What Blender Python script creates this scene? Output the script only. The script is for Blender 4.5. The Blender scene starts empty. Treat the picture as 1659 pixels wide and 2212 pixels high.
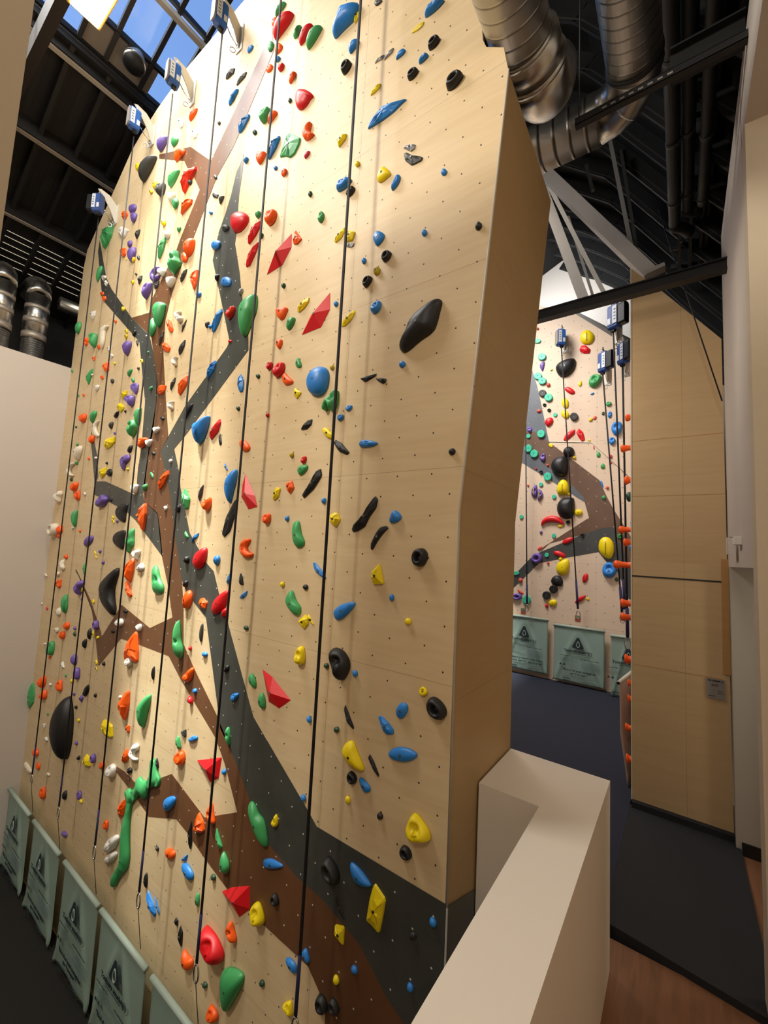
import bpy, bmesh, math, random
from mathutils import Vector, Matrix
from mathutils.geometry import delaunay_2d_cdt
random.seed(7)
SC = bpy.context.scene
COL = SC.collection
H = 4.6            # camera height above the main hall floor (metres); "rel" heights below are relative to it
YW = 2.15          # plane of the tall climbing wall
YF = 9.0           # plane of the far climbing wall
ZU = 2.17          # upper floor level

MAIN_HOLDS = """
blue|B|24|-3503,9638 -3520,9644 -3538,9645 -3555,9642 -3568,9634 -3575,9622 -3574,9610 -3567,9597 -3553,9588 -3536,9582 -3518,9581 -3501,9584 -3489,9592 -3482,9604 -3482,9616 -3490,9628|small blue rounded hold left of the red twin-ridged hold near the top
gray|F|28|-3919,9538 -3804,9528 -3785,9581 -3907,9614 -3953,9563|second small slim grey angular hold left of the red hooded bowl hold
gray|F|25|-3697,9325 -3578,9336 -3555,9379 -3673,9388 -3728,9332|nearest small slim grey angular hold left of the red hooded bowl hold
blue|B|37|-3808,9154 -3736,9195 -3681,9239 -3683,9277 -3798,9245 -3840,9173|small slim blue rounded hold left of the red hooded bowl hold
orange|B|38|-4633,9485 -4548,9497 -4500,9546 -4504,9580 -4638,9566 -4666,9501|slim orange rounded hold above right of the big charcoal fang near the top left edge
white|F|29|-4943,9632 -4865,9526 -4816,9522 -4795,9580 -4907,9709 -4969,9717|nearest white angular hold above right of the big charcoal fang near the top left edge
white|F|30|-4526,9189 -4464,9172 -4438,9223 -4522,9324 -4598,9346|nearest white angular hold left of the green leaf-shaped hold in the upper middle
gray|K|21|-4008,9089 -4017,9082 -4018,9068 -4010,9053 -3997,9043 -3983,9041 -3974,9049 -3973,9062 -3981,9077 -3994,9087|nearest tiny grey foothold left of the green leaf-shaped hold in the upper middle
blue|F|46|-3567,8697 -3513,8720 -3438,8785 -3436,8822 -3502,8818 -3580,8783 -3598,8712|slim blue angular hold above left of the green leaf-shaped hold in the upper middle
darkgreen|K|21|-3344,8584 -3351,8574 -3348,8558 -3336,8542 -3319,8532 -3304,8532 -3297,8542 -3300,8558 -3312,8574 -3329,8584|tiny dark green foothold above left of the green leaf-shaped hold in the upper middle
purple|B|69|-5398,9537 -5335,9472 -5239,9500 -5176,9570 -5189,9624 -5347,9658 -5413,9613|purple rounded hold above right of the big charcoal fang hold near the top left edge
green|B|41|-5005,9357 -4926,9359 -4880,9404 -4994,9504 -5042,9492 -5055,9419|green rounded hold above right of the big charcoal fang hold near the top left edge
orange|B|52|-4851,9089 -4697,9094 -4675,9146 -4826,9231 -4906,9240 -4915,9109|orange rounded hold above right of the big charcoal fang hold near the top left edge
gray|B|106|-5812,9322 -5727,9251 -5609,9307 -5462,9409 -5412,9488 -5621,9515 -5811,9457|big charcoal fang hold near the top left edge
yellow|B|31|-6022,9695 -6044,9693 -6059,9682 -6063,9662 -6055,9638 -6038,9612 -6013,9588 -5985,9572 -5958,9564 -5936,9566 -5922,9577 -5919,9596 -5926,9620 -5942,9646 -5967,9669 -5994,9686|yellow rounded hold left of the big charcoal fang hold near the top left edge
redorange|F|79|-4599,8546 -4503,8634 -4379,8727 -4381,8764 -4531,8773 -4598,8736 -4624,8562|slim red-orange angular hold right of the big charcoal fang hold near the top left edge
gray|K|30|-4503,8661 -4520,8652 -4526,8635 -4519,8616 -4502,8602 -4481,8599 -4465,8607 -4459,8624 -4466,8643 -4483,8657|nearest tiny grey foothold right of the big charcoal fang hold near the top left edge
gray|K|19|-4003,8455 -3999,8437 -3983,8414 -3963,8395 -3945,8388 -3937,8394 -3941,8412 -3956,8435 -3976,8454 -3994,8462|nearest tiny grey foothold above left of the big red bowl-shaped hold
green|B|59|-4986,8800 -4882,8817 -4794,8894 -4765,8946 -4984,8950 -5015,8905|slim green rounded hold right of the big charcoal fang hold near the top left edge
gray|J|91|-5262,8850 -5191,8785 -5109,8808 -5096,8944 -5226,8972 -5272,8950|grey jug below right of the big charcoal fang hold near the top left edge
yellow|B|35|-5392,9113 -5411,9109 -5427,9098 -5437,9079 -5440,9057 -5435,9035 -5423,9016 -5406,9004 -5387,8999 -5368,9003 -5352,9015 -5342,9033 -5339,9054 -5344,9076 -5355,9095 -5372,9108|small yellow rounded hold above right of the green kite-shaped hold at the top left edge
yellow|K|25|-5455,9010 -5476,9026 -5501,9036 -5521,9035 -5528,9023 -5520,9006 -5500,8989 -5475,8980 -5455,8981 -5448,8993|nearest tiny yellow foothold below the big charcoal fang hold near the top left edge
white|J|65|-4932,8640 -4885,8548 -4827,8619 -4828,8666 -4964,8728 -5026,8733|white jug below right of the big charcoal fang hold near the top left edge
green|B|40|-4817,8447 -4757,8444 -4715,8501 -4776,8584 -4836,8595 -4859,8538|green rounded hold below right of the big charcoal fang hold near the top left edge
orange|F|53|-4539,8304 -4415,8337 -4403,8385 -4571,8438 -4628,8400 -4631,8292|orange angular hold below right of the big charcoal fang hold near the top left edge
gray|F|19|-3981,8201 -3898,8147 -3874,8179 -3959,8260 -4007,8246|second small grey angular hold above left of the big red bowl-shaped hold
gray|F|30|-3824,8039 -3785,8073 -3765,8112 -3825,8124 -3849,8101|nearest small grey angular hold above left of the big red bowl-shaped hold
blue|K|18|-4027,8040 -4013,8024 -3992,8011 -3971,8006 -3959,8010 -3961,8022 -3974,8038 -3996,8051 -4016,8056 -4028,8052|tiny blue foothold left of the big red bowl-shaped hold
orange|F|36|-6312,9016 -6221,8953 -6145,9006 -6215,9085 -6325,9135 -6353,9078|orange angular hold above right of the green kite-shaped hold at the top left edge
purple|B|45|-6075,8984 -5972,8933 -5887,8975 -5924,9055 -6065,9095 -6122,9058|nearest purple rounded hold below the big charcoal fang hold near the top left edge
purple|B|47|-5989,8840 -5930,8766 -5859,8805 -5844,8873 -5938,8940 -6003,8910|nearest purple rounded hold above right of the green kite-shaped hold at the top left edge
green|F|94|-6890,8848 -6849,8772 -6751,8807 -6638,8908 -6613,9058 -6834,9063 -6901,8991|green kite-shaped hold at the top left edge on the tall wall
white|F|44|-6364,8788 -6214,8674 -6151,8683 -6066,8739 -6314,8901 -6425,8893|large white angular hold right of the green kite-shaped hold at the top left edge
yellow|K|37|-5071,8420 -5081,8401 -5075,8373 -5054,8348 -5027,8335 -5003,8338 -4993,8357 -5000,8384 -5020,8409 -5047,8423|small yellow foothold above the open purple hook hold
white|J|53|-4958,8175 -4910,8106 -4851,8129 -4853,8195 -4961,8242 -5023,8241|nearest white jug above the open purple hook hold
green|K|27|-4640,8151 -4658,8143 -4669,8126 -4669,8108 -4658,8096 -4640,8093 -4622,8101 -4611,8117 -4611,8135 -4622,8148|tiny green foothold above right of the open purple hook hold
gray|F|36|-5778,8479 -5714,8522 -5696,8587 -5759,8586 -5802,8547|small slim grey angular hold right of the green kite-shaped hold at the top left edge
red|B|71|-3544,7629 -3497,7582 -3397,7562 -3313,7599 -3293,7659 -3358,7736 -3481,7792 -3561,7783 -3571,7740|big red bowl-shaped hold on the tall wall
gray|K|37|-3627,7719 -3659,7742 -3697,7756 -3729,7754 -3741,7737 -3729,7712 -3697,7688 -3658,7675 -3627,7677 -3616,7694|small grey foothold below left of the big red bowl-shaped hold
blue|B|36|-3872,7558 -3772,7529 -3731,7580 -3776,7628 -3890,7668 -3925,7623|blue rounded hold below left of the big red bowl-shaped hold
green|B|40|-3137,9655 -3095,9674 -3014,9684 -2992,9719 -3069,9744 -3121,9738 -3141,9686|small slim green rounded hold above the big red flanged at the top of the wall
orange|B|29|-3160,9580 -3118,9584 -3106,9637 -3148,9670 -3184,9670 -3191,9614|small orange rounded hold left of the big red flanged at the top of the wall
red|B|79|-3099,9377 -3009,9397 -2912,9426 -2870,9469 -2867,9500 -2975,9545 -3054,9534 -3114,9490 -3134,9425|big red flanged hold at the top of the wall
green|B|38|-2803,9185 -2753,9230 -2740,9272 -2783,9284 -2832,9257 -2846,9212|small slim green rounded hold left of the red twin-ridged hold near the top
red|B|48|-2714,9051 -2639,9095 -2591,9144 -2595,9174 -2654,9188 -2729,9144 -2755,9076|red twin-ridged hold near the top on the tall wall
green|B|59|-2617,8930 -2546,8959 -2474,9013 -2462,9043 -2499,9065 -2566,9070 -2626,9021 -2644,8957|slim green rounded hold right of the red twin-ridged hold near the top
blue|B|87|-2293,8788 -2228,8801 -2150,8804 -2075,8807 -2027,8860 -2025,8889 -2126,8943 -2186,8981 -2234,8977 -2265,8917 -2281,8860 -2320,8833|big blue horn hold at the top edge on the tall wall
yellow|F|26|-2082,8773 -2028,8800 -2024,8845 -2084,8836 -2094,8802|small slim yellow angular hold right of the big blue horn hold at the top edge
gray|B|16|-1900,8820 -1877,8760 -1833,8748 -1805,8758 -1848,8795|tiny grey rounded hold above right of the big blue horn hold at the top edge
blue|B|39|-2114,8514 -2075,8531 -2027,8540 -2020,8579 -2056,8601 -2108,8607 -2133,8579|nearest small blue rounded hold below the big blue horn hold at the top edge
black|D|44|-2161,8365 -2107,8385 -2088,8426 -2108,8455 -2144,8463 -2176,8439 -2188,8399|nearest small black ring hold below the big blue horn hold at the top edge
blue|J|48|-1358,8281 -1300,8288 -1254,8308 -1315,8346 -1350,8341 -1405,8320 -1420,8292|small slim blue jug above the big black ring hold near the duct
yellow|F|13|-1474,8243 -1430,8248 -1418,8272 -1505,8280 -1527,8260|tiny slim yellow angular hold above left of the big black ring hold near the duct
black|D|36|-1369,8002 -1329,7996 -1294,8015 -1283,8042 -1307,8059 -1347,8060 -1372,8031|small black ring hold above left of the big black ring hold near the duct
silver|F|12|-1829,8251 -1773,8240 -1759,8264 -1836,8273 -1854,8253|nearest tiny slim silvery angular hold above the long pointed blue blade hold
silver|F|17|-1726,8222 -1686,8227 -1674,8258 -1738,8255 -1767,8216|nearest tiny slim silvery angular hold left of the big black ring hold near the duct
blue|B|21|-1630,8136 -1585,8133 -1565,8154 -1583,8182 -1635,8177 -1653,8136|small slim blue rounded hold above left of the big black ring hold near the duct
blue|J|32|-1424,7951 -1377,7962 -1371,7981 -1395,7999 -1431,7984 -1450,7957|tiny slim blue jug above left of the big black ring hold near the duct
black|D|34|-1526,7884 -1491,7873 -1453,7894 -1445,7919 -1479,7938 -1522,7931 -1533,7902|nearest small black ring hold left of the big black ring hold near the duct
black|D|48|-1202,7589 -1155,7579 -1106,7609 -1096,7639 -1128,7665 -1170,7670 -1209,7648 -1217,7607|big black ring hold near the duct on the tall wall
green|B|30|-3188,9326 -3140,9332 -3135,9388 -3176,9436 -3215,9421 -3220,9364|small green rounded hold left of the red twin-ridged hold near the top
orange|B|31|-3071,9218 -3010,9218 -2995,9261 -3050,9322 -3096,9323 -3109,9255|nearest small orange rounded hold below the big red flanged at the top of the wall
blue|K|27|-3041,9167 -3059,9167 -3072,9159 -3075,9145 -3067,9131 -3050,9123 -3032,9123 -3020,9131 -3017,9145 -3025,9159|nearest tiny blue foothold below the big red flanged hold at the top of the wall
orange|B|26|-3185,9102 -3132,9101 -3122,9141 -3164,9181 -3214,9187 -3225,9140|nearest small orange rounded hold above left of the red hooded bowl hold
red|J|41|-3016,8991 -2971,8977 -2949,9007 -2954,9042 -2999,9057 -3031,9031|small red jug above left of the red hooded bowl hold
orange|B|32|-2838,8749 -2801,8764 -2771,8790 -2772,8827 -2813,8850 -2842,8825 -2856,8764|small slim orange rounded hold above left of the red hooded bowl hold
red|B|55|-2730,8464 -2706,8410 -2650,8366 -2586,8373 -2551,8408 -2503,8406 -2552,8476 -2625,8545 -2690,8586 -2728,8583 -2733,8551|red hooded bowl hold on the tall wall
darkgreen|K|21|-2836,8598 -2844,8590 -2845,8575 -2838,8560 -2825,8549 -2813,8548 -2804,8556 -2803,8570 -2810,8586 -2823,8596|tiny dark green foothold left of the red hooded bowl hold
green|J|78|-3211,8572 -3154,8561 -3098,8586 -3087,8662 -3158,8713 -3219,8690 -3240,8636|green jug above left of the green leaf-shaped hold in the upper middle
orange|B|41|-3105,8509 -3046,8525 -2997,8545 -2995,8578 -3046,8608 -3100,8590 -3118,8521|small orange rounded hold above left of the green leaf-shaped hold in the upper middle
yellow|F|18|-1828,7997 -1786,8009 -1778,8038 -1819,8043 -1861,8031 -1876,7999|nearest small slim yellow angular hold above the long pointed blue blade hold
blue|F|37|-1842,7717 -1732,7711 -1639,7718 -1574,7739 -1530,7748 -1705,7812 -1787,7810 -1857,7777 -1882,7725|long pointed blue blade hold on the tall wall
orange|B|45|-2569,8022 -2500,8010 -2462,8031 -2491,8051 -2524,8093 -2515,8128 -2506,8170 -2558,8162 -2599,8122 -2603,8078|orange rounded hold above right of the green leaf-shaped hold in the upper middle
green|F|35|-2900,8059 -2829,8031 -2758,7977 -2701,7981 -2648,8045 -2637,8096 -2770,8222 -2820,8245 -2839,8218 -2875,8142 -2907,8070|green leaf-shaped hold in the upper middle on the tall wall
yellow|F|31|-2170,7739 -2102,7772 -2092,7816 -2173,7813 -2190,7791|nearest small slim yellow angular hold below left of the long pointed blue blade hold
pink|B|22|-2564,7859 -2527,7864 -2504,7892 -2516,7909 -2558,7907 -2573,7875|tiny pink rounded hold below right of the green leaf-shaped hold in the upper middle
blue|F|46|-3046,8124 -2967,8188 -2924,8258 -2929,8289 -2984,8281 -3048,8238 -3076,8134|slim blue angular hold left of the green leaf-shaped hold in the upper middle
orange|B|43|-3235,8188 -3204,8148 -3173,8153 -3122,8189 -3115,8238 -3173,8256 -3214,8287 -3246,8297 -3252,8232|nearest orange rounded hold left of the green leaf-shaped hold in the upper middle
blue|K|31|-3427,8344 -3443,8336 -3452,8321 -3450,8303 -3437,8290 -3420,8287 -3404,8295 -3395,8310 -3397,8328 -3409,8341|tiny blue foothold left of the green leaf-shaped hold in the upper middle
blue|K|20|-2967,8005 -2976,7998 -2977,7985 -2969,7972 -2955,7963 -2941,7961 -2932,7968 -2931,7980 -2939,7994 -2953,8003|nearest tiny blue foothold below left of the green leaf-shaped hold in the upper middle
orange|B|25|-2845,7836 -2802,7836 -2788,7871 -2807,7903 -2854,7913 -2865,7876|nearest small orange rounded hold below the green leaf-shaped hold in the upper middle
darkgreen|K|25|-3347,8587 -3355,8575 -3351,8556 -3337,8537 -3318,8526 -3301,8526 -3293,8537 -3296,8556 -3310,8575 -3329,8587|tiny dark green foothold left of the green leaf-shaped hold in the upper middle
yellow|K|22|-1974,7508 -1983,7500 -1984,7486 -1976,7471 -1962,7461 -1949,7460 -1940,7468 -1939,7483 -1946,7497 -1960,7507|nearest tiny yellow foothold below left of the long pointed blue blade hold
silver|F|16|-1513,7350 -1476,7315 -1445,7321 -1442,7350 -1520,7387 -1549,7385|small silvery angular hold below right of the long pointed blue blade hold
gray|F|23|-1525,7276 -1468,7207 -1443,7202 -1389,7197 -1375,7217 -1469,7283 -1514,7329 -1538,7333|small grey angular hold below right of the long pointed blue blade hold
yellow|B|35|-1729,7207 -1664,7219 -1629,7233 -1688,7313 -1720,7325 -1754,7295 -1761,7243|nearest small yellow rounded hold below the long pointed blue blade hold
blue|J|33|-1615,7095 -1584,7107 -1553,7151 -1560,7187 -1578,7191 -1618,7144 -1627,7104|small slim blue jug below the long pointed blue blade hold
blue|K|20|-1224,7045 -1232,7036 -1233,7022 -1226,7008 -1214,6999 -1201,6998 -1193,7007 -1192,7020 -1199,7034 -1212,7044|tiny blue foothold below right of the long pointed blue blade hold
blue|J|51|-2134,7343 -2077,7338 -2012,7365 -2007,7386 -2057,7422 -2107,7428 -2147,7409 -2159,7361|nearest small blue jug below right of the green leaf-shaped hold in the upper middle
black|D|33|-2036,7250 -1998,7253 -1972,7277 -1973,7304 -1999,7312 -2037,7291 -2049,7262|nearest small black ring hold below right of the green leaf-shaped hold in the upper middle
darkgreen|K|21|-2475,7512 -2484,7502 -2485,7486 -2478,7471 -2466,7462 -2454,7462 -2446,7473 -2445,7488 -2451,7504 -2463,7513|tiny dark green foothold below right of the green leaf-shaped hold in the upper middle
green|J|35|-2337,7178 -2308,7163 -2284,7191 -2285,7227 -2307,7265 -2333,7249 -2347,7205|small green jug above right of the upper red diamond volume
green|K|35|-3162,7653 -3179,7642 -3186,7623 -3179,7603 -3163,7589 -3142,7587 -3125,7597 -3119,7616 -3125,7637 -3142,7651|small green foothold right of the big red bowl-shaped hold
orange|J|74|-3004,7448 -2952,7422 -2898,7443 -2880,7504 -2900,7550 -2961,7574 -3011,7566 -3023,7508|orange jug right of the big red bowl-shaped hold
red|F|41|-3254,7372 -3175,7417 -3110,7482 -3103,7545 -3188,7527 -3259,7455 -3277,7382|nearest slim red angular hold below right of the big red bowl-shaped hold
orange|F|28|-2579,7091 -2528,7116 -2545,7142 -2615,7235 -2626,7192 -2629,7112|small orange angular hold above right of the upper red diamond volume
yellow|F|24|-2135,6923 -2084,6936 -2051,6978 -2052,7013 -2140,6971 -2149,6933|small slim yellow angular hold right of the upper red diamond volume
yellow|F|31|-1963,6867 -1941,6928 -1995,6960 -2024,6938 -2033,6883|small yellow angular hold right of the upper red diamond volume
silver|F|12|-2014,6838 -1969,6815 -1940,6841 -2023,6874 -2053,6877|tiny slim silvery angular hold right of the upper red diamond volume
blue|B|31|-1752,6761 -1727,6721 -1694,6736 -1665,6764 -1668,6798 -1719,6840 -1752,6838 -1768,6805|nearest small blue rounded hold above left of the big black slug-shaped hold
blue|K|21|-1350,6682 -1358,6673 -1358,6658 -1351,6645 -1339,6636 -1327,6637 -1319,6646 -1319,6660 -1326,6674 -1337,6682|nearest tiny blue foothold above the big black slug-shaped hold
black|K|23|-969,6563 -979,6556 -983,6541 -978,6526 -967,6516 -954,6514 -943,6522 -940,6536 -944,6551 -955,6562|tiny black foothold above right of the big black slug-shaped hold
red|F|38|-3223,7143 -3134,7260 -3111,7337 -3148,7327 -3247,7248 -3280,7150|slim red angular hold left of the upper red diamond volume
red|F|61|-2756,6978 -2658,7100 -2665,7227 -2851,7139 -2963,6964|upper red diamond volume on the tall wall
darkgreen|K|25|-3091,7406 -3100,7395 -3101,7378 -3094,7363 -3081,7354 -3067,7355 -3058,7367 -3056,7383 -3064,7399 -3077,7408|tiny dark green foothold above left of the upper red diamond volume
blue|K|20|-1850,6682 -1858,6672 -1859,6658 -1852,6644 -1841,6636 -1830,6638 -1822,6648 -1821,6662 -1828,6676 -1839,6684|nearest tiny blue foothold above left of the big black slug-shaped hold
black|D|35|-1654,6573 -1617,6576 -1596,6606 -1597,6632 -1631,6650 -1662,6640 -1674,6602|second small black ring hold above left of the big black slug-shaped hold
olive|K|29|-1730,6564 -1741,6551 -1742,6532 -1733,6514 -1717,6504 -1700,6505 -1689,6518 -1688,6537 -1697,6556 -1713,6566|tiny mustard yellow foothold above left of the big black slug-shaped hold
black|D|37|-1815,6442 -1784,6446 -1755,6476 -1752,6507 -1785,6519 -1821,6501 -1828,6466|nearest small black ring hold above right of the lower red diamond volume
darkgreen|K|23|-2727,6795 -2736,6786 -2737,6772 -2729,6758 -2716,6751 -2703,6753 -2694,6762 -2693,6776 -2701,6790 -2714,6797|nearest tiny dark green foothold below the upper red diamond volume
silver|K|31|-3321,6951 -3336,6938 -3344,6919 -3344,6900 -3335,6889 -3320,6891 -3305,6904 -3296,6923 -3297,6941 -3306,6952|tiny silvery foothold above the big green drop-shaped hold in the middle
green|B|92|-3266,6602 -3236,6476 -3208,6446 -3170,6457 -3133,6520 -3096,6595 -3059,6656 -3055,6739 -3076,6831 -3198,6816 -3266,6760 -3276,6705|big green drop-shaped hold in the middle on the tall wall
orange|B|40|-2773,6541 -2754,6497 -2710,6466 -2675,6471 -2650,6511 -2630,6556 -2739,6589 -2789,6586|orange rounded hold right of the big green drop-shaped hold in the middle
yellow|F|27|-2493,6469 -2437,6487 -2390,6532 -2385,6562 -2454,6561 -2510,6530 -2518,6481|small slim yellow angular hold above left of the lower red diamond volume
green|B|37|-2617,6350 -2578,6356 -2542,6399 -2536,6438 -2582,6457 -2614,6438 -2629,6377|nearest small green rounded hold left of the lower red diamond volume
red|F|55|-2238,6272 -2154,6390 -2164,6529 -2359,6408 -2449,6267|lower red diamond volume on the tall wall
blue|K|21|-2100,6432 -2108,6422 -2109,6409 -2102,6397 -2091,6391 -2079,6393 -2071,6402 -2070,6415 -2077,6427 -2088,6433|nearest tiny blue foothold above right of the lower red diamond volume
yellow|F|22|-1985,6208 -1924,6245 -1893,6289 -1903,6308 -1971,6284 -2013,6254 -2020,6212|small slim yellow angular hold right of the lower red diamond volume
blue|J|49|-1737,6232 -1709,6216 -1673,6230 -1659,6263 -1663,6295 -1697,6307 -1733,6293 -1743,6249|nearest small blue jug left of the big black slug-shaped hold
black|B|83|-1457,5874 -1419,5875 -1331,5927 -1238,5956 -1214,6008 -1198,6079 -1184,6132 -1195,6159 -1230,6165 -1303,6137 -1379,6101 -1425,6042 -1437,5995 -1482,5935 -1485,5905|big black slug-shaped hold on the tall wall
orange|B|29|-2742,6241 -2707,6209 -2679,6236 -2675,6294 -2742,6301 -2754,6290|nearest small orange rounded hold below right of the big green drop-shaped hold in the middle
red|J|36|-2843,6065 -2814,6052 -2778,6076 -2781,6116 -2829,6132 -2854,6100|small red jug left of the big round blue boulder hold
red|J|63|-2722,5967 -2675,5968 -2629,5994 -2618,6049 -2635,6083 -2696,6086 -2739,6053 -2744,6002|red jug left of the big round blue boulder hold
orange|B|28|-2599,5877 -2530,5872 -2494,5891 -2559,5941 -2620,5997 -2639,5974 -2642,5929|small orange rounded hold left of the big round blue boulder hold
green|B|21|-2482,6005 -2436,5991 -2415,6003 -2455,6074 -2480,6089 -2495,6043|nearest small green rounded hold above left of the big round blue boulder hold
blue|B|80|-2312,5778 -2275,5738 -2203,5715 -2147,5728 -2113,5787 -2110,5879 -2149,5931 -2212,5949 -2277,5935 -2321,5888 -2328,5828|big round blue boulder hold on the tall wall
olive|K|21|-2098,5934 -2105,5925 -2106,5913 -2099,5901 -2088,5896 -2077,5899 -2069,5908 -2069,5920 -2075,5932 -2086,5937|nearest tiny mustard yellow foothold above right of the big round blue boulder hold
yellow|F|21|-2447,5737 -2413,5767 -2402,5784 -2486,5841 -2489,5778|small yellow angular hold below left of the big round blue boulder hold
green|J|77|-2124,5584 -2099,5594 -2091,5627 -2076,5614 -2069,5575 -2027,5578 -2003,5626 -2004,5692 -2008,5734 -2070,5698 -2121,5651 -2138,5602|green jug below right of the big round blue boulder hold
blue|J|22|-1916,5556 -1891,5555 -1868,5573 -1872,5597 -1910,5597 -1932,5580|nearest tiny blue jug below right of the big round blue boulder hold
blue|J|28|-1997,5504 -1978,5493 -1946,5505 -1940,5532 -1978,5547 -2003,5527|nearest tiny blue jug above left of the blue almond jug on the middle right
black|F|14|-1764,5739 -1674,5766 -1669,5783 -1773,5781 -1815,5776|small slim black angular hold right of the big round blue boulder hold
black|F|13|-1649,5723 -1608,5696 -1588,5705 -1584,5729 -1643,5747 -1678,5750|tiny black angular hold above the blue almond jug on the middle right
blue|K|23|-1440,5808 -1453,5818 -1468,5820 -1481,5814 -1486,5802 -1481,5788 -1469,5779 -1454,5777 -1441,5783 -1436,5795|nearest tiny blue foothold below left of the big black slug-shaped hold
darkgreen|K|21|-2988,6046 -2989,6033 -2980,6020 -2965,6012 -2950,6012 -2940,6020 -2940,6032 -2949,6045 -2963,6053 -2979,6053|nearest tiny dark green foothold left of the big round blue boulder hold
blue|F|31|-3237,5978 -3207,5931 -3171,5933 -3160,5966 -3167,6038 -3221,6108 -3239,6086 -3256,6023|slim blue angular hold above right of the big blue shield hold beside the trunk fork
darkgreen|K|22|-3229,5801 -3235,5790 -3232,5777 -3222,5767 -3207,5763 -3195,5768 -3190,5779 -3193,5792 -3203,5802 -3217,5806|nearest tiny dark green foothold above right of the big blue shield beside the trunk fork
red|K|21|-2802,5675 -2809,5665 -2809,5653 -2802,5643 -2791,5639 -2780,5642 -2774,5651 -2774,5663 -2780,5673 -2791,5678|nearest tiny red foothold below left of the big round blue boulder hold
black|F|20|-2313,5478 -2266,5509 -2260,5550 -2301,5549 -2354,5519 -2380,5481|nearest small slim black angular hold below the big round blue boulder hold
yellow|B|19|-2101,5392 -2049,5366 -2024,5396 -2052,5421 -2113,5469 -2143,5466 -2152,5444|small yellow rounded hold left of the blue almond jug on the middle right
black|F|19|-2000,5305 -1962,5268 -1891,5240 -1868,5255 -1952,5335 -2011,5363 -2024,5342|nearest small slim black angular hold left of the blue almond jug on the middle right
blue|J|27|-1772,5283 -1708,5273 -1640,5280 -1617,5299 -1723,5330 -1774,5329 -1791,5304|blue almond jug on the middle right on the tall wall
black|K|23|-1063,5196 -1073,5204 -1086,5205 -1097,5198 -1102,5185 -1098,5173 -1087,5165 -1074,5165 -1063,5172 -1059,5184|tiny black foothold right of the blue almond jug on the middle right
orange|B|31|-3108,5398 -3067,5374 -2999,5376 -2993,5416 -3066,5477 -3127,5490 -3155,5464|nearest orange rounded hold above the tall blue tongue hold
olive|K|23|-2469,5309 -2476,5298 -2476,5285 -2469,5273 -2457,5269 -2446,5273 -2440,5284 -2440,5297 -2447,5308 -2458,5313|nearest tiny mustard yellow foothold above right of the tall red pyramid volume
red|J|31|-2337,5214 -2311,5212 -2292,5241 -2299,5273 -2338,5260 -2348,5230|tiny red jug left of the blue almond jug on the middle right
green|B|27|-2356,5120 -2311,5134 -2274,5168 -2271,5197 -2323,5206 -2375,5191 -2386,5161|small green rounded hold above right of the tall red pyramid volume
black|F|27|-2293,4944 -2199,5010 -2151,5066 -2121,5110 -2136,5163 -2179,5148 -2275,5012 -2315,4966|slim black angular hold above the upper green bean-shaped hold
orange|F|30|-2483,5015 -2445,4984 -2405,5031 -2434,5089 -2487,5076 -2504,5058|small orange angular hold right of the tall red pyramid volume
red|F|40|-3064,5086 -3066,4984 -2953,4873 -2838,4893 -2881,4987 -3035,5183|tall red pyramid volume on the tall wall
yellow|F|29|-2624,4940 -2580,4965 -2562,5033 -2608,5046 -2636,5015 -2643,4946|nearest small yellow angular hold right of the tall red pyramid volume
orange|J|49|-2719,4748 -2668,4754 -2652,4791 -2660,4838 -2725,4830 -2746,4808|small orange jug below right of the tall red pyramid volume
blue|K|23|-2472,4811 -2478,4800 -2477,4787 -2469,4776 -2457,4772 -2446,4777 -2439,4788 -2440,4801 -2448,4811 -2460,4815|nearest tiny blue foothold above left of the upper green bean-shaped hold
blue|K|25|-2090,4941 -2098,4931 -2101,4917 -2095,4905 -2085,4899 -2074,4902 -2066,4912 -2064,4926 -2068,4938 -2079,4944|nearest tiny blue foothold above right of the upper green bean-shaped hold
green|B|41|-2371,4637 -2345,4586 -2300,4571 -2253,4596 -2251,4630 -2296,4686 -2317,4773 -2354,4781 -2382,4761 -2384,4696|upper green bean-shaped hold on the tall wall
yellow|F|32|-2010,4768 -1952,4733 -1913,4786 -1939,4832 -1971,4838 -2016,4818|nearest small yellow angular hold left of the long black bone-shaped hold
black|F|28|-1795,4701 -1757,4707 -1696,4739 -1663,4801 -1612,4863 -1600,4919 -1625,4943 -1669,4894 -1726,4812 -1798,4748 -1809,4716|long black bone-shaped hold on the tall wall
black|F|20|-1622,4589 -1584,4650 -1551,4691 -1505,4734 -1525,4748 -1571,4739 -1604,4700 -1642,4628 -1640,4593|small slim black angular hold below right of the long black bone-shaped hold
blue|B|30|-1492,4763 -1450,4766 -1414,4787 -1410,4811 -1442,4840 -1474,4850 -1494,4810 -1502,4785|small blue rounded hold right of the long black bone-shaped hold
black|D|50|-1303,4518 -1269,4502 -1232,4514 -1210,4556 -1218,4601 -1256,4621 -1298,4607 -1314,4564|black ring hold near the right edge on the tall wall
orange|J|43|-2982,4490 -2915,4460 -2846,4479 -2829,4509 -2868,4515 -2914,4532 -2919,4577 -2882,4610 -2890,4629 -2961,4625 -3003,4587 -3012,4541|orange crescent hold on the tall wall
blue|F|17|-2128,4417 -2083,4393 -2030,4367 -2013,4374 -2034,4407 -2072,4437 -2134,4480 -2156,4476|small slim blue angular hold above right of the lower green bean-shaped hold
yellow|F|42|-1610,4400 -1597,4370 -1519,4381 -1546,4474 -1559,4509 -1614,4454 -1621,4429|small yellow angular hold left of the black ring hold near the right edge
black|F|20|-2982,4245 -2933,4243 -2956,4312 -2986,4342 -2999,4282|nearest small slim black angular hold below the orange crescent hold
blue|F|13|-2931,4133 -2888,4165 -2874,4208 -2955,4165 -2977,4137|nearest small slim blue angular hold right of the lower red dish on the black trunk
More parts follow.
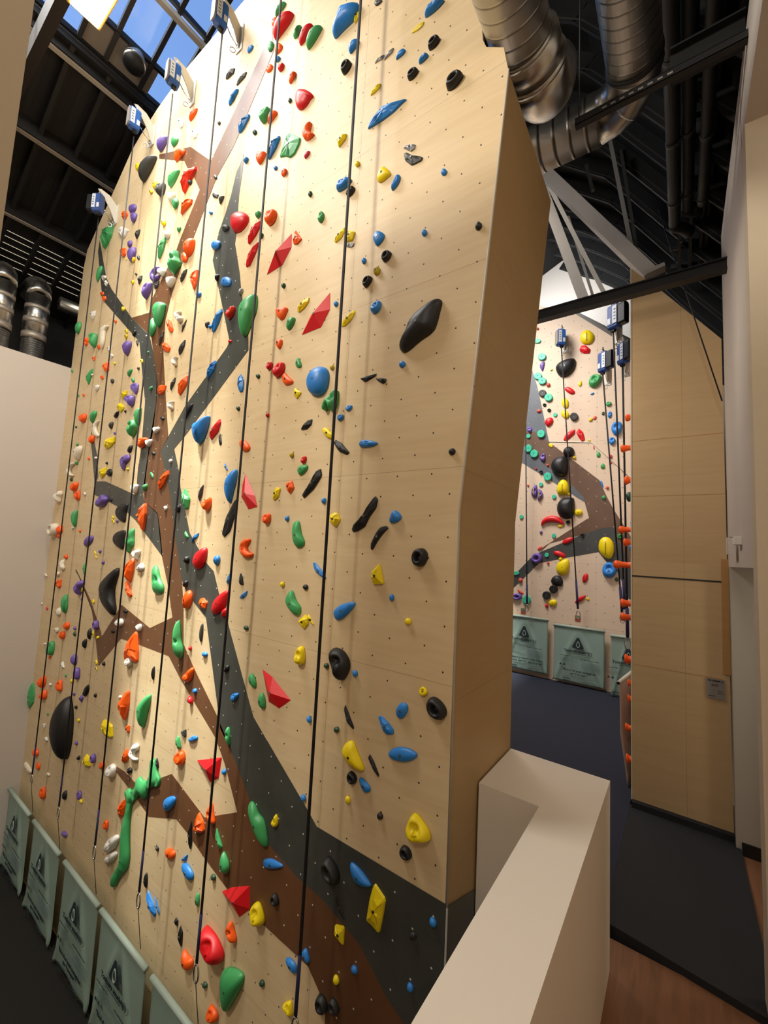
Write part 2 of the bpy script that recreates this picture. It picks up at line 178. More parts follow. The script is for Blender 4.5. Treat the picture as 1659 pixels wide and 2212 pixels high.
yellow|K|23|-2474,4310 -2480,4299 -2479,4286 -2470,4276 -2457,4273 -2445,4278 -2439,4289 -2440,4302 -2449,4312 -2462,4315|nearest tiny yellow foothold above left of the lower green bean-shaped hold
black|K|21|-2191,4310 -2204,4316 -2219,4315 -2231,4307 -2235,4294 -2229,4283 -2215,4277 -2200,4278 -2188,4287 -2185,4299|nearest tiny black foothold above right of the lower green bean-shaped hold
green|B|43|-2359,4120 -2297,4088 -2254,4086 -2240,4123 -2247,4155 -2302,4194 -2333,4253 -2361,4265 -2401,4219 -2407,4172|lower green bean-shaped hold on the tall wall
blue|B|32|-1899,4103 -1847,4117 -1799,4159 -1747,4211 -1737,4242 -1769,4243 -1856,4219 -1919,4175 -1929,4143|blue boat-shaped hold on the tall wall
blue|K|22|-1465,4321 -1470,4310 -1468,4296 -1462,4286 -1452,4283 -1443,4288 -1438,4299 -1439,4312 -1446,4323 -1455,4326|nearest tiny blue foothold below left of the black ring hold near the right edge
yellow|K|23|-1311,4192 -1323,4198 -1337,4197 -1348,4188 -1351,4175 -1346,4163 -1333,4157 -1319,4159 -1309,4168 -1306,4180|nearest tiny yellow foothold below the black ring hold near the right edge
yellow|F|30|-2194,4000 -2158,4046 -2162,4083 -2192,4107 -2266,4043|small yellow angular hold below right of the lower green bean-shaped hold
yellow|F|12|-2162,4083 -2123,4045 -2099,4043 -2150,4101 -2168,4110|tiny slim yellow angular hold below right of the lower green bean-shaped hold
darkgreen|K|21|-2879,3904 -2867,3895 -2849,3893 -2833,3898 -2825,3907 -2827,3919 -2839,3927 -2856,3930 -2872,3925 -2881,3915|nearest tiny dark green foothold below right of the lower red dish on the black trunk
yellow|J|57|-2240,3749 -2178,3754 -2164,3798 -2178,3875 -2217,3886 -2249,3850 -2256,3784|small yellow jug left of the big black mushroom hold
black|J|94|-1895,3838 -1853,3775 -1841,3738 -1803,3728 -1768,3774 -1750,3829 -1762,3875 -1811,3921 -1877,3931 -1908,3920 -1915,3894|big black mushroom hold on the tall wall
darkgreen|K|20|-1946,3807 -1957,3812 -1970,3810 -1980,3802 -1982,3791 -1977,3781 -1965,3776 -1952,3778 -1943,3787 -1940,3798|nearest tiny dark green foothold left of the big black mushroom hold
blue|K|23|-1722,3812 -1727,3801 -1725,3787 -1717,3778 -1705,3775 -1695,3781 -1689,3793 -1691,3806 -1700,3816 -1711,3818|tiny blue foothold below right of the big black mushroom hold
green|B|31|-2738,3493 -2681,3478 -2673,3505 -2685,3543 -2731,3587 -2760,3571 -2765,3529|nearest small green rounded hold above left of the red arrowhead volume
red|F|48|-2569,3516 -2521,3420 -2403,3401 -2287,3489 -2500,3603 -2620,3635|red arrowhead volume on the tall wall
green|B|34|-2604,3358 -2559,3353 -2547,3392 -2570,3454 -2603,3473 -2627,3443 -2628,3392|small green rounded hold below left of the red arrowhead volume
yellow|J|26|-1211,3773 -1180,3788 -1176,3813 -1203,3831 -1226,3821 -1236,3789|tiny yellow jug above left of the largest black ring hold low on the right edge
black|D|50|-1162,3706 -1127,3681 -1083,3678 -1055,3704 -1053,3744 -1089,3780 -1135,3794 -1165,3778 -1175,3744|largest black ring hold low on the right edge
blue|B|25|-1356,3608 -1327,3625 -1302,3670 -1304,3704 -1340,3713 -1378,3679 -1388,3633|small blue rounded hold left of the largest black ring hold low on the right edge
blue|F|24|-1474,3515 -1440,3497 -1395,3512 -1395,3538 -1438,3571 -1489,3593 -1512,3586|small blue angular hold above left of the blue almond hold on the lower right
black|F|16|-1753,3481 -1698,3452 -1697,3471 -1752,3552 -1780,3587 -1786,3555|nearest small slim black angular hold above the big yellow shield-shaped hold
blue|K|26|-2104,3426 -2105,3413 -2099,3400 -2089,3391 -2077,3390 -2069,3397 -2068,3410 -2073,3423 -2084,3432 -2096,3433|nearest tiny blue foothold below right of the red arrowhead volume
darkgreen|K|20|-1821,3428 -1833,3432 -1847,3429 -1857,3420 -1860,3409 -1854,3399 -1841,3395 -1828,3398 -1818,3407 -1815,3418|nearest tiny dark green foothold above left of the big yellow shield-shaped hold
yellow|B|52|-1717,3254 -1674,3234 -1603,3232 -1593,3256 -1657,3336 -1687,3387 -1726,3382 -1771,3336 -1776,3293|big yellow shield-shaped hold on the tall wall
black|F|12|-1528,3266 -1487,3238 -1486,3257 -1531,3322 -1561,3349 -1574,3324|small slim black angular hold below right of the big yellow shield-shaped hold
blue|B|29|-1396,3371 -1322,3379 -1253,3410 -1217,3454 -1268,3468 -1340,3461 -1401,3430 -1433,3391|blue almond hold on the lower right on the tall wall
black|D|34|-1697,3136 -1664,3135 -1647,3163 -1652,3191 -1689,3210 -1714,3198 -1719,3166|small black ring hold below the big yellow shield-shaped hold
blue|B|24|-1603,3135 -1579,3116 -1543,3135 -1539,3162 -1578,3185 -1619,3198 -1635,3182|small blue rounded hold below right of the big yellow shield-shaped hold
yellow|K|22|-1724,3045 -1729,3032 -1726,3018 -1717,3008 -1705,3007 -1695,3014 -1690,3027 -1693,3041 -1702,3051 -1714,3052|nearest tiny yellow foothold below the big yellow shield-shaped hold
black|K|20|-1476,3042 -1482,3030 -1480,3019 -1471,3012 -1458,3012 -1447,3019 -1441,3030 -1443,3042 -1452,3049 -1464,3049|nearest tiny black foothold above left of the big yellow triangular pocket hold
yellow|J|76|-1254,3003 -1207,2999 -1174,3018 -1127,3033 -1118,3057 -1131,3089 -1172,3120 -1217,3146 -1242,3133 -1266,3078 -1273,3046|big yellow triangular pocket hold on the tall wall
black|D|31|-1300,2885 -1265,2878 -1239,2891 -1233,2916 -1251,2943 -1280,2948 -1303,2937 -1313,2907|small black ring hold below left of the big yellow triangular pocket hold
yellow|J|32|-2374,2608 -2345,2605 -2320,2635 -2330,2681 -2351,2699 -2366,2670 -2392,2622|small yellow jug right of the long green slug hold on the trunk seam
blue|K|24|-2113,2909 -2115,2897 -2109,2885 -2097,2878 -2084,2879 -2074,2887 -2072,2900 -2078,2912 -2089,2919 -2103,2918|nearest tiny blue foothold above right of the long green slug hold on the trunk seam
green|B|55|-2606,2576 -2545,2513 -2471,2447 -2419,2438 -2409,2488 -2442,2566 -2475,2615 -2536,2627 -2568,2663 -2611,2685 -2644,2668 -2649,2635|long green slug hold on the trunk seam on the tall wall
blue|B|23|-2439,2297 -2332,2338 -2253,2382 -2241,2407 -2357,2398 -2440,2360 -2452,2332|blue rounded hold below the long green slug hold on the trunk seam
charcoal|D|61|-1859,2559 -1827,2528 -1766,2512 -1739,2538 -1741,2581 -1770,2620 -1827,2650 -1863,2632 -1872,2596|dark ring hold on the black trunk on the tall wall
blue|B|35|-1653,2636 -1618,2600 -1562,2596 -1502,2622 -1499,2639 -1576,2681 -1645,2695 -1666,2681|blue wedge hold on the black trunk on the tall wall
yellow|F|38|-1476,2426 -1425,2410 -1405,2515 -1392,2611 -1470,2658 -1484,2639 -1503,2566 -1521,2432|tall yellow slab hold on the black trunk on the tall wall
charcoal|D|34|-2317,2131 -2288,2127 -2259,2144 -2261,2175 -2296,2207 -2325,2187 -2329,2150|small charcoal black ring hold right of the lowest red pyramid volume
yellow|J|75|-2480,1916 -2427,1925 -2385,1964 -2394,2005 -2442,2060 -2477,2062 -2515,2026 -2523,1996|yellow jug below right of the lowest red pyramid volume
charcoal|F|12|-1726,2361 -1684,2342 -1696,2366 -1735,2425 -1751,2456 -1766,2429|tiny slim charcoal black angular hold left of the tall yellow slab on the black trunk
yellow|F|28|-1706,2210 -1680,2210 -1682,2315 -1757,2286 -1756,2236|small yellow angular hold below left of the tall yellow slab hold on the black trunk
blue|K|24|-1108,2658 -1108,2645 -1101,2633 -1089,2627 -1076,2630 -1068,2640 -1068,2653 -1075,2664 -1087,2670 -1100,2668|tiny blue foothold right of the tall yellow slab hold on the black trunk
charcoal|K|21|-1224,2529 -1231,2515 -1229,2503 -1219,2497 -1205,2499 -1192,2508 -1185,2521 -1187,2533 -1197,2540 -1211,2538|tiny charcoal black foothold below right of the tall yellow slab hold on the black trunk
blue|B|26|-2126,1834 -2069,1822 -2054,1846 -2064,1889 -2131,1890 -2167,1863|small blue rounded hold right of the big dark green wedge hold
blue|B|27|-1984,1958 -1945,1954 -1946,1982 -1982,2028 -2003,2011 -2021,1979|nearest small blue rounded hold above right of the big dark green wedge hold
yellow|K|25|-1740,2009 -1743,1994 -1737,1980 -1725,1972 -1712,1974 -1702,1983 -1699,1998 -1705,2012 -1717,2020 -1730,2019|tiny yellow foothold below left of the tall yellow slab hold on the black trunk
blue|K|24|-1611,2135 -1610,2123 -1601,2114 -1587,2111 -1573,2115 -1566,2125 -1567,2137 -1576,2147 -1590,2150 -1603,2145|tiny blue foothold below the tall yellow slab hold on the black trunk
blue|K|22|-1227,2271 -1229,2258 -1223,2246 -1212,2240 -1200,2242 -1192,2251 -1191,2264 -1196,2276 -1207,2282 -1219,2280|tiny blue foothold below right of the tall yellow slab hold on the black trunk
darkgreen|K|21|-2391,1597 -2398,1584 -2394,1572 -2383,1566 -2367,1569 -2354,1579 -2348,1592 -2351,1604 -2363,1610 -2378,1608|tiny dark green foothold right of the big dark green wedge hold
charcoal|D|42|-1840,1755 -1797,1767 -1772,1788 -1776,1820 -1802,1853 -1839,1850 -1861,1830 -1864,1793|nearest small charcoal black ring hold right of the big dark green wedge hold
charcoal|D|35|-1752,1818 -1722,1815 -1690,1830 -1681,1851 -1709,1884 -1739,1890 -1758,1876 -1761,1842|nearest small charcoal black ring hold below the blue wedge hold on the black trunk
yellow|J|40|-2120,1581 -2073,1573 -2062,1593 -2075,1637 -2092,1657 -2138,1616 -2155,1596|small yellow jug right of the big dark green wedge hold
purple|B|35|-6000,8449 -5954,8441 -5910,8453 -5907,8499 -5949,8538 -5994,8544 -6007,8489|small purple rounded hold right of the green kite-shaped hold at the top left edge
purple|B|65|-5900,8228 -5847,8177 -5813,8183 -5756,8249 -5746,8317 -5784,8375 -5844,8389 -5913,8373 -5938,8312|purple rounded hold below right of the green kite-shaped hold at the top left edge
orange|F|39|-6211,8419 -6125,8364 -6068,8389 -6077,8476 -6170,8516 -6231,8515 -6247,8476|nearest orange angular hold below right of the green kite-shaped hold at the top left edge
yellow|B|26|-5801,8244 -5816,8241 -5828,8232 -5835,8219 -5836,8203 -5832,8188 -5821,8175 -5808,8166 -5792,8163 -5777,8166 -5766,8175 -5759,8189 -5758,8204 -5762,8219 -5772,8232 -5786,8241|small yellow rounded hold above left of the open purple hook hold
gray|F|19|-5673,8153 -5621,8144 -5631,8194 -5680,8231 -5689,8192|small grey angular hold above left of the open purple hook hold
yellow|K|13|-6043,8318 -6048,8311 -6048,8302 -6043,8292 -6034,8287 -6025,8288 -6020,8294 -6020,8304 -6025,8313 -6034,8318|nearest tiny yellow foothold below right of the green kite-shaped hold at the top left edge
green|F|50|-5047,7930 -4991,7988 -4946,8095 -4949,8164 -4996,8159 -5057,8079 -5084,7934|slim green angular hold above the open purple hook hold
green|J|111|-4662,7677 -4684,7613 -4644,7561 -4568,7604 -4501,7648 -4561,7730 -4576,7794 -4616,7859 -4642,7829 -4663,7790|slim green jug above right of the open purple hook hold
gray|F|28|-4440,7439 -4390,7495 -4376,7551 -4438,7524 -4482,7474 -4490,7425|small slim grey angular hold right of the open purple hook hold
white|J|72|-4730,7460 -4690,7422 -4651,7433 -4600,7482 -4589,7527 -4702,7563 -4756,7569 -4772,7541|nearest white jug below right of the open purple hook hold
white|J|53|-5024,7711 -4939,7673 -4914,7634 -4865,7675 -4859,7710 -4951,7772 -5027,7774 -5049,7752|white jug above right of the open purple hook hold
purple|J|49|-5200,7707 -5164,7667 -5080,7633 -5010,7651 -4998,7699 -5054,7712 -5137,7746 -5099,7773 -5042,7765 -5006,7811 -5112,7835 -5191,7802 -5215,7750|open purple hook hold on the tall wall
gray|F|29|-5102,7556 -5049,7552 -5020,7577 -5000,7633 -5105,7628 -5111,7602|nearest small grey angular hold below the open purple hook hold
purple|J|82|-5351,7577 -5331,7516 -5290,7480 -5213,7539 -5181,7625 -5196,7680 -5278,7695 -5335,7679 -5353,7635|purple jug below left of the open purple hook hold
yellow|K|24|-5748,7896 -5762,7885 -5767,7868 -5762,7851 -5748,7840 -5732,7841 -5718,7851 -5713,7868 -5718,7885 -5732,7896|tiny yellow foothold left of the open purple hook hold
gray|F|33|-5556,7771 -5496,7816 -5488,7878 -5554,7864 -5573,7834|small slim grey angular hold left of the open purple hook hold
gray|K|17|-5682,7973 -5690,7966 -5690,7955 -5681,7945 -5668,7938 -5655,7938 -5647,7944 -5647,7955 -5655,7966 -5669,7972|tiny grey foothold left of the open purple hook hold
green|B|43|-6982,8431 -7010,8368 -6988,8301 -6920,8346 -6864,8423 -6846,8488 -6876,8533 -6935,8541 -6950,8492|nearest slim green rounded hold below the green kite-shaped hold at the top left edge
white|F|29|-6767,8248 -6684,8269 -6697,8313 -6804,8351 -6848,8338|nearest small white angular hold below the green kite-shaped hold at the top left edge
white|F|23|-6691,8167 -6638,8121 -6582,8157 -6666,8233 -6728,8231|nearest small white angular hold left of the open purple hook hold
orange|F|23|-6763,8015 -6701,8021 -6703,8067 -6785,8093 -6821,8078|small orange angular hold left of the open purple hook hold
orange|F|28|-6685,7928 -6637,7892 -6583,7917 -6604,7972 -6682,7990 -6717,7971|nearest small orange angular hold above the long cream tusk hold
yellow|K|32|-5968,7597 -5975,7580 -5969,7558 -5952,7540 -5930,7531 -5912,7536 -5904,7553 -5910,7574 -5927,7593 -5949,7602|nearest small yellow foothold above right of the long cream tusk hold
green|B|87|-4974,7152 -4920,7058 -4882,6996 -4834,7032 -4789,7121 -4766,7241 -4788,7278 -4902,7334 -4960,7335 -5002,7289|big pale green shield hold on the brown branch
green|B|53|-5065,6947 -5028,6940 -4972,6980 -4954,7036 -4993,7123 -5047,7196 -5066,7129 -5069,7036|nearest slim green rounded hold below the big pale green shield hold on the brown branch
orange|F|27|-4693,6974 -4602,6873 -4556,6872 -4553,6912 -4620,7019 -4688,7063 -4733,7040|slim orange angular hold below right of the big pale green shield on the brown branch
white|J|56|-4471,6985 -4411,6929 -4372,6938 -4351,6967 -4381,6995 -4440,7034 -4389,7057 -4468,7071 -4507,7054|white jug right of the big pale green shield hold on the brown branch
gray|F|16|-4301,6877 -4277,6942 -4348,6869 -4360,6808|tiny slim grey angular hold below right of the open purple hook hold
gray|F|28|-4813,6797 -4769,6870 -4756,6943 -4824,6878 -4843,6784|nearest small slim grey angular hold below the big pale green shield on the brown branch
orange|F|31|-4708,6689 -4603,6644 -4567,6690 -4639,6760 -4737,6800 -4774,6781|nearest orange angular hold below the big pale green shield hold on the brown branch
gray|F|29|-4316,6574 -4270,6633 -4262,6708 -4306,6681 -4352,6621 -4365,6556|nearest small slim grey angular hold below left of the big green drop-shaped in the middle
white|F|45|-7019,7771 -6972,7720 -6925,7767 -6906,7844 -6995,7853 -7072,7836|white angular hold above left of the long cream tusk hold
orange|K|23|-6174,7479 -6181,7468 -6177,7453 -6163,7440 -6145,7434 -6130,7437 -6123,7448 -6127,7463 -6141,7476 -6159,7482|tiny orange foothold above right of the long cream tusk hold
cream|B|51|-6539,7223 -6496,7127 -6439,7236 -6441,7346 -6430,7421 -6353,7442 -6397,7480 -6521,7498 -6590,7469 -6598,7415|long cream tusk hold on the tall wall
green|B|55|-7584,7695 -7537,7648 -7457,7701 -7443,7795 -7499,7852 -7572,7834 -7600,7766|slim green rounded hold left of the long cream tusk hold
green|J|88|-6872,7355 -6830,7269 -6773,7241 -6739,7299 -6734,7376 -6756,7447 -6822,7460 -6871,7498 -6917,7467|slim green jug below left of the long cream tusk hold
orange|F|44|-7147,7359 -7086,7369 -7060,7428 -7097,7488 -7171,7497 -7209,7451|orange angular hold left of the long cream tusk hold
orange|F|25|-6642,7181 -6593,7199 -6588,7243 -6662,7263 -6691,7241|nearest small orange angular hold below the long cream tusk hold
yellow|B|22|-5785,7188 -5740,7173 -5733,7207 -5765,7253 -5807,7233|second small yellow rounded hold above the purple drop hold beside the black branch
yellow|B|22|-5780,7123 -5752,7102 -5720,7146 -5749,7173 -5804,7164|nearest small yellow rounded hold above the purple drop hold beside the black branch
black|J|37|-5546,7093 -5524,7065 -5482,7102 -5475,7149 -5539,7160 -5553,7133|small black jug above right of the purple drop hold beside the black branch
gray|F|18|-5415,6925 -5392,6938 -5397,6998 -5431,7020 -5445,6988|nearest small slim grey angular hold right of the purple drop hold beside the black branch
white|K|15|-5164,6997 -5175,7004 -5188,7007 -5199,7004 -5203,6996 -5199,6987 -5187,6980 -5174,6977 -5163,6980 -5159,6988|tiny white foothold above right of the purple drop hold beside the black branch
purple|B|68|-5714,6903 -5659,6848 -5601,6915 -5574,6989 -5598,7038 -5674,7054 -5735,7027 -5751,6969|purple drop hold beside the black branch on the tall wall
white|F|23|-6278,7074 -6225,7063 -6214,7125 -6278,7144 -6342,7131|nearest small white angular hold below the long cream tusk hold
white|F|21|-6150,6935 -6100,6967 -6152,7010 -6232,7016|small white angular hold below left of the purple drop hold beside the black branch
green|K|16|-5108,6784 -5115,6777 -5115,6768 -5108,6759 -5098,6754 -5088,6756 -5081,6763 -5082,6772 -5088,6781 -5098,6786|tiny green foothold right of the purple drop hold beside the black branch
orange|F|22|-6787,7055 -6744,7053 -6741,7109 -6818,7123 -6832,7103|second small orange angular hold below the long cream tusk hold
orange|F|47|-6335,6817 -6249,6761 -6195,6792 -6209,6904 -6368,6915 -6393,6876|orange angular hold below left of the purple drop hold beside the black branch
yellow|K|20|-6043,6863 -6052,6854 -6051,6842 -6042,6830 -6027,6825 -6013,6826 -6005,6835 -6005,6847 -6015,6858 -6029,6864|tiny yellow foothold below left of the purple drop hold beside the black branch
yellow|B|17|-5243,6662 -5208,6667 -5224,6713 -5257,6729 -5263,6706|tiny slim yellow rounded hold below right of the purple drop hold beside the black branch
gray|K|21|-5318,6634 -5325,6625 -5325,6612 -5317,6601 -5306,6595 -5294,6598 -5287,6607 -5287,6620 -5294,6631 -5306,6637|nearest tiny grey foothold above the upper purple hooked hold
green|B|30|-5569,6570 -5539,6563 -5489,6610 -5477,6662 -5565,6631 -5578,6593|nearest small slim green rounded hold above the upper purple hooked hold
green|B|21|-5418,6461 -5379,6469 -5417,6533 -5441,6532 -5449,6480|nearest small green rounded hold above the upper purple hooked hold
purple|J|35|-5427,6364 -5351,6332 -5301,6284 -5270,6310 -5254,6374 -5269,6425 -5350,6446 -5439,6449 -5471,6420|upper purple hooked hold on the tall wall
purple|J|73|-5488,6220 -5406,6186 -5371,6146 -5342,6155 -5309,6208 -5323,6281 -5417,6303 -5511,6296 -5535,6265|purple jug below left of the upper purple hooked hold
yellow|F|33|-5688,6308 -5660,6294 -5562,6335 -5555,6391 -5672,6390 -5711,6346|nearest yellow angular hold below left of the upper purple hooked hold
yellow|F|36|-5782,6190 -5669,6126 -5602,6157 -5589,6189 -5728,6264 -5794,6227|yellow angular hold above left of the green lipped hold at the black trunk
black|B|28|-5829,6078 -5767,6076 -5731,6127 -5753,6163 -5819,6132 -5858,6096|small black rounded hold above left of the green lipped hold at the black trunk
black|K|18|-5553,6136 -5559,6127 -5558,6114 -5551,6104 -5540,6100 -5530,6103 -5524,6112 -5525,6124 -5532,6134 -5542,6139|tiny black foothold above the green lipped hold at the black trunk
gray|B|38|-5926,5953 -5888,5937 -5859,6008 -5881,6047 -5924,6023 -5947,5995|small grey rounded hold right of the cream crescent hold
green|B|59|-5213,5978 -5164,5928 -5134,5871 -5108,5969 -5115,6098 -5148,6102 -5213,6071 -5226,6025|nearest slim green rounded hold above right of the green lipped hold at the black trunk
green|J|99|-5265,5895 -5298,5841 -5291,5785 -5237,5749 -5172,5825 -5126,5877 -5193,5973 -5256,5969 -5303,5945|green lipped hold at the black trunk on the tall wall
purple|K|19|-5796,5891 -5802,5882 -5801,5870 -5793,5860 -5781,5856 -5769,5859 -5763,5868 -5764,5879 -5772,5889 -5784,5894|tiny purple foothold above right of the big yellow block hold on the left
yellow|F|46|-6047,5739 -5976,5687 -5851,5702 -5754,5753 -5750,5832 -6003,5827 -6074,5773|big yellow block hold on the left on the tall wall
green|F|46|-6889,6752 -6850,6715 -6817,6765 -6763,6881 -6767,6943 -6880,6875 -6904,6822|slim green angular hold below the long cream tusk hold
white|K|18|-6740,6848 -6755,6857 -6773,6860 -6788,6856 -6792,6846 -6786,6835 -6770,6827 -6752,6824 -6737,6828 -6733,6837|nearest tiny white foothold below the long cream tusk hold
orange|F|19|-6387,6692 -6340,6705 -6353,6740 -6433,6769 -6461,6743|small orange angular hold left of the upper purple hooked hold
gray|B|24|-6058,6575 -6002,6572 -5983,6610 -6049,6647 -6092,6617|small grey rounded hold left of the upper purple hooked hold
white|B|34|-6570,6584 -6515,6547 -6462,6590 -6458,6637 -6549,6653 -6595,6621|small white rounded hold left of the upper purple hooked hold
orange|K|22|-7019,6607 -7025,6596 -7020,6582 -7006,6571 -6990,6567 -6976,6571 -6971,6582 -6976,6596 -6989,6607 -7006,6611|nearest tiny orange foothold above the cream crescent hold
green|K|20|-7610,7105 -7618,7091 -7616,7073 -7606,7057 -7590,7049 -7576,7052 -7568,7066 -7570,7084 -7580,7100 -7596,7108|tiny green foothold below left of the long cream tusk hold
green|K|14|-7211,6637 -7217,6627 -7216,6613 -7208,6602 -7197,6597 -7188,6600 -7182,6610 -7183,6623 -7191,6634 -7201,6639|nearest tiny green foothold above left of the cream crescent hold
green|B|53|-6565,6121 -6533,6106 -6502,6138 -6442,6208 -6439,6266 -6515,6285 -6562,6240 -6572,6165|nearest slim green rounded hold above the cream crescent hold
cream|B|37|-6414,5920 -6318,5872 -6257,5889 -6265,5926 -6360,5978 -6384,6045 -6329,6092 -6321,6129 -6411,6124 -6481,6089 -6497,6026|cream crescent hold on the tall wall
orange|J|67|-6940,6171 -6853,6158 -6791,6192 -6792,6280 -6869,6294 -6964,6281 -6978,6237|orange jug above left of the cream crescent hold
darkgreen|K|18|-7160,6152 -7168,6144 -7166,6132 -7157,6122 -7143,6118 -7130,6120 -7123,6129 -7124,6140 -7133,6150 -7147,6155|tiny dark green foothold left of the cream crescent hold
orange|J|60|-6529,5842 -6480,5810 -6424,5826 -6403,5888 -6427,5932 -6510,5933 -6544,5892|orange jug below left of the cream crescent hold
green|K|23|-7006,5882 -7024,5876 -7035,5863 -7034,5849 -7023,5839 -7005,5837 -6987,5844 -6976,5857 -6976,5870 -6988,5880|nearest tiny green foothold below left of the cream crescent hold
cream|B|78|-6937,5639 -6877,5604 -6839,5657 -6789,5753 -6808,5826 -6880,5826 -6968,5798 -6995,5720|cream rounded hold above the open cream crescent at the left edge
orange|K|23|-6547,5633 -6551,5621 -6546,5607 -6532,5597 -6517,5593 -6504,5599 -6500,5611 -6505,5624 -6518,5635 -6534,5638|tiny orange foothold above right of the open cream crescent at the left edge
white|K|20|-6253,5612 -6277,5620 -6305,5622 -6326,5616 -6333,5606 -6322,5594 -6298,5586 -6271,5584 -6249,5589 -6243,5600|nearest tiny white foothold below left of the big yellow block hold on the left
green|K|26|-6971,5608 -6980,5595 -6978,5578 -6965,5564 -6946,5558 -6929,5563 -6920,5576 -6922,5592 -6935,5606 -6954,5612|nearest tiny green foothold above right of the open cream crescent at the left edge
cream|J|56|-7197,5445 -7085,5395 -6998,5398 -7003,5426 -7133,5465 -7142,5511 -7094,5548 -6989,5570 -7006,5605 -7127,5601 -7224,5573 -7235,5516|open cream crescent at the left edge on the tall wall
darkgreen|K|25|-7098,5378 -7108,5365 -7105,5350 -7092,5337 -7073,5332 -7055,5336 -7046,5349 -7048,5364 -7061,5377 -7080,5382|nearest tiny dark green foothold below the open cream crescent at the left edge
black|K|20|-5933,5520 -5940,5511 -5939,5499 -5930,5489 -5918,5485 -5906,5488 -5900,5498 -5901,5509 -5909,5519 -5922,5523|tiny black foothold left of the lower purple hooked hold
yellow|F|43|-6072,5344 -6020,5311 -5912,5367 -5919,5459 -6078,5425 -6097,5396|yellow angular hold below left of the lower purple hooked hold
black|B|34|-5839,5335 -5737,5321 -5728,5375 -5782,5427 -5836,5420 -5900,5363|black rounded hold below left of the lower purple hooked hold
purple|J|51|-5451,5399 -5386,5361 -5377,5405 -5369,5461 -5313,5467 -5265,5501 -5286,5559 -5393,5562 -5474,5539 -5509,5489|lower purple hooked hold on the tall wall
yellow|K|20|-5283,5394 -5298,5401 -5316,5402 -5330,5395 -5334,5385 -5327,5373 -5311,5366 -5293,5365 -5280,5372 -5276,5382|nearest tiny yellow foothold below right of the lower purple hooked hold
black|B|32|-5315,5575 -5266,5587 -5243,5641 -5268,5677 -5316,5650 -5346,5591|small black rounded hold above right of the lower purple hooked hold
orange|J|69|-5056,5650 -5020,5593 -4924,5614 -4862,5680 -4866,5714 -5036,5728 -5085,5707|nearest orange jug below right of the green lipped hold at the black trunk
white|J|55|-4859,5622 -4811,5585 -4766,5635 -4767,5685 -4845,5688 -4889,5673|small white jug below right of the green lipped hold at the black trunk
white|J|47|-4733,5768 -4676,5720 -4621,5759 -4622,5802 -4717,5812 -4753,5809|small white jug right of the green lipped hold at the black trunk
black|K|24|-4625,5896 -4611,5881 -4588,5870 -4564,5868 -4549,5875 -4547,5888 -4560,5903 -4583,5913 -4607,5916 -4623,5909|nearest tiny black foothold right of the green lipped hold at the black trunk
black|K|23|-4755,5519 -4739,5504 -4713,5494 -4687,5491 -4671,5498 -4670,5511 -4686,5526 -4712,5537 -4738,5539 -4755,5532|nearest tiny black foothold right of the lower purple hooked hold
green|B|15|-4697,5245 -4652,5230 -4663,5274 -4732,5318 -4751,5291|small slim green rounded hold below right of the lower purple hooked hold
white|K|24|-4330,5416 -4338,5405 -4337,5391 -4327,5379 -4312,5374 -4297,5378 -4289,5389 -4290,5403 -4300,5415 -4315,5420|nearest tiny white foothold below left of the big blue shield hold beside the trunk fork
green|K|28|-4918,6317 -4935,6310 -4946,6296 -4947,6281 -4939,6270 -4923,6268 -4906,6275 -4895,6289 -4894,6304 -4902,6315|tiny green foothold right of the upper purple hooked hold
orange|F|37|-4752,6201 -4662,6174 -4593,6204 -4574,6266 -4703,6293 -4763,6256|orange angular hold right of the upper purple hooked hold
gray|F|25|-4465,6184 -4396,6263 -4392,6320 -4463,6272 -4484,6206|small slim grey angular hold right of the upper purple hooked hold
white|J|55|-4445,6465 -4404,6434 -4376,6456 -4393,6483 -4405,6518 -4376,6543 -4452,6546 -4475,6520|small white jug above right of the upper purple hooked hold
white|J|56|-4443,5986 -4396,5947 -4363,5963 -4370,5988 -4382,6022 -4366,6056 -4433,6052 -4461,6025|small white jug above left of the big blue shield hold beside the trunk fork
orange|F|48|-4259,6090 -4205,6128 -4119,6206 -4119,6283 -4239,6257 -4299,6208 -4299,6124|nearest slim orange angular hold above the big blue shield hold beside the trunk fork
orange|F|48|-4218,7299 -4179,7226 -4143,7279 -4137,7361 -4146,7459 -4234,7430 -4263,7379|slim orange angular hold right of the open purple hook hold
blue|J|33|-4093,7186 -4108,7182 -4117,7173 -4121,7161 -4117,7146 -4107,7133 -4092,7122 -4075,7115 -4057,7113 -4043,7117 -4033,7126 -4030,7139 -4034,7152 -4043,7166 -4058,7177 -4075,7184|nearest small blue jug above right of the big pale green shield on the brown branch
blue|B|36|-3660,7096 -3517,7036 -3479,7082 -3547,7159 -3641,7178 -3674,7140|nearest blue rounded hold above left of the big green drop-shaped hold in the middle
black|K|30|-3747,7247 -3764,7237 -3775,7219 -3776,7200 -3766,7188 -3749,7187 -3732,7198 -3721,7216 -3720,7234 -3730,7246|tiny black foothold above left of the big green drop-shaped hold in the middle
blue|F|43|-3708,6642 -3645,6719 -3603,6816 -3622,6853 -3725,6764 -3753,6646|slim blue angular hold left of the big green drop-shaped hold in the middle
blue|K|20|-3783,6727 -3796,6736 -3812,6739 -3825,6735 -3830,6725 -3825,6713 -3812,6704 -3796,6701 -3783,6705 -3778,6715|tiny blue foothold left of the big green drop-shaped hold in the middle
gray|K|28|-3850,6782 -3865,6771 -3876,6752 -3876,6734 -3867,6723 -3851,6724 -3836,6735 -3826,6753 -3825,6771 -3834,6782|nearest tiny grey foothold left of the big green drop-shaped hold in the middle
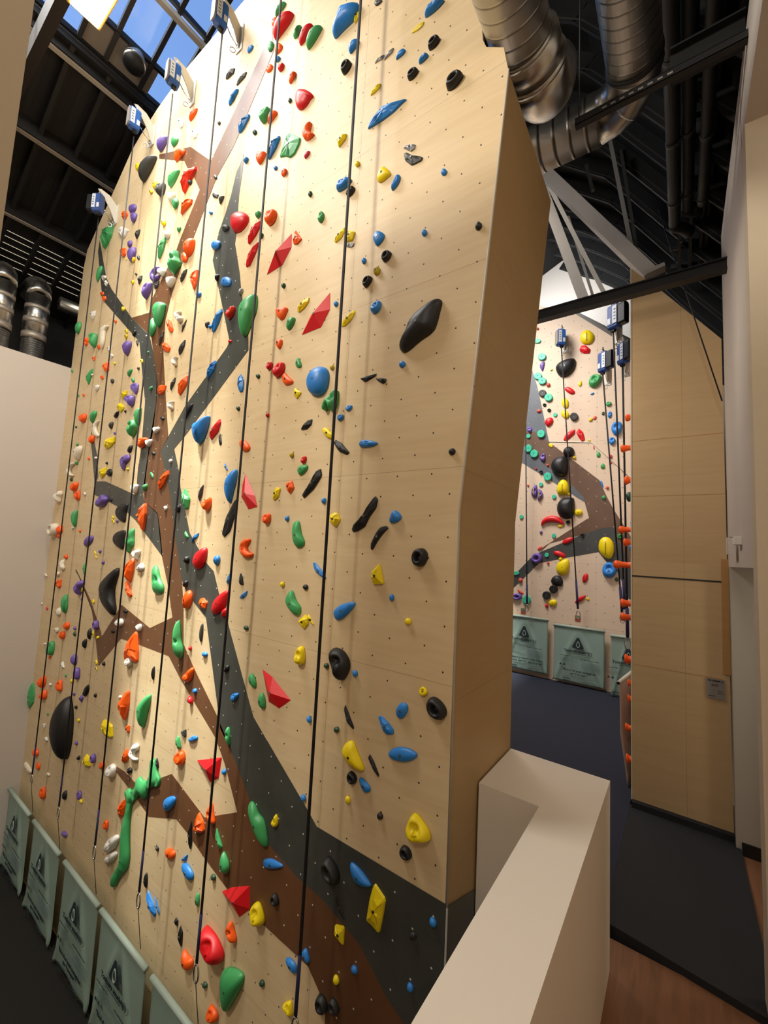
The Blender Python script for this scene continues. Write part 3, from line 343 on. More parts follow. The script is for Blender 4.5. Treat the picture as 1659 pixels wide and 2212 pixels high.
redorange|J|66|-3491,6701 -3448,6691 -3396,6737 -3385,6792 -3421,6809 -3475,6791 -3497,6737|small red-orange jug left of the big green drop-shaped hold in the middle
red|K|16|-3408,6474 -3425,6483 -3445,6487 -3460,6485 -3466,6478 -3460,6467 -3443,6459 -3423,6455 -3408,6457 -3402,6464|tiny red foothold below left of the big green drop-shaped hold in the middle
blue|F|37|-3749,6166 -3656,6232 -3627,6304 -3648,6335 -3753,6270 -3779,6204|nearest slim blue angular hold above the big blue shield hold beside the trunk fork
blue|B|94|-3866,5626 -3830,5547 -3786,5510 -3728,5549 -3673,5643 -3645,5760 -3670,5792 -3738,5746 -3862,5742 -3887,5697|big blue shield hold beside the trunk fork on the tall wall
red|F|34|-3597,5539 -3496,5609 -3465,5694 -3485,5733 -3604,5634 -3632,5576|slim red angular hold right of the big blue shield hold beside the trunk fork
black|F|12|-3456,5472 -3424,5484 -3457,5590 -3484,5563|small slim black angular hold above the tall blue tongue hold
blue|F|12|-3324,5236 -3291,5227 -3342,5298 -3355,5288|tiny slim blue angular hold above the tall blue tongue hold
blue|B|62|-3275,5009 -3226,4934 -3200,4928 -3174,5050 -3145,5131 -3144,5234 -3203,5223 -3269,5162 -3287,5093|tall blue tongue hold on the tall wall
orange|F|42|-4492,5093 -4406,5152 -4328,5256 -4340,5311 -4485,5238 -4527,5147|slim orange angular hold below right of the lower purple hooked hold
black|B|30|-4104,5801 -4060,5850 -3995,5914 -3981,5971 -4057,5954 -4100,5894 -4135,5817|slim black rounded hold above left of the big blue shield hold beside the trunk fork
orange|B|76|-4418,7739 -4381,7678 -4295,7689 -4256,7778 -4266,7864 -4403,7863 -4430,7794|nearest orange rounded hold below left of the big red bowl-shaped hold
orange|B|35|-4484,7662 -4397,7625 -4373,7688 -4448,7769 -4491,7780 -4523,7737|nearest orange rounded hold above right of the open purple hook hold
orange|J|73|-6954,5185 -6871,5173 -6802,5238 -6804,5308 -6893,5316 -6960,5285 -6983,5218|nearest orange jug below the open cream crescent at the left edge
orange|J|62|-6784,5065 -6702,5037 -6677,5092 -6709,5191 -6803,5180 -6824,5114|orange jug left of the purple jug beside the leftmost black branch
white|K|25|-6542,5149 -6550,5136 -6548,5120 -6536,5107 -6519,5102 -6503,5107 -6495,5120 -6497,5135 -6509,5148 -6526,5153|tiny white foothold left of the purple jug beside the leftmost black branch
cream|J|89|-7514,5055 -7387,5018 -7394,5113 -7359,5158 -7394,5222 -7556,5172 -7598,5120|cream jug below left of the open cream crescent at the left edge
green|B|56|-6757,4695 -6702,4675 -6702,4803 -6717,4909 -6762,4918 -6826,4887 -6830,4811|nearest slim green rounded hold above right of the cream ring hold at the left edge
white|K|20|-6791,4684 -6817,4683 -6841,4675 -6853,4664 -6849,4653 -6831,4647 -6805,4649 -6782,4657 -6770,4668 -6773,4679|nearest tiny white foothold right of the cream ring hold at the left edge
orange|K|22|-6560,4647 -6568,4636 -6566,4623 -6554,4613 -6538,4610 -6523,4614 -6516,4625 -6518,4638 -6529,4648 -6545,4651|tiny orange foothold right of the cream ring hold at the left edge
cream|D|92|-7544,4546 -7418,4517 -7324,4610 -7360,4728 -7477,4730 -7598,4684 -7618,4625|cream ring hold at the left edge on the tall wall
orange|J|66|-7289,4582 -7212,4579 -7184,4624 -7221,4715 -7329,4682 -7352,4631|nearest orange jug right of the cream ring hold at the left edge
orange|K|28|-7277,4562 -7311,4570 -7351,4569 -7382,4559 -7391,4543 -7374,4528 -7339,4520 -7299,4521 -7269,4531 -7261,4547|nearest small orange foothold below right of the cream ring hold at the left edge
purple|J|85|-6012,4946 -5968,4934 -5823,4956 -5759,5004 -5751,5057 -5827,5078 -5897,5105 -5942,5080 -6016,4996|purple jug beside the leftmost black branch on the tall wall
black|K|22|-5686,5043 -5693,5033 -5691,5020 -5681,5009 -5667,5005 -5653,5009 -5646,5020 -5648,5033 -5658,5043 -5672,5047|nearest tiny black foothold right of the purple jug beside the leftmost black branch
yellow|B|13|-5557,4788 -5534,4807 -5586,4838 -5620,4821|tiny yellow rounded hold below left of the upper black half-moon hold
yellow|B|12|-5523,4731 -5498,4750 -5576,4797 -5614,4794|nearest tiny slim yellow rounded hold below left of the upper black half-moon hold
purple|K|18|-5417,4772 -5433,4778 -5453,4778 -5467,4772 -5472,4762 -5464,4752 -5447,4746 -5428,4747 -5414,4753 -5409,4763|nearest tiny purple foothold below left of the upper black half-moon hold
black|B|40|-5477,4827 -5373,4772 -5244,4747 -5213,4765 -5224,4864 -5195,4936 -5203,4980 -5378,4971 -5480,4931 -5509,4874|upper black half-moon hold on the tall wall
black|B|40|-5460,4503 -5360,4466 -5220,4435 -5188,4451 -5193,4558 -5181,4639 -5208,4669 -5381,4648 -5482,4605 -5498,4548|lower black half-moon hold on the tall wall
green|J|58|-5092,4489 -5056,4482 -5057,4407 -5015,4405 -4999,4476 -4954,4487 -4942,4539 -4963,4581 -4968,4690 -5035,4684 -5038,4579 -5113,4568 -5112,4523|green cactus-shaped hold on the tall wall
white|J|64|-5075,5110 -5006,5061 -4983,5136 -4982,5185 -5071,5193 -5120,5165|white jug above right of the upper black half-moon hold
green|K|41|-4813,5178 -4833,5162 -4842,5138 -4837,5115 -4821,5102 -4800,5105 -4781,5121 -4772,5145 -4776,5168 -4792,5180|nearest small green foothold above the tall orange spindle hold
orange|F|73|-4812,4746 -4779,4670 -4742,4658 -4733,4723 -4721,4842 -4749,4944 -4770,4974 -4820,4901 -4867,4822|tall orange spindle hold on the tall wall
white|K|30|-4341,4923 -4349,4909 -4348,4891 -4336,4877 -4319,4872 -4303,4878 -4294,4892 -4296,4909 -4307,4923 -4324,4929|tiny white foothold right of the tall orange spindle hold
purple|B|47|-6241,4427 -6096,4493 -6073,4563 -6116,4581 -6216,4579 -6305,4525 -6332,4443|purple rounded hold left of the lower black half-moon hold
purple|K|23|-5831,4410 -5843,4401 -5848,4388 -5843,4375 -5830,4369 -5815,4370 -5802,4379 -5798,4392 -5803,4404 -5815,4411|nearest tiny purple foothold below left of the lower black half-moon hold
purple|K|24|-5704,4282 -5716,4273 -5721,4259 -5716,4246 -5705,4239 -5690,4241 -5678,4251 -5673,4265 -5678,4278 -5690,4284|nearest tiny purple foothold above the giant black crescent hold
yellow|B|12|-5966,4350 -5924,4343 -5986,4393 -6011,4387|nearest tiny slim yellow rounded hold below left of the lower black half-moon hold
yellow|B|12|-5928,4299 -5889,4301 -5948,4342 -5972,4336|nearest tiny slim yellow rounded hold below left of the green cactus-shaped hold
orange|K|32|-6947,4292 -6958,4275 -6953,4253 -6935,4237 -6911,4232 -6890,4240 -6880,4258 -6884,4278 -6902,4295 -6926,4300|second small orange foothold below right of the cream ring hold at the left edge
cream|B|55|-7032,4092 -6953,4065 -6920,4116 -6966,4161 -6985,4230 -7044,4221 -7062,4166|nearest slim cream rounded hold below the cream ring hold at the left edge
cream|K|38|-7151,4047 -7179,4034 -7194,4012 -7191,3991 -7170,3978 -7140,3979 -7112,3992 -7098,4014 -7101,4035 -7121,4048|small cream foothold below the cream ring hold at the left edge
cream|K|20|-7697,3972 -7682,3957 -7653,3943 -7622,3936 -7601,3937 -7597,3947 -7612,3962 -7640,3975 -7671,3983 -7693,3982|nearest tiny cream foothold below the cream ring hold at the left edge
orange|F|46|-7095,3822 -7030,3823 -7001,3857 -7011,3951 -7105,3937 -7127,3912|orange angular hold left of the giant black crescent hold
green|B|26|-6216,4049 -6206,4110 -6226,4223 -6270,4215 -6266,4165|small slim green rounded hold above left of the giant black crescent hold
purple|J|89|-6337,3831 -6275,3801 -6253,3879 -6193,3952 -6186,3992 -6275,4010 -6349,3950 -6375,3888|purple jug left of the giant black crescent hold
yellow|B|19|-6253,3848 -6213,3871 -6207,3921 -6258,3902 -6273,3866|tiny slim yellow rounded hold left of the giant black crescent hold
white|J|59|-4904,4385 -4846,4354 -4812,4343 -4806,4382 -4771,4426 -4787,4460 -4902,4445 -4929,4409|white jug below right of the green cactus-shaped hold
white|B|31|-4806,4230 -4723,4227 -4653,4249 -4653,4286 -4704,4322 -4767,4300 -4823,4254|white rounded hold above left of the big green sock-shaped hold
orange|F|71|-5024,4154 -4955,4090 -4923,4103 -4889,4215 -4879,4326 -4923,4359 -4996,4268 -5063,4247 -5095,4201|orange angular hold above right of the giant black crescent hold
orange|F|33|-4997,3976 -4908,3920 -4867,3964 -4973,4081 -5039,4097 -5055,4074|slim orange angular hold right of the giant black crescent hold
green|J|51|-4401,4069 -4359,4020 -4219,4040 -4197,4088 -4225,4140 -4298,4188 -4355,4286 -4408,4321 -4451,4296 -4439,4209|big green sock-shaped hold on the tall wall
yellow|J|27|-5847,3743 -5822,3774 -5863,3812 -5880,3782|tiny yellow jug below left of the giant black crescent hold
purple|K|16|-6240,3778 -6244,3768 -6241,3756 -6232,3747 -6221,3745 -6211,3749 -6207,3760 -6210,3771 -6218,3780 -6230,3783|tiny purple foothold left of the giant black crescent hold
cream|K|18|-7728,3556 -7714,3543 -7688,3531 -7660,3526 -7640,3528 -7637,3537 -7650,3549 -7676,3561 -7705,3567 -7724,3565|nearest tiny cream foothold above the green leaf hold at the lower left edge
black|B|85|-5574,3792 -5376,3709 -5234,3679 -5204,3766 -5269,3862 -5310,3981 -5274,4072 -5232,4181 -5263,4246 -5479,4147 -5667,4023 -5663,3930|giant black crescent hold on the tall wall
green|B|59|-6777,3547 -6705,3511 -6660,3602 -6690,3721 -6755,3777 -6802,3753 -6810,3648|slim green rounded hold left of the giant black crescent hold
cream|B|46|-6948,3451 -6874,3471 -6885,3553 -6945,3584 -7026,3516|cream rounded hold left of the giant black crescent hold
green|F|44|-3987,4960 -3951,4886 -3885,4891 -3874,4990 -3976,5100 -4007,5069|slim green angular hold right of the tall orange spindle hold
gray|F|23|-3702,4958 -3669,5029 -3663,5118 -3685,5104 -3720,5044 -3728,4985|small slim grey angular hold left of the tall blue tongue hold
orange|J|68|-3590,4876 -3535,4859 -3500,4921 -3511,4992 -3554,4992 -3569,4949 -3597,4963 -3621,4934|nearest orange jug above left of the long black leaf hold
black|F|21|-3259,4630 -3181,4683 -3112,4873 -3100,4981 -3152,4955 -3260,4805 -3301,4653|long black leaf hold on the tall wall
black|K|42|-4084,4926 -4097,4908 -4100,4884 -4091,4864 -4074,4854 -4055,4859 -4042,4877 -4039,4901 -4048,4921 -4065,4931|small black foothold right of the tall orange spindle hold
green|F|17|-3906,4617 -3867,4593 -3835,4620 -3903,4678 -3920,4663|small green angular hold above left of the upper red dish hold on the black trunk
blue|F|15|-3773,4569 -3684,4623 -3666,4665 -3747,4636 -3796,4583|small slim blue angular hold above the upper red dish hold on the black trunk
red|B|60|-3669,4333 -3604,4324 -3528,4365 -3497,4464 -3506,4541 -3610,4509 -3676,4456 -3698,4382|upper red dish hold on the black trunk on the tall wall
blue|B|35|-3365,4402 -3324,4371 -3286,4428 -3310,4470 -3355,4469 -3378,4429|nearest small blue rounded hold right of the upper red dish hold on the black trunk
black|K|40|-3852,4432 -3864,4413 -3861,4390 -3844,4373 -3820,4367 -3798,4376 -3786,4395 -3789,4417 -3806,4435 -3830,4441|small black foothold left of the upper red dish hold on the black trunk
blue|F|17|-3150,4234 -3119,4272 -3127,4331 -3158,4295 -3169,4242|nearest tiny slim blue angular hold above the lower red dish hold on the black trunk
black|K|33|-3806,4210 -3826,4197 -3838,4177 -3837,4156 -3824,4145 -3804,4146 -3784,4159 -3772,4179 -3773,4199 -3786,4211|nearest small black foothold below left of the upper red dish hold on the black trunk
orange|B|52|-3774,3948 -3714,3958 -3666,4027 -3680,4110 -3745,4137 -3803,4056 -3796,3955|orange rounded hold left of the lower red dish hold on the black trunk
orange|F|30|-3507,3990 -3443,3984 -3426,4047 -3490,4081 -3542,4069 -3563,4025|small orange angular hold left of the lower red dish hold on the black trunk
red|B|48|-3318,3954 -3238,3971 -3150,4047 -3123,4127 -3123,4196 -3244,4142 -3334,4053 -3342,3971|lower red dish hold on the black trunk on the tall wall
red|K|37|-3149,4034 -3171,4017 -3186,3991 -3186,3966 -3172,3953 -3150,3955 -3127,3973 -3113,3999 -3113,4023 -3126,4036|small red foothold below right of the lower red dish hold on the black trunk
gray|B|20|-3466,3681 -3455,3790 -3470,3873 -3502,3825 -3503,3716|small slim grey rounded hold right of the tall green hold on the brown trunk
green|J|76|-3815,3506 -3770,3492 -3735,3525 -3744,3593 -3796,3656 -3813,3738 -3860,3840 -3881,3817 -3860,3620|tall green hold on the brown trunk on the tall wall
red|K|23|-3646,3629 -3650,3618 -3648,3605 -3639,3596 -3627,3594 -3617,3599 -3613,3610 -3615,3622 -3624,3631 -3636,3634|tiny red foothold below right of the tall green hold on the brown trunk
blue|K|24|-3368,3621 -3388,3626 -3412,3623 -3430,3612 -3435,3598 -3425,3586 -3404,3581 -3381,3585 -3363,3596 -3358,3610|nearest tiny blue foothold below right of the tall green hold on the brown trunk
black|K|29|-3065,3582 -3084,3568 -3095,3547 -3094,3528 -3081,3518 -3061,3521 -3043,3535 -3032,3555 -3033,3574 -3046,3584|nearest tiny black foothold above left of the red arrowhead volume
orange|J|52|-3671,3312 -3578,3326 -3543,3410 -3546,3476 -3637,3406 -3701,3347|nearest orange jug below the tall green hold on the brown trunk
blue|K|26|-3513,3286 -3520,3273 -3516,3259 -3504,3250 -3488,3248 -3474,3255 -3467,3268 -3471,3282 -3482,3291 -3499,3293|nearest tiny blue foothold below the tall green hold on the brown trunk
red|K|36|-3583,3199 -3580,3179 -3565,3161 -3544,3150 -3525,3151 -3516,3164 -3519,3183 -3533,3201 -3554,3212 -3573,3211|tiny red foothold right of the green scoop hold
blue|J|33|-2958,3318 -2924,3320 -2881,3367 -2879,3403 -2960,3375 -2971,3337|small blue jug left of the red arrowhead volume
orange|F|50|-4879,3270 -4759,3300 -4633,3284 -4581,3317 -4597,3424 -4658,3589 -4706,3601 -4861,3462 -4908,3322|big orange leaf hold under the brown branch on the tall wall
white|J|52|-4819,3234 -4751,3221 -4697,3262 -4722,3313 -4800,3317 -4844,3262|small white jug below the big orange leaf hold under the brown branch
orange|F|70|-4804,2728 -4723,2685 -4675,2858 -4696,2989 -4760,2972 -4830,2872 -4881,2798|orange spearhead hold on the tall wall
white|K|20|-4866,2898 -4887,2900 -4911,2895 -4929,2885 -4933,2872 -4923,2863 -4901,2861 -4877,2866 -4860,2877 -4855,2889|nearest tiny white foothold above the orange spearhead hold
green|B|72|-4397,2755 -4340,2715 -4309,2762 -4278,2885 -4240,3024 -4265,3077 -4433,2940 -4447,2863|green scoop hold on the tall wall
yellow|F|51|-5224,2432 -5054,2421 -4965,2445 -5004,2561 -5214,2570 -5261,2464|yellow block hold low on the left on the tall wall
orange|F|24|-4643,2582 -4615,2607 -4627,2669 -4688,2643 -4690,2604|small orange angular hold right of the yellow block hold low on the left
black|B|23|-4238,3186 -4224,3250 -4241,3343 -4267,3309 -4274,3241|small slim black rounded hold below right of the big orange leaf under the brown branch
white|J|51|-5093,3582 -4983,3622 -5013,3685 -5117,3681 -5187,3612|white jug above left of the big orange leaf hold under the brown branch
white|J|43|-4599,3607 -4568,3635 -4580,3689 -4642,3689 -4689,3651|nearest small white jug above the big orange leaf hold under the brown branch
black|K|25|-4945,3789 -4971,3794 -5001,3791 -5024,3780 -5031,3765 -5018,3753 -4992,3747 -4961,3751 -4939,3762 -4933,3776|small black foothold below right of the giant black crescent hold
black|K|22|-5205,3532 -5230,3536 -5258,3532 -5280,3522 -5286,3509 -5274,3498 -5249,3494 -5220,3498 -5199,3508 -5194,3521|tiny black foothold above left of the big orange leaf hold under the brown branch
pink|K|20|-7453,3520 -7460,3507 -7455,3493 -7442,3482 -7425,3479 -7411,3485 -7404,3498 -7408,3513 -7421,3524 -7438,3526|tiny pink foothold left of the giant black crescent hold
orange|J|47|-6661,3331 -6602,3329 -6523,3355 -6535,3433 -6665,3412 -6690,3363|nearest orange jug below left of the giant black crescent hold
orange|J|57|-6744,3197 -6671,3187 -6640,3227 -6652,3300 -6768,3283 -6778,3239|nearest orange jug above left of the orange spearhead hold
purple|K|25|-6344,3404 -6355,3392 -6355,3377 -6345,3365 -6329,3361 -6312,3365 -6302,3378 -6302,3392 -6312,3404 -6328,3409|tiny purple foothold below left of the giant black crescent hold
darkgreen|K|24|-6334,3339 -6340,3323 -6335,3304 -6321,3290 -6303,3287 -6288,3295 -6282,3311 -6287,3329 -6301,3343 -6319,3347|nearest tiny dark green foothold below left of the giant black crescent hold
cream|B|29|-6945,3224 -6895,3247 -6903,3308 -7002,3294 -7052,3267|small cream rounded hold below left of the giant black crescent hold
green|J|76|-7110,2902 -7056,2911 -6981,2939 -6968,3018 -6995,3106 -7078,3106 -7139,3056 -7161,2989|nearest green jug above the green leaf hold at the lower left edge
orange|K|22|-7117,2890 -7125,2878 -7121,2866 -7107,2857 -7089,2856 -7073,2863 -7066,2874 -7070,2886 -7083,2895 -7101,2896|tiny orange foothold above right of the green leaf hold at the lower left edge
white|K|17|-7309,3029 -7336,3031 -7367,3026 -7391,3016 -7398,3006 -7385,2998 -7358,2996 -7326,3002 -7303,3011 -7296,3022|nearest tiny white foothold above the green leaf hold at the lower left edge
white|F|26|-6573,2838 -6534,2850 -6600,2924 -6673,2870|small white angular hold above right of the green leaf hold at the lower left edge
purple|B|51|-6246,2961 -6184,2948 -6148,2991 -6172,3072 -6219,3094 -6274,3057 -6288,3007|purple rounded hold above right of the green leaf hold at the lower left edge
purple|D|48|-6088,2809 -6034,2807 -6017,2849 -6036,2929 -6087,2958 -6123,2924 -6126,2859|slim purple ring hold above right of the green leaf hold at the lower left edge
green|K|18|-6470,2783 -6475,2773 -6472,2762 -6461,2755 -6447,2754 -6435,2759 -6430,2769 -6433,2780 -6444,2788 -6458,2789|tiny green foothold above right of the green leaf hold at the lower left edge
yellow|K|22|-6262,2766 -6268,2754 -6264,2740 -6251,2730 -6235,2729 -6221,2736 -6215,2748 -6220,2762 -6232,2772 -6249,2773|nearest tiny yellow foothold right of the green leaf hold at the lower left edge
black|B|36|-5862,3335 -5830,3319 -5810,3406 -5854,3470 -5878,3426 -5881,3379|nearest small slim black rounded hold left of the big orange leaf under the brown branch
black|B|39|-5984,3213 -5929,3197 -5920,3286 -5940,3323 -5992,3296 -5999,3257|nearest small slim black rounded hold above left of the orange spearhead hold
yellow|B|15|-5749,3370 -5722,3361 -5770,3454 -5784,3411|nearest tiny slim yellow rounded hold below the giant black crescent hold
yellow|K|22|-5617,3404 -5633,3397 -5640,3384 -5637,3373 -5624,3366 -5607,3367 -5591,3375 -5584,3387 -5587,3398 -5600,3405|tiny yellow foothold left of the big orange leaf hold under the brown branch
purple|D|46|-5709,3480 -5662,3468 -5627,3490 -5642,3552 -5683,3583 -5721,3566 -5726,3515|nearest small purple ring hold below the giant black crescent hold
yellow|B|19|-5578,3076 -5544,3091 -5589,3145 -5607,3116|tiny slim yellow rounded hold left of the big orange leaf hold under the brown branch
yellow|B|13|-5552,3014 -5539,3025 -5576,3072 -5594,3046|tiny slim yellow rounded hold below left of the big orange leaf under the brown branch
black|K|24|-5397,3147 -5403,3135 -5399,3121 -5387,3112 -5372,3110 -5358,3116 -5352,3128 -5356,3142 -5368,3151 -5383,3153|nearest tiny black foothold below left of the big orange leaf hold under the brown branch
orange|J|76|-7272,2449 -7189,2439 -7127,2528 -7154,2620 -7226,2603 -7306,2548 -7327,2491|nearest orange jug above right of the green leaf hold at the lower left edge
orange|J|69|-7171,2301 -7052,2320 -7027,2385 -7074,2467 -7176,2398 -7201,2331|nearest orange jug right of the green leaf hold at the lower left edge
white|K|19|-7002,2539 -6983,2532 -6955,2530 -6927,2535 -6911,2544 -6913,2554 -6931,2562 -6960,2563 -6987,2558 -7004,2549|nearest tiny white foothold above right of the green leaf hold at the lower left edge
orange|J|60|-6627,2540 -6519,2552 -6539,2629 -6575,2700 -6659,2667 -6680,2594|nearest orange jug above the giant black almond hold
green|F|46|-7756,2104 -7648,2049 -7523,2159 -7519,2277 -7560,2386 -7650,2421 -7765,2278 -7824,2166|green leaf hold at the lower left edge on the tall wall
black|B|33|-5832,2665 -5768,2674 -5706,2745 -5707,2812 -5756,2819 -5826,2738 -5852,2678|slim black rounded hold left of the orange spearhead hold
purple|F|29|-5868,2580 -5843,2645 -5895,2666 -5929,2614|small purple angular hold above right of the giant black almond hold
black|K|22|-5522,2768 -5530,2756 -5530,2742 -5522,2730 -5508,2727 -5496,2732 -5488,2744 -5488,2759 -5497,2770 -5510,2774|nearest tiny black foothold left of the orange spearhead hold
purple|K|17|-6103,2633 -6125,2634 -6150,2629 -6168,2619 -6173,2608 -6162,2601 -6140,2599 -6115,2605 -6097,2615 -6092,2625|nearest tiny purple foothold above the giant black almond hold
black|K|23|-6036,2503 -6043,2492 -6039,2480 -6026,2472 -6008,2471 -5993,2478 -5987,2490 -5990,2502 -6004,2510 -6021,2510|nearest tiny black foothold above right of the giant black almond hold
green|K|16|-6933,2182 -6938,2172 -6934,2162 -6923,2155 -6910,2155 -6899,2161 -6895,2170 -6898,2181 -6909,2187 -6922,2188|tiny green foothold above left of the giant black almond hold
white|F|19|-6988,1967 -6957,1985 -6955,2035 -7032,2016 -7082,1978|small white angular hold left of the giant black almond hold
yellow|K|23|-5908,2385 -5917,2373 -5917,2359 -5907,2350 -5892,2347 -5877,2353 -5868,2364 -5868,2378 -5878,2387 -5893,2390|nearest tiny yellow foothold above right of the giant black almond hold
black|B|170|-6374,1972 -6233,1863 -6101,1830 -6022,2028 -6042,2320 -6114,2482 -6234,2592 -6398,2467 -6460,2287 -6425,2070|giant black almond hold on the tall wall
white|B|25|-6844,1833 -6798,1869 -6871,1904 -6931,1853|small white rounded hold below left of the giant black almond hold
green|B|29|-7744,1482 -7700,1525 -7778,1564 -7839,1520|small green rounded hold left of the giant black almond hold
orange|J|52|-7177,1544 -7077,1586 -7107,1661 -7215,1640 -7251,1591|orange jug below left of the giant black almond hold
orange|J|36|-7043,1421 -6973,1440 -6994,1521 -7067,1508 -7079,1470|small orange jug below left of the giant black almond hold
cream|B|34|-7328,1264 -7233,1311 -7276,1348 -7522,1374 -7607,1317|slim cream rounded hold below left of the giant black almond hold
cream|K|19|-6706,1487 -6685,1480 -6652,1478 -6620,1484 -6600,1493 -6600,1503 -6620,1510 -6653,1512 -6686,1506 -6706,1497|tiny cream foothold below the giant black almond hold
orange|J|56|-6760,1175 -6673,1173 -6668,1266 -6726,1317 -6806,1282 -6812,1225|orange jug below the giant black almond hold
black|B|36|-6026,1409 -5994,1458 -6021,1527 -6080,1501 -6083,1423|small slim black rounded hold below the giant black almond hold
purple|J|42|-5619,1560 -5585,1586 -5594,1648 -5660,1666 -5684,1615|small purple jug left of the long green branching vine hold
yellow|K|21|-5623,1578 -5612,1566 -5591,1556 -5567,1553 -5550,1557 -5547,1567 -5557,1579 -5578,1588 -5602,1591 -5619,1587|tiny yellow foothold left of the long green branching vine hold
purple|K|24|-5909,2123 -5915,2111 -5911,2098 -5897,2089 -5879,2089 -5864,2097 -5858,2110 -5863,2123 -5876,2131 -5894,2131|tiny purple foothold below right of the giant black almond hold
yellow|F|44|-5531,1960 -5438,1990 -5453,2068 -5574,2088 -5630,1993|yellow angular hold left of the white jug at the tip of the lowest brown branch
purple|D|42|-5359,2053 -5320,2079 -5339,2146 -5395,2154 -5408,2090|small purple ring hold below left of the yellow block hold low on the left
black|K|25|-5787,1997 -5801,1984 -5805,1968 -5797,1956 -5782,1951 -5765,1957 -5752,1970 -5748,1986 -5755,1998 -5770,2002|tiny black foothold below right of the giant black almond hold
orange|J|40|-5151,2057 -5090,2089 -5101,2148 -5176,2132 -5198,2084|nearest small orange jug left of the white crescent hold low on the left
orange|F|37|-4665,2278 -4583,2334 -4573,2396 -4614,2442 -4672,2399 -4697,2310|slim orange angular hold left of the white crescent hold low on the left
white|J|45|-4474,2374 -4381,2390 -4377,2424 -4446,2426 -4442,2464 -4382,2495 -4389,2551 -4464,2546 -4540,2459 -4551,2397|white crescent hold low on the left on the tall wall
black|K|30|-4524,2286 -4552,2272 -4569,2252 -4569,2234 -4552,2224 -4524,2227 -4497,2241 -4480,2260 -4480,2279 -4497,2288|small black foothold below the white crescent hold low on the left
white|J|69|-4952,2061 -4869,2065 -4815,2107 -4810,2191 -4877,2214 -4948,2177 -4997,2110|white jug at the tip of the lowest brown branch
green|B|50|-4101,2322 -4235,2255 -4289,2287 -4357,2242 -4354,2164 -4448,2088 -4486,2111 -4572,2051 -4494,1984 -4495,1881 -4562,1681 -4523,1465 -4545,1355 -4663,1214 -4650,1126 -4572,1135 -4491,1280 -4372,1391 -4342,1502 -4385,1638 -4419,1839 -4407,1987 -4341,2047 -4267,2130 -4195,2107 -4132,2137 -4110,2235 -4007,2291 -3933,2311 -3920,2382 -3978,2418 -4016,2460 -4058,2523 -4132,2500|long green branching vine hold on the tall wall
black|B|20|-3985,2450 -3993,2495 -4040,2551 -4019,2462|tiny slim black rounded hold below right of the white crescent hold low on the left
blue|B|38|-3786,2152 -3721,2186 -3646,2269 -3645,2333 -3738,2305 -3822,2248 -3837,2190|bright blue hold on the lowest brown branch on the tall wall
orange|F|42|-4624,1765 -4557,1824 -4543,1914 -4566,1971 -4663,1889 -4672,1799|slim orange angular hold left of the long green branching vine hold
orange|J|44|-4902,1542 -4862,1566 -4874,1641 -4930,1633 -4944,1585|small orange jug below left of the long green branching vine hold
white|J|61|-4835,1355 -4724,1407 -4630,1501 -4586,1603 -4662,1604 -4814,1489 -4875,1376|nearest white jug below left of the long green branching vine hold
white|J|47|-4785,1260 -4665,1338 -4588,1441 -4641,1463 -4824,1332 -4849,1255|second white jug below left of the long green branching vine hold
green|F|28|-3688,2717 -3634,2746 -3684,2825 -3705,2833 -3722,2810|small slim green angular hold above left of the red trapezoid volume in the light patch
gray|F|23|-3592,2849 -3575,2870 -3587,2923 -3670,2872|small grey angular hold above left of the red trapezoid volume in the light patch
blue|J|24|-3493,2835 -3397,2883 -3398,2918 -3462,2904 -3547,2842|small blue jug above left of the red trapezoid volume in the light patch
orange|J|63|-3658,2611 -3594,2608 -3552,2669 -3581,2744 -3661,2712 -3707,2656|nearest orange jug left of the red trapezoid volume in the light patch
red|F|49|-3306,2686 -3170,2619 -3058,2691 -3040,2856 -3380,2722|red trapezoid volume in the light patch on the tall wall
blue|K|23|-2999,2781 -3008,2769 -3008,2755 -2999,2745 -2985,2742 -2972,2748 -2964,2760 -2964,2774 -2972,2784 -2986,2787|nearest tiny blue foothold right of the red trapezoid volume in the light patch
orange|J|54|-3095,2359 -3059,2338 -3044,2361 -3077,2407 -3101,2477 -3122,2483 -3144,2413|small slim orange jug right of the bright blue hold on the lowest brown branch
orange|F|47|-3290,2189 -3210,2212 -3181,2243 -3206,2303 -3276,2351 -3305,2283 -3321,2219|orange angular hold below right of the bright blue hold on the lowest brown branch
black|F|23|-3361,2012 -3344,2076 -3373,2245 -3395,2201 -3411,2111|small slim black angular hold below right of the bright blue on the lowest brown branch
green|F|26|-3003,2226 -2946,2199 -2933,2227 -2987,2285 -3025,2330 -3028,2284|small slim green angular hold below left of the long green slug on the trunk seam
green|B|45|-2901,2068 -2847,2062 -2817,2114 -2843,2167 -2908,2211 -2922,2182 -2926,2107|nearest slim green rounded hold above the lowest red pyramid volume
gray|F|16|-3861,1777 -3852,1818 -3896,1832 -3903,1804|tiny grey angular hold below right of the long green branching vine hold
orange|B|31|-3700,1806 -3600,1828 -3568,1902 -3643,1906 -3718,1874 -3737,1836|nearest orange rounded hold below the bright blue hold on the lowest brown branch
blue|F|13|-3412,1899 -3389,1973 -3493,1881|tiny blue angular hold below the bright blue hold on the lowest brown branch
blue|B|36|-3388,1806 -3293,1799 -3273,1865 -3371,1901 -3441,1885 -3463,1847|slim blue rounded hold above left of the lowest red pyramid volume
darkgreen|K|24|-3035,1979 -3042,1964 -3038,1951 -3024,1944 -3007,1946 -2992,1956 -2985,1970 -2988,1983 -3002,1990 -3019,1988|nearest tiny dark green foothold above left of the lowest red pyramid volume
green|J|38|-2970,3004 -2940,2970 -2936,3011 -2943,3066 -2971,3118 -2996,3102 -2989,3035|small slim green jug above right of the red trapezoid volume in the light patch
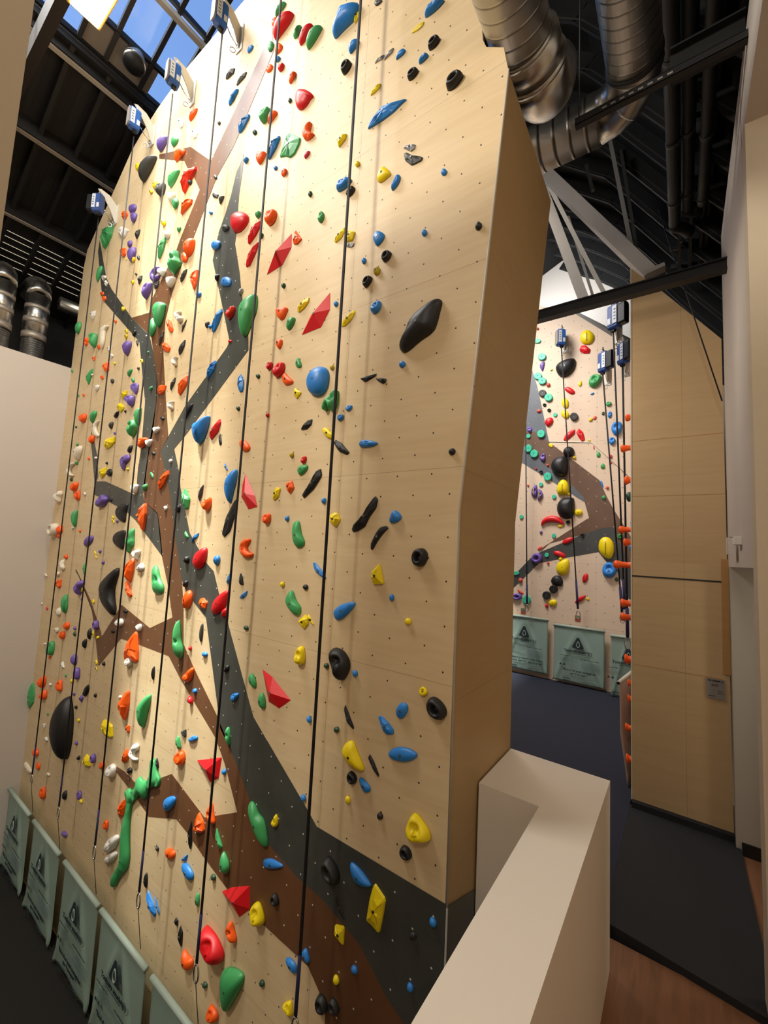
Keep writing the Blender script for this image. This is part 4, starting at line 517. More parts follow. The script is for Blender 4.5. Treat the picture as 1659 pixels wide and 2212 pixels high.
black|B|24|-3994,1397 -3988,1490 -4018,1544 -4042,1507 -4045,1442|small slim black rounded hold below the long green branching vine hold
blue|F|35|-3909,1303 -3810,1264 -3797,1299 -3842,1352 -3961,1411 -3978,1387|slim blue angular hold above left of the big dark red barrel hold
blue|F|12|-3764,1322 -3736,1327 -3815,1403 -3847,1421|tiny slim blue angular hold above left of the big dark red barrel hold
green|B|22|-3198,1659 -3167,1692 -3188,1772 -3221,1747 -3221,1669|small slim green rounded hold left of the lowest red pyramid volume
red|F|53|-2670,1851 -2557,1965 -2579,2112 -2776,2008 -2898,1917|lowest red pyramid volume on the tall wall
black|F|21|-3445,1379 -3450,1426 -3480,1434 -3491,1412|tiny slim black angular hold above left of the big dark red barrel hold
black|F|22|-3364,1261 -3366,1376 -3408,1413 -3419,1306|small slim black angular hold left of the big dark red barrel hold
orange|J|55|-2735,1704 -2709,1672 -2682,1674 -2674,1702 -2721,1759 -2749,1789 -2780,1763 -2783,1716|small slim orange jug above right of the big dark red barrel hold
red|J|106|-3023,1472 -2918,1431 -2829,1448 -2798,1512 -2829,1556 -2914,1600 -3048,1608 -3070,1577 -3065,1525|big dark red barrel hold on the tall wall
orange|B|49|-3289,1163 -3224,1175 -3180,1220 -3189,1279 -3252,1266 -3318,1284 -3329,1258 -3321,1186|orange rounded hold below left of the big dark red barrel hold
green|B|68|-2734,1185 -2697,1220 -2575,1441 -2558,1517 -2587,1536 -2692,1509 -2801,1437 -2802,1361 -2776,1225|big dark green wedge hold on the tall wall
darkgreen|K|22|-3031,1205 -3038,1191 -3034,1179 -3021,1174 -3003,1178 -2988,1190 -2981,1204 -2985,1216 -2998,1220 -3016,1216|tiny dark green foothold left of the big dark green wedge hold
orange|J|51|-2916,1014 -2869,1030 -2815,1073 -2824,1120 -2909,1127 -2927,1104 -2944,1047|orange jug below left of the big dark green wedge hold
blue|B|24|-3582,636 -3543,638 -3549,677 -3596,695 -3615,669|tiny slim blue rounded hold left of the big dark green wedge hold
purple|K|26|-5573,439 -5579,423 -5572,409 -5555,402 -5535,405 -5519,416 -5513,432 -5519,446 -5536,453 -5556,450|tiny purple foothold below left of the long green branching vine hold
purple|K|30|-6002,1056 -5977,1045 -5934,1046 -5891,1056 -5863,1073 -5861,1090 -5885,1100 -5927,1100 -5971,1090 -6000,1073|small purple foothold left of the long green branching vine hold
darkgreen|K|19|-7848,995 -7854,982 -7849,971 -7835,965 -7816,966 -7801,974 -7795,986 -7800,998 -7814,1004 -7833,1003|tiny dark green foothold below left of the giant black almond hold
"""
FAR_HOLDS = """
coral|K|30|-2520,9651 -2533,9666 -2551,9670 -2565,9660 -2571,9641 -2566,9619 -2553,9603 -2536,9599 -2521,9609 -2515,9629|tiny coral red foothold left of the topmost yellow slotted hold on the far wall
teal|O|31|-2575,9407 -2600,9402 -2617,9388 -2623,9369 -2618,9347 -2601,9326 -2575,9309 -2546,9298 -2516,9295 -2491,9301 -2474,9315 -2468,9334 -2473,9355 -2490,9376 -2515,9393 -2545,9404|teal disc hold left of the topmost yellow slotted hold on the far wall
teal|O|45|-2469,9039 -2498,9027 -2517,9005 -2524,8975 -2518,8943 -2499,8914 -2471,8891 -2438,8878 -2404,8877 -2376,8889 -2357,8911 -2350,8940 -2356,8972 -2375,9002 -2403,9025 -2436,9038|nearest teal disc hold below left of the topmost yellow slotted hold on the far wall
purple|B|42|-2434,8628 -2407,8645 -2375,8785 -2384,8859 -2454,8837 -2496,8764|purple rounded hold left of the big black shell hold high on the far wall
teal|O|45|-2546,8617 -2573,8604 -2592,8582 -2599,8552 -2593,8520 -2575,8491 -2547,8469 -2515,8457 -2483,8458 -2456,8470 -2438,8493 -2431,8523 -2437,8554 -2455,8583 -2482,8605 -2514,8617|teal disc hold left of the big black shell hold high on the far wall
teal|O|46|-2452,8488 -2481,8475 -2500,8452 -2507,8422 -2501,8390 -2482,8360 -2454,8338 -2421,8327 -2388,8327 -2360,8340 -2341,8363 -2335,8393 -2341,8425 -2359,8454 -2386,8476 -2419,8488|second teal disc hold left of the big green cut-log hold on the far wall
yellow|K|21|-2217,8640 -2233,8640 -2250,8633 -2261,8621 -2262,8610 -2252,8604 -2236,8604 -2219,8611 -2209,8622 -2208,8634|tiny yellow foothold left of the big black shell hold high on the far wall
coral|K|47|-2259,8320 -2281,8340 -2308,8344 -2330,8330 -2340,8305 -2332,8277 -2311,8257 -2284,8254 -2261,8267 -2252,8293|small coral red foothold left of the big green cut-log hold on the far wall
charcoal|O|44|-2440,8208 -2466,8195 -2483,8172 -2489,8143 -2484,8112 -2467,8084 -2441,8064 -2411,8053 -2381,8055 -2355,8068 -2338,8090 -2332,8119 -2337,8150 -2354,8177 -2379,8198 -2409,8209|charcoal black disc hold left of the big green cut-log hold on the far wall
teal|O|47|-2317,8097 -2345,8083 -2364,8058 -2371,8027 -2364,7994 -2346,7963 -2319,7941 -2287,7930 -2255,7932 -2227,7947 -2209,7971 -2202,8002 -2208,8035 -2226,8065 -2253,8087 -2285,8099|nearest teal disc hold left of the big green cut-log hold on the far wall
charcoal|D|30|-2383,7904 -2396,7897 -2404,7887 -2408,7873 -2405,7858 -2397,7845 -2384,7836 -2369,7831 -2354,7832 -2341,7839 -2333,7850 -2329,7863 -2332,7878 -2340,7891 -2353,7900 -2368,7905|second small charcoal black ring hold above the middle big black ball on the far wall
charcoal|D|31|-2287,7774 -2300,7768 -2309,7756 -2312,7742 -2310,7726 -2301,7713 -2288,7703 -2273,7698 -2258,7700 -2245,7706 -2236,7718 -2233,7732 -2235,7747 -2244,7761 -2256,7771 -2271,7775|nearest small charcoal black ring hold above the middle big black ball on the far wall
coral|K|47|-2437,7770 -2462,7788 -2494,7791 -2520,7779 -2530,7755 -2521,7729 -2496,7711 -2465,7708 -2439,7720 -2428,7744|nearest small coral red foothold above the middle big black ball on the far wall
teal|O|23|-2162,7656 -2175,7649 -2184,7636 -2187,7621 -2185,7605 -2176,7591 -2163,7580 -2147,7575 -2131,7576 -2118,7584 -2109,7596 -2106,7611 -2108,7627 -2117,7641 -2130,7652 -2146,7657|small teal disc hold above the topmost of the big black balls on the far wall
red|B|62|-2340,7419 -2287,7365 -2206,7420 -2172,7500 -2217,7576 -2317,7566 -2356,7492|nearest red rounded hold above the middle big black ball on the far wall
teal|O|48|-2456,7314 -2483,7298 -2502,7271 -2508,7239 -2502,7205 -2484,7175 -2458,7154 -2426,7145 -2394,7149 -2367,7165 -2349,7191 -2343,7223 -2349,7256 -2366,7286 -2393,7307 -2424,7317|nearest teal disc hold above the yellow slotted between the black balls on the far wall
yellow|B|89|-1637,9052 -1549,9009 -1463,9006 -1404,9087 -1411,9197 -1483,9303 -1570,9339 -1653,9297 -1680,9179|topmost yellow slotted hold on the far wall
red|F|51|-1675,8898 -1612,8836 -1494,8810 -1474,8895 -1573,9014 -1655,9019 -1687,8950|nearest red angular hold below the topmost yellow slotted hold on the far wall
black|B|138|-2084,8449 -1981,8398 -1838,8456 -1759,8578 -1743,8710 -1792,8787 -2011,8781 -2139,8701 -2154,8607|big black shell hold high on the far wall
green|J|120|-1496,8110 -1418,8059 -1321,8109 -1271,8204 -1263,8306 -1411,8350 -1473,8315 -1510,8203|big green cut-log hold on the far wall
yellow|B|27|-1678,8140 -1646,8145 -1627,8217 -1658,8280 -1690,8242 -1707,8183|small yellow rounded hold left of the big green cut-log hold on the far wall
red|B|41|-1888,8036 -1792,7989 -1747,8040 -1849,8163 -1939,8193 -1979,8143|nearest red rounded hold below the big black shell hold high on the far wall
blue|K|23|-1411,7967 -1431,7969 -1454,7963 -1470,7952 -1474,7939 -1464,7930 -1443,7927 -1421,7933 -1405,7945 -1401,7957|tiny blue foothold below the big green cut-log hold on the far wall
coral|B|25|-1181,8165 -1139,8191 -1130,8248 -1179,8250 -1216,8204|small coral red rounded hold right of the big green cut-log hold on the far wall
yellow|B|50|-1989,7749 -1925,7715 -1879,7748 -1885,7888 -1949,7954 -2008,7949 -2028,7853|nearest yellow rounded hold below the big black shell hold high on the far wall
yellow|B|49|-2012,7563 -1948,7496 -1883,7498 -1857,7585 -1933,7693 -2005,7696 -2035,7637|nearest yellow rounded hold above the topmost of the big black balls on the far wall
charcoal|O|45|-1804,7598 -1830,7584 -1848,7559 -1854,7527 -1848,7494 -1831,7465 -1806,7444 -1775,7434 -1745,7437 -1719,7452 -1702,7476 -1695,7508 -1701,7540 -1718,7569 -1743,7591 -1773,7601|charcoal black disc hold above the topmost of the big black balls on the far wall
green|J|53|-1183,7652 -1143,7634 -1096,7660 -1094,7717 -1152,7741 -1199,7699|small green jug above the upper big blue pocket hold on the far wall
darkgreen|J|29|-1255,7475 -1220,7471 -1213,7535 -1242,7552 -1272,7510|small dark green jug above left of the upper big blue pocket on the far wall
blue|J|40|-1154,7418 -1119,7388 -1086,7455 -1094,7532 -1135,7533 -1165,7459|small blue jug above left of the upper big blue pocket hold on the far wall
yellow|K|34|-1444,7446 -1467,7442 -1487,7426 -1498,7404 -1495,7386 -1479,7377 -1456,7381 -1436,7397 -1425,7419 -1428,7437|small yellow foothold left of the upper big blue pocket hold on the far wall
coral|B|24|-1393,7393 -1357,7416 -1356,7475 -1404,7481 -1427,7418|nearest small coral red rounded hold below the big green cut-log hold on the far wall
blue|J|98|-1069,7071 -1002,7011 -945,7046 -909,7169 -918,7291 -1025,7314 -1077,7278 -1105,7178|upper big blue pocket hold on the far wall
red|F|45|-1930,7020 -1853,7075 -1757,7161 -1749,7249 -1824,7249 -1940,7164 -1980,7051|slim red angular hold above the topmost of the big black balls on the far wall
red|F|39|-1686,7068 -1624,6976 -1564,7014 -1599,7168 -1685,7270 -1733,7183|red angular hold left of the upper big blue pocket hold on the far wall
blue|J|68|-1127,6879 -1082,6837 -1048,6872 -1010,6933 -1056,7007 -1113,7006 -1147,6945|blue jug below the upper big blue pocket hold on the far wall
yellow|F|15|-1462,6960 -1464,7016 -1518,6994|tiny yellow angular hold below left of the upper big blue pocket on the far wall
purple|J|60|-2676,7281 -2628,7296 -2621,7396 -2682,7439 -2745,7389|purple jug above left of the topmost of the big black balls on the far wall
teal|O|27|-2712,7258 -2727,7250 -2738,7235 -2741,7218 -2738,7199 -2728,7183 -2713,7172 -2695,7167 -2677,7169 -2662,7177 -2652,7192 -2648,7209 -2652,7227 -2661,7243 -2676,7255 -2694,7260|small teal disc hold above left of the middle big black ball on the far wall
teal|O|48|-2719,7023 -2746,7006 -2764,6980 -2771,6947 -2765,6914 -2747,6884 -2720,6864 -2689,6855 -2657,6859 -2631,6876 -2613,6903 -2607,6935 -2613,6968 -2630,6997 -2656,7018 -2688,7027|second teal disc hold above left of the middle big black ball on the far wall
teal|O|50|-2593,6895 -2621,6878 -2640,6850 -2646,6817 -2640,6782 -2622,6752 -2594,6731 -2562,6722 -2530,6727 -2503,6744 -2484,6772 -2478,6805 -2484,6839 -2502,6869 -2529,6890 -2561,6900|nearest teal disc hold above left of the middle big black ball on the far wall
yellow|B|26|-2217,6898 -2174,6926 -2199,6991 -2259,7021 -2281,6971|nearest small yellow rounded hold above the middle big black ball on the far wall
purple|J|70|-2368,6600 -2324,6670 -2338,6818 -2406,6791 -2459,6694|nearest purple jug above left of the middle big black ball on the far wall
black|B|103|-1951,6704 -1871,6668 -1791,6686 -1750,6761 -1780,6857 -1866,6912 -1947,6878 -1985,6793|topmost of the big black balls on the far wall
black|B|167|-2142,6317 -2013,6263 -1900,6300 -1873,6515 -1893,6705 -2071,6711 -2179,6637 -2226,6497|middle big black ball on the far wall
yellow|K|37|-1735,6676 -1752,6689 -1774,6690 -1791,6679 -1798,6659 -1792,6638 -1775,6625 -1754,6624 -1737,6636 -1729,6655|nearest small yellow foothold above right of the middle big black ball on the far wall
coral|K|31|-2261,6559 -2275,6570 -2292,6570 -2307,6560 -2312,6544 -2307,6527 -2294,6516 -2276,6516 -2262,6525 -2256,6542|tiny coral red foothold left of the middle big black ball on the far wall
red|K|25|-2499,6494 -2510,6503 -2523,6504 -2534,6495 -2539,6482 -2535,6468 -2524,6459 -2511,6458 -2500,6467 -2495,6480|tiny red foothold left of the middle big black ball on the far wall
charcoal|D|34|-2430,6443 -2443,6434 -2452,6420 -2455,6404 -2453,6387 -2444,6373 -2431,6363 -2415,6359 -2400,6362 -2387,6371 -2378,6384 -2374,6401 -2377,6418 -2386,6432 -2399,6442 -2414,6446|small charcoal black ring hold left of the middle big black ball on the far wall
teal|O|49|-2305,6376 -2332,6358 -2350,6330 -2356,6296 -2350,6262 -2332,6232 -2306,6212 -2275,6204 -2244,6210 -2218,6228 -2201,6256 -2194,6289 -2200,6323 -2217,6353 -2243,6373 -2274,6381|teal disc hold below left of the middle big black ball on the far wall
green|B|27|-1350,6631 -1290,6618 -1281,6702 -1326,6757 -1360,6691|small green rounded hold below left of the upper big blue pocket on the far wall
green|B|29|-1273,6395 -1201,6387 -1205,6472 -1249,6512 -1287,6452|small green rounded hold below the upper big blue pocket hold on the far wall
coral|B|12|-1406,6789 -1386,6801 -1398,6885 -1421,6856|tiny slim coral red rounded hold below the big green cut-log hold on the far wall
pink|K|32|-1081,6648 -1096,6663 -1114,6665 -1129,6651 -1135,6627 -1129,6603 -1115,6587 -1097,6586 -1082,6600 -1076,6623|small pink foothold below the upper big blue pocket hold on the far wall
pink|K|20|-1084,6510 -1093,6518 -1105,6519 -1115,6511 -1119,6499 -1115,6487 -1106,6478 -1094,6478 -1085,6485 -1081,6497|tiny pink foothold below the upper big blue pocket hold on the far wall
yellow|B|118|-2064,5893 -1944,5886 -1864,5917 -1847,6020 -1877,6160 -1971,6239 -2069,6148 -2099,5990|yellow slotted hold between the black balls on the tall wall
yellow|K|34|-1840,5927 -1855,5938 -1875,5938 -1890,5927 -1897,5909 -1891,5891 -1876,5879 -1856,5879 -1841,5890 -1834,5909|nearest tiny yellow foothold above the lowest big black ball on the far wall
purple|J|74|-2598,5886 -2530,5849 -2488,5867 -2486,6067 -2503,6155 -2580,6087 -2620,5978|second purple jug left of the yellow slotted between the black balls on the far wall
purple|J|72|-2481,5809 -2448,5773 -2346,5898 -2404,6008 -2480,6064|nearest purple jug left of the yellow slotted between the black balls on the far wall
teal|O|26|-2429,6179 -2443,6170 -2452,6155 -2456,6138 -2453,6120 -2443,6105 -2429,6095 -2413,6091 -2397,6094 -2383,6104 -2374,6118 -2370,6135 -2374,6153 -2383,6168 -2396,6178 -2413,6182|second small teal disc hold above the red rainbow-shaped hold on the far wall
coral|K|26|-2664,6141 -2676,6150 -2691,6150 -2703,6142 -2708,6128 -2704,6114 -2692,6105 -2677,6105 -2665,6113 -2660,6127|tiny coral red foothold below left of the middle big black ball on the far wall
teal|O|26|-2160,5906 -2174,5897 -2183,5882 -2187,5864 -2184,5846 -2174,5831 -2160,5821 -2144,5817 -2128,5820 -2114,5830 -2105,5845 -2101,5863 -2104,5880 -2114,5896 -2127,5906 -2144,5910|nearest small teal disc hold above the red rainbow-shaped hold on the far wall
black|B|163|-2059,5489 -1964,5404 -1839,5392 -1754,5459 -1743,5768 -1773,5845 -1961,5839 -2058,5752 -2091,5629|lowest big black ball on the far wall
yellow|B|52|-1699,5453 -1622,5476 -1586,5545 -1652,5600 -1737,5587 -1753,5510|yellow rounded hold right of the lowest big black ball on the far wall
red|B|75|-2380,5252 -2304,5316 -2204,5338 -2071,5318 -1941,5281 -1929,5302 -2023,5433 -2155,5477 -2272,5459 -2373,5387 -2406,5278|red rainbow-shaped hold on the far wall
charcoal|D|36|-1881,5370 -1894,5360 -1903,5345 -1906,5328 -1903,5311 -1894,5296 -1881,5287 -1866,5284 -1850,5287 -1837,5297 -1828,5312 -1825,5330 -1828,5347 -1837,5361 -1850,5371 -1865,5374|small charcoal black ring hold below the lowest big black ball on the far wall
yellow|B|25|-2047,5218 -1975,5227 -1959,5268 -2023,5293 -2077,5257|small yellow rounded hold below right of the red rainbow-shaped hold on the far wall
purple|K|34|-2368,5142 -2385,5153 -2405,5153 -2421,5140 -2427,5121 -2421,5102 -2405,5091 -2385,5092 -2368,5104 -2362,5123|small purple foothold below left of the red rainbow-shaped hold on the far wall
teal|O|25|-2152,5091 -2165,5081 -2174,5067 -2177,5050 -2173,5033 -2164,5019 -2151,5010 -2136,5007 -2120,5011 -2107,5021 -2098,5035 -2095,5052 -2099,5069 -2107,5083 -2121,5092 -2136,5095|nearest small teal disc hold below the red rainbow-shaped hold on the far wall
teal|O|26|-2826,5487 -2840,5477 -2849,5463 -2852,5445 -2848,5428 -2839,5414 -2825,5404 -2809,5401 -2793,5405 -2779,5415 -2770,5429 -2767,5446 -2770,5463 -2780,5478 -2793,5487 -2810,5490|small teal disc hold left of the red rainbow-shaped hold on the far wall
charcoal|D|34|-1614,5114 -1626,5104 -1635,5089 -1638,5072 -1635,5055 -1627,5041 -1614,5032 -1599,5029 -1584,5033 -1571,5043 -1563,5058 -1560,5075 -1563,5092 -1571,5106 -1584,5115 -1599,5118|small charcoal black ring hold below right of the red rainbow-shaped hold on the far wall
red|B|41|-1958,4878 -1870,4894 -1761,4975 -1769,5047 -1935,4996 -1979,4924|nearest red rounded hold below right of the red rainbow-shaped hold on the far wall
coral|B|26|-2440,4725 -2365,4779 -2358,4836 -2433,4820 -2466,4756|nearest small coral red rounded hold above the purple ring hold on the far wall
purple|D|96|-2547,4482 -2480,4454 -2381,4492 -2347,4574 -2384,4670 -2484,4692 -2558,4643 -2590,4533|purple ring hold on the far wall
teal|O|26|-2289,4691 -2303,4680 -2312,4665 -2315,4647 -2311,4629 -2302,4615 -2288,4606 -2271,4603 -2255,4608 -2242,4618 -2233,4634 -2230,4651 -2233,4669 -2242,4683 -2256,4692 -2273,4695|small teal disc hold right of the purple ring hold on the far wall
red|B|41|-2129,4665 -2014,4619 -1917,4610 -1899,4668 -1999,4741 -2121,4744 -2142,4699|nearest red rounded hold right of the purple ring hold on the far wall
yellow|K|38|-1973,4606 -1991,4618 -2013,4617 -2031,4603 -2038,4582 -2031,4562 -2012,4551 -1990,4552 -1973,4566 -1966,4587|small yellow foothold right of the purple ring hold on the far wall
red|K|28|-2224,4500 -2236,4508 -2252,4507 -2265,4497 -2269,4481 -2264,4466 -2251,4457 -2235,4458 -2223,4469 -2218,4484|tiny red foothold right of the purple ring hold on the far wall
yellow|B|90|-2050,4278 -1954,4243 -1861,4301 -1825,4474 -1850,4592 -1928,4588 -2053,4512 -2094,4388|large yellow rounded hold right of the purple ring hold on the far wall
yellow|B|97|-1289,4739 -1202,4645 -1102,4619 -1039,4752 -1045,4930 -1116,5042 -1216,5060 -1296,4987 -1315,4853|biggest yellow slotted hold on the far wall
green|D|37|-965,5108 -981,5097 -993,5083 -997,5065 -993,5048 -982,5034 -966,5025 -946,5023 -927,5027 -911,5037 -900,5052 -896,5069 -900,5086 -910,5100 -927,5109 -946,5112|small green ring hold above right of the biggest yellow slotted hold on the far wall
blue|J|129|-1210,4286 -1111,4262 -1015,4334 -990,4447 -1044,4556 -1141,4583 -1226,4513 -1253,4397|lower big blue pocket hold on the far wall
darkgreen|K|34|-974,4280 -989,4294 -1008,4293 -1023,4277 -1028,4252 -1022,4228 -1007,4214 -988,4215 -973,4231 -968,4256|small dark green foothold below right of the lower big blue pocket on the far wall
black|B|73|-2148,4054 -2052,4032 -1972,4032 -1940,4123 -1976,4215 -2072,4254 -2152,4210 -2190,4120|large black rounded hold below right of the purple ring hold on the far wall
red|B|37|-1577,4125 -1503,4178 -1482,4296 -1520,4338 -1579,4289 -1598,4204|nearest red rounded hold left of the lower big blue pocket hold on the far wall
black|O|48|-2049,4002 -2067,4027 -2095,4043 -2127,4047 -2159,4038 -2185,4017 -2203,3989 -2209,3956 -2202,3925 -2183,3900 -2155,3885 -2123,3881 -2091,3891 -2065,3911 -2047,3939 -2042,3971|black disc hold below right of the purple ring hold on the far wall
charcoal|O|49|-2186,3865 -2204,3891 -2231,3907 -2262,3910 -2293,3901 -2319,3880 -2337,3851 -2342,3817 -2335,3785 -2316,3760 -2289,3744 -2258,3741 -2227,3750 -2201,3771 -2184,3800 -2179,3833|charcoal black disc hold below the purple ring hold on the far wall
yellow|B|49|-2196,3617 -2099,3619 -2045,3702 -2103,3767 -2199,3737 -2235,3682|yellow rounded hold below the purple ring hold on the far wall
red|K|41|-2229,3640 -2248,3652 -2270,3650 -2288,3634 -2294,3610 -2286,3588 -2267,3575 -2245,3578 -2227,3594 -2221,3617|small red foothold below the purple ring hold on the far wall
red|B|34|-1714,3728 -1607,3770 -1528,3869 -1533,3918 -1669,3846 -1730,3748|slim red rounded hold below left of the lower big blue pocket on the far wall
yellow|F|23|-1493,3802 -1456,3827 -1487,3873 -1535,3836|tiny yellow angular hold below left of the lower big blue pocket on the far wall
teal|O|25|-2927,4266 -2950,4256 -2966,4241 -2971,4224 -2965,4208 -2949,4196 -2925,4189 -2898,4188 -2870,4193 -2847,4204 -2832,4218 -2827,4235 -2833,4250 -2849,4263 -2872,4270 -2900,4272|small teal disc hold below left of the purple ring hold on the far wall
coral|K|53|-2763,4117 -2787,4134 -2816,4132 -2839,4112 -2847,4081 -2837,4052 -2812,4035 -2784,4038 -2761,4058 -2753,4088|small coral red foothold below left of the purple ring hold on the far wall
coral|B|24|-2857,3852 -2815,3802 -2736,3792 -2728,3829 -2835,3891 -2862,3897|small slim coral red rounded hold below left of the purple ring on the far wall
purple|D|60|-2914,3797 -2950,3777 -2975,3751 -2982,3723 -2973,3696 -2947,3675 -2909,3663 -2865,3662 -2822,3672 -2786,3692 -2762,3717 -2754,3746 -2764,3772 -2789,3793 -2826,3805 -2870,3806|purple ring hold below left of the purple ring hold on the far wall
teal|O|49|-2694,3767 -2720,3746 -2737,3716 -2743,3682 -2735,3649 -2716,3623 -2689,3607 -2657,3604 -2626,3614 -2601,3635 -2584,3665 -2579,3699 -2586,3731 -2605,3757 -2632,3774 -2663,3777|teal disc hold below the purple ring hold on the far wall
green|K|41|-1194,5843 -1212,5859 -1235,5859 -1253,5843 -1261,5818 -1254,5793 -1236,5777 -1214,5777 -1195,5793 -1188,5818|small green foothold right of the lowest big black ball on the far wall
coral|K|33|-1135,6029 -1150,6041 -1169,6041 -1184,6030 -1190,6011 -1185,5991 -1170,5979 -1151,5979 -1136,5990 -1130,6009|tiny coral red foothold above right of the lowest big black ball on the far wall
blue|F|12|-1249,6019 -1223,6023 -1257,6152 -1295,6154|small slim blue angular hold below the upper big blue pocket hold on the far wall
"""
PAINT = [('grey', [(-3490, 8428), (-3540, 8329), (-3586, 8286), (-3646, 8062), (-3726, 7879), (-3813, 7730), (-3854, 7540), (-3877, 7455), (-3781, 7242), (-3448, 6481), (-3478, 6427), (-4146, 5957), (-4563, 5538), (-4461, 5359), (-4295, 5086), (-4162, 4793), (-4106, 4652), (-3893, 4206), (-3774, 4086), (-3434, 3915), (-3353, 3712), (-3167, 3258), (-3097, 3089), (-3094, 3069), (-2880, 2905), (-2632, 2661), (-2693, 2713), (-2639, 2661), (-2427, 2471), (-2112, 2390), (-1879, 2369), (-1566, 2276), (-1353, 2113), (-1226, 2054), (-1001, 2280), (-1014, 2771), (-1014, 2767), (-1964, 2767), (-2034, 2820), (-2507, 3143), (-2477, 3119), (-2688, 3267), (-3046, 3815), (-3135, 3956), (-3278, 4151), (-3381, 4326), (-3510, 4394), (-3832, 4657), (-4084, 5108), (-4147, 5287), (-4284, 5527), (-4077, 5652), (-3205, 6269), (-3142, 6313), (-3158, 6434), (-3327, 6923), (-3378, 7128), (-3501, 7479), (-3493, 7608), (-3508, 7994), (-3481, 8263)]), ('brown', [(-3461, 9896), (-3396, 9877), (-3199, 9629), (-3139, 9304), (-3672, 8626), (-3945, 8422), (-4309, 7889), (-4510, 7654), (-4676, 7358), (-4763, 7086), (-4743, 6709), (-4582, 6152), (-4427, 5661), (-4563, 5538), (-4461, 5359), (-4295, 5086), (-4162, 4793), (-4106, 4652), (-3893, 4206), (-3817, 3936), (-3762, 3629), (-3560, 3458), (-3138, 3140), (-2880, 2905), (-2632, 2661), (-2693, 2713), (-2639, 2661), (-2427, 2471), (-2112, 2390), (-1879, 2369), (-1566, 2276), (-1353, 2113), (-1226, 2054), (-1792, 1688), (-1803, 1811), (-1845, 1838), (-1964, 1929), (-2080, 1933), (-2407, 1940), (-2828, 1963), (-3159, 2043), (-3432, 2121), (-3617, 2157), (-4093, 1991), (-4111, 2005), (-4503, 2087), (-4821, 2143), (-4870, 2189), (-4636, 2206), (-4406, 2181), (-3937, 2387), (-3758, 2483), (-3205, 2331), (-2788, 2534), (-2993, 2821), (-3148, 2980), (-3746, 3309), (-4003, 3478), (-4629, 3480), (-5033, 3470), (-5525, 3077), (-5668, 3320), (-5879, 3659), (-6329, 4001), (-6545, 4095), (-6544, 4126), (-5934, 3766), (-5516, 3417), (-5100, 3827), (-4417, 3675), (-3998, 3839), (-4145, 4139), (-4325, 4424), (-4491, 4843), (-4846, 5002), (-4873, 5161), (-4836, 5673), (-4780, 6096), (-4819, 6377), (-5064, 6943), (-5180, 7032), (-5666, 7368), (-5196, 7293), (-5152, 7458), (-4671, 7886), (-4605, 7995), (-4275, 8436), (-4444, 8682), (-4412, 8781), (-4609, 8877), (-4702, 9017), (-5374, 9418), (-5387, 9479), (-5006, 9308), (-4586, 9131), (-4103, 8688), (-3752, 9009), (-3297, 9454)]), ('grey', [(-7111, 9027), (-7123, 8849), (-6876, 8287), (-6810, 8143), (-6635, 7890), (-5800, 7281), (-5463, 7039), (-5377, 6976), (-5266, 6702), (-5173, 6458), (-5051, 6160), (-5035, 5823), (-5025, 5602), (-5053, 5385), (-5046, 5223), (-5030, 5141), (-5051, 5065), (-5175, 5097), (-5908, 5269), (-6203, 5285), (-6154, 5343), (-6271, 5633), (-6437, 5863), (-6568, 5998), (-6517, 5817), (-6394, 5569), (-6269, 5308), (-6249, 5225), (-6204, 5110), (-5784, 5017), (-5245, 4884), (-4987, 4784), (-4300, 4408), (-4399, 4662), (-4486, 4850), (-4850, 5006), (-4876, 5081), (-4838, 5159), (-4838, 5211), (-4832, 5484), (-4779, 5790), (-4772, 6149), (-4792, 6334), (-4986, 6750), (-5019, 6816), (-5121, 6987), (-5246, 7070), (-5664, 7363), (-6434, 8015), (-6684, 8278), (-6913, 8679)])]
FAR_PAINT = [('blue', [(-2851, 9387), (-2538, 8341), (-2446, 7933), (-2265, 7038), (-2273, 7049), (-2544, 7288), (-2775, 7346), (-2977, 7450)]), ('brown', [(-3014, 7416), (-2775, 7346), (-2544, 7288), (-2273, 7049), (-1303, 6169), (-1167, 5827), (-1092, 5243), (-1247, 5224), (-1483, 5425), (-1563, 5736), (-1579, 5840), (-1789, 6076), (-2116, 6345), (-2461, 6685), (-2777, 6999), (-3087, 7228)]), ('blue', [(-3087, 7208), (-2777, 6999), (-2461, 6685), (-2116, 6345), (-1789, 6076), (-1579, 5840), (-1563, 5736), (-1820, 5918), (-2105, 6127), (-2402, 6345), (-2830, 6639), (-3117, 6838)]), ('brown', [(-1483, 5425), (-1247, 5224), (-1620, 5082), (-2223, 4891), (-2400, 4706), (-2341, 4815)]), ('brown', [(-1167, 5827), (-1064, 5607), (-920, 5342), (-793, 5117), (-738, 4990), (-739, 4480), (-934, 4886), (-1056, 5210), (-1092, 5243)]), ('grey', [(-1247, 5224), (-1092, 5243), (-1056, 5210), (-934, 4886), (-739, 4480), (-740, 3883), (-836, 3935), (-891, 4167), (-990, 4399), (-1178, 4581), (-1312, 4756), (-1935, 4606), (-2422, 4472), (-2932, 3926), (-3041, 3806), (-3048, 4063), (-2600, 4569), (-2400, 4706), (-1620, 5082)])]


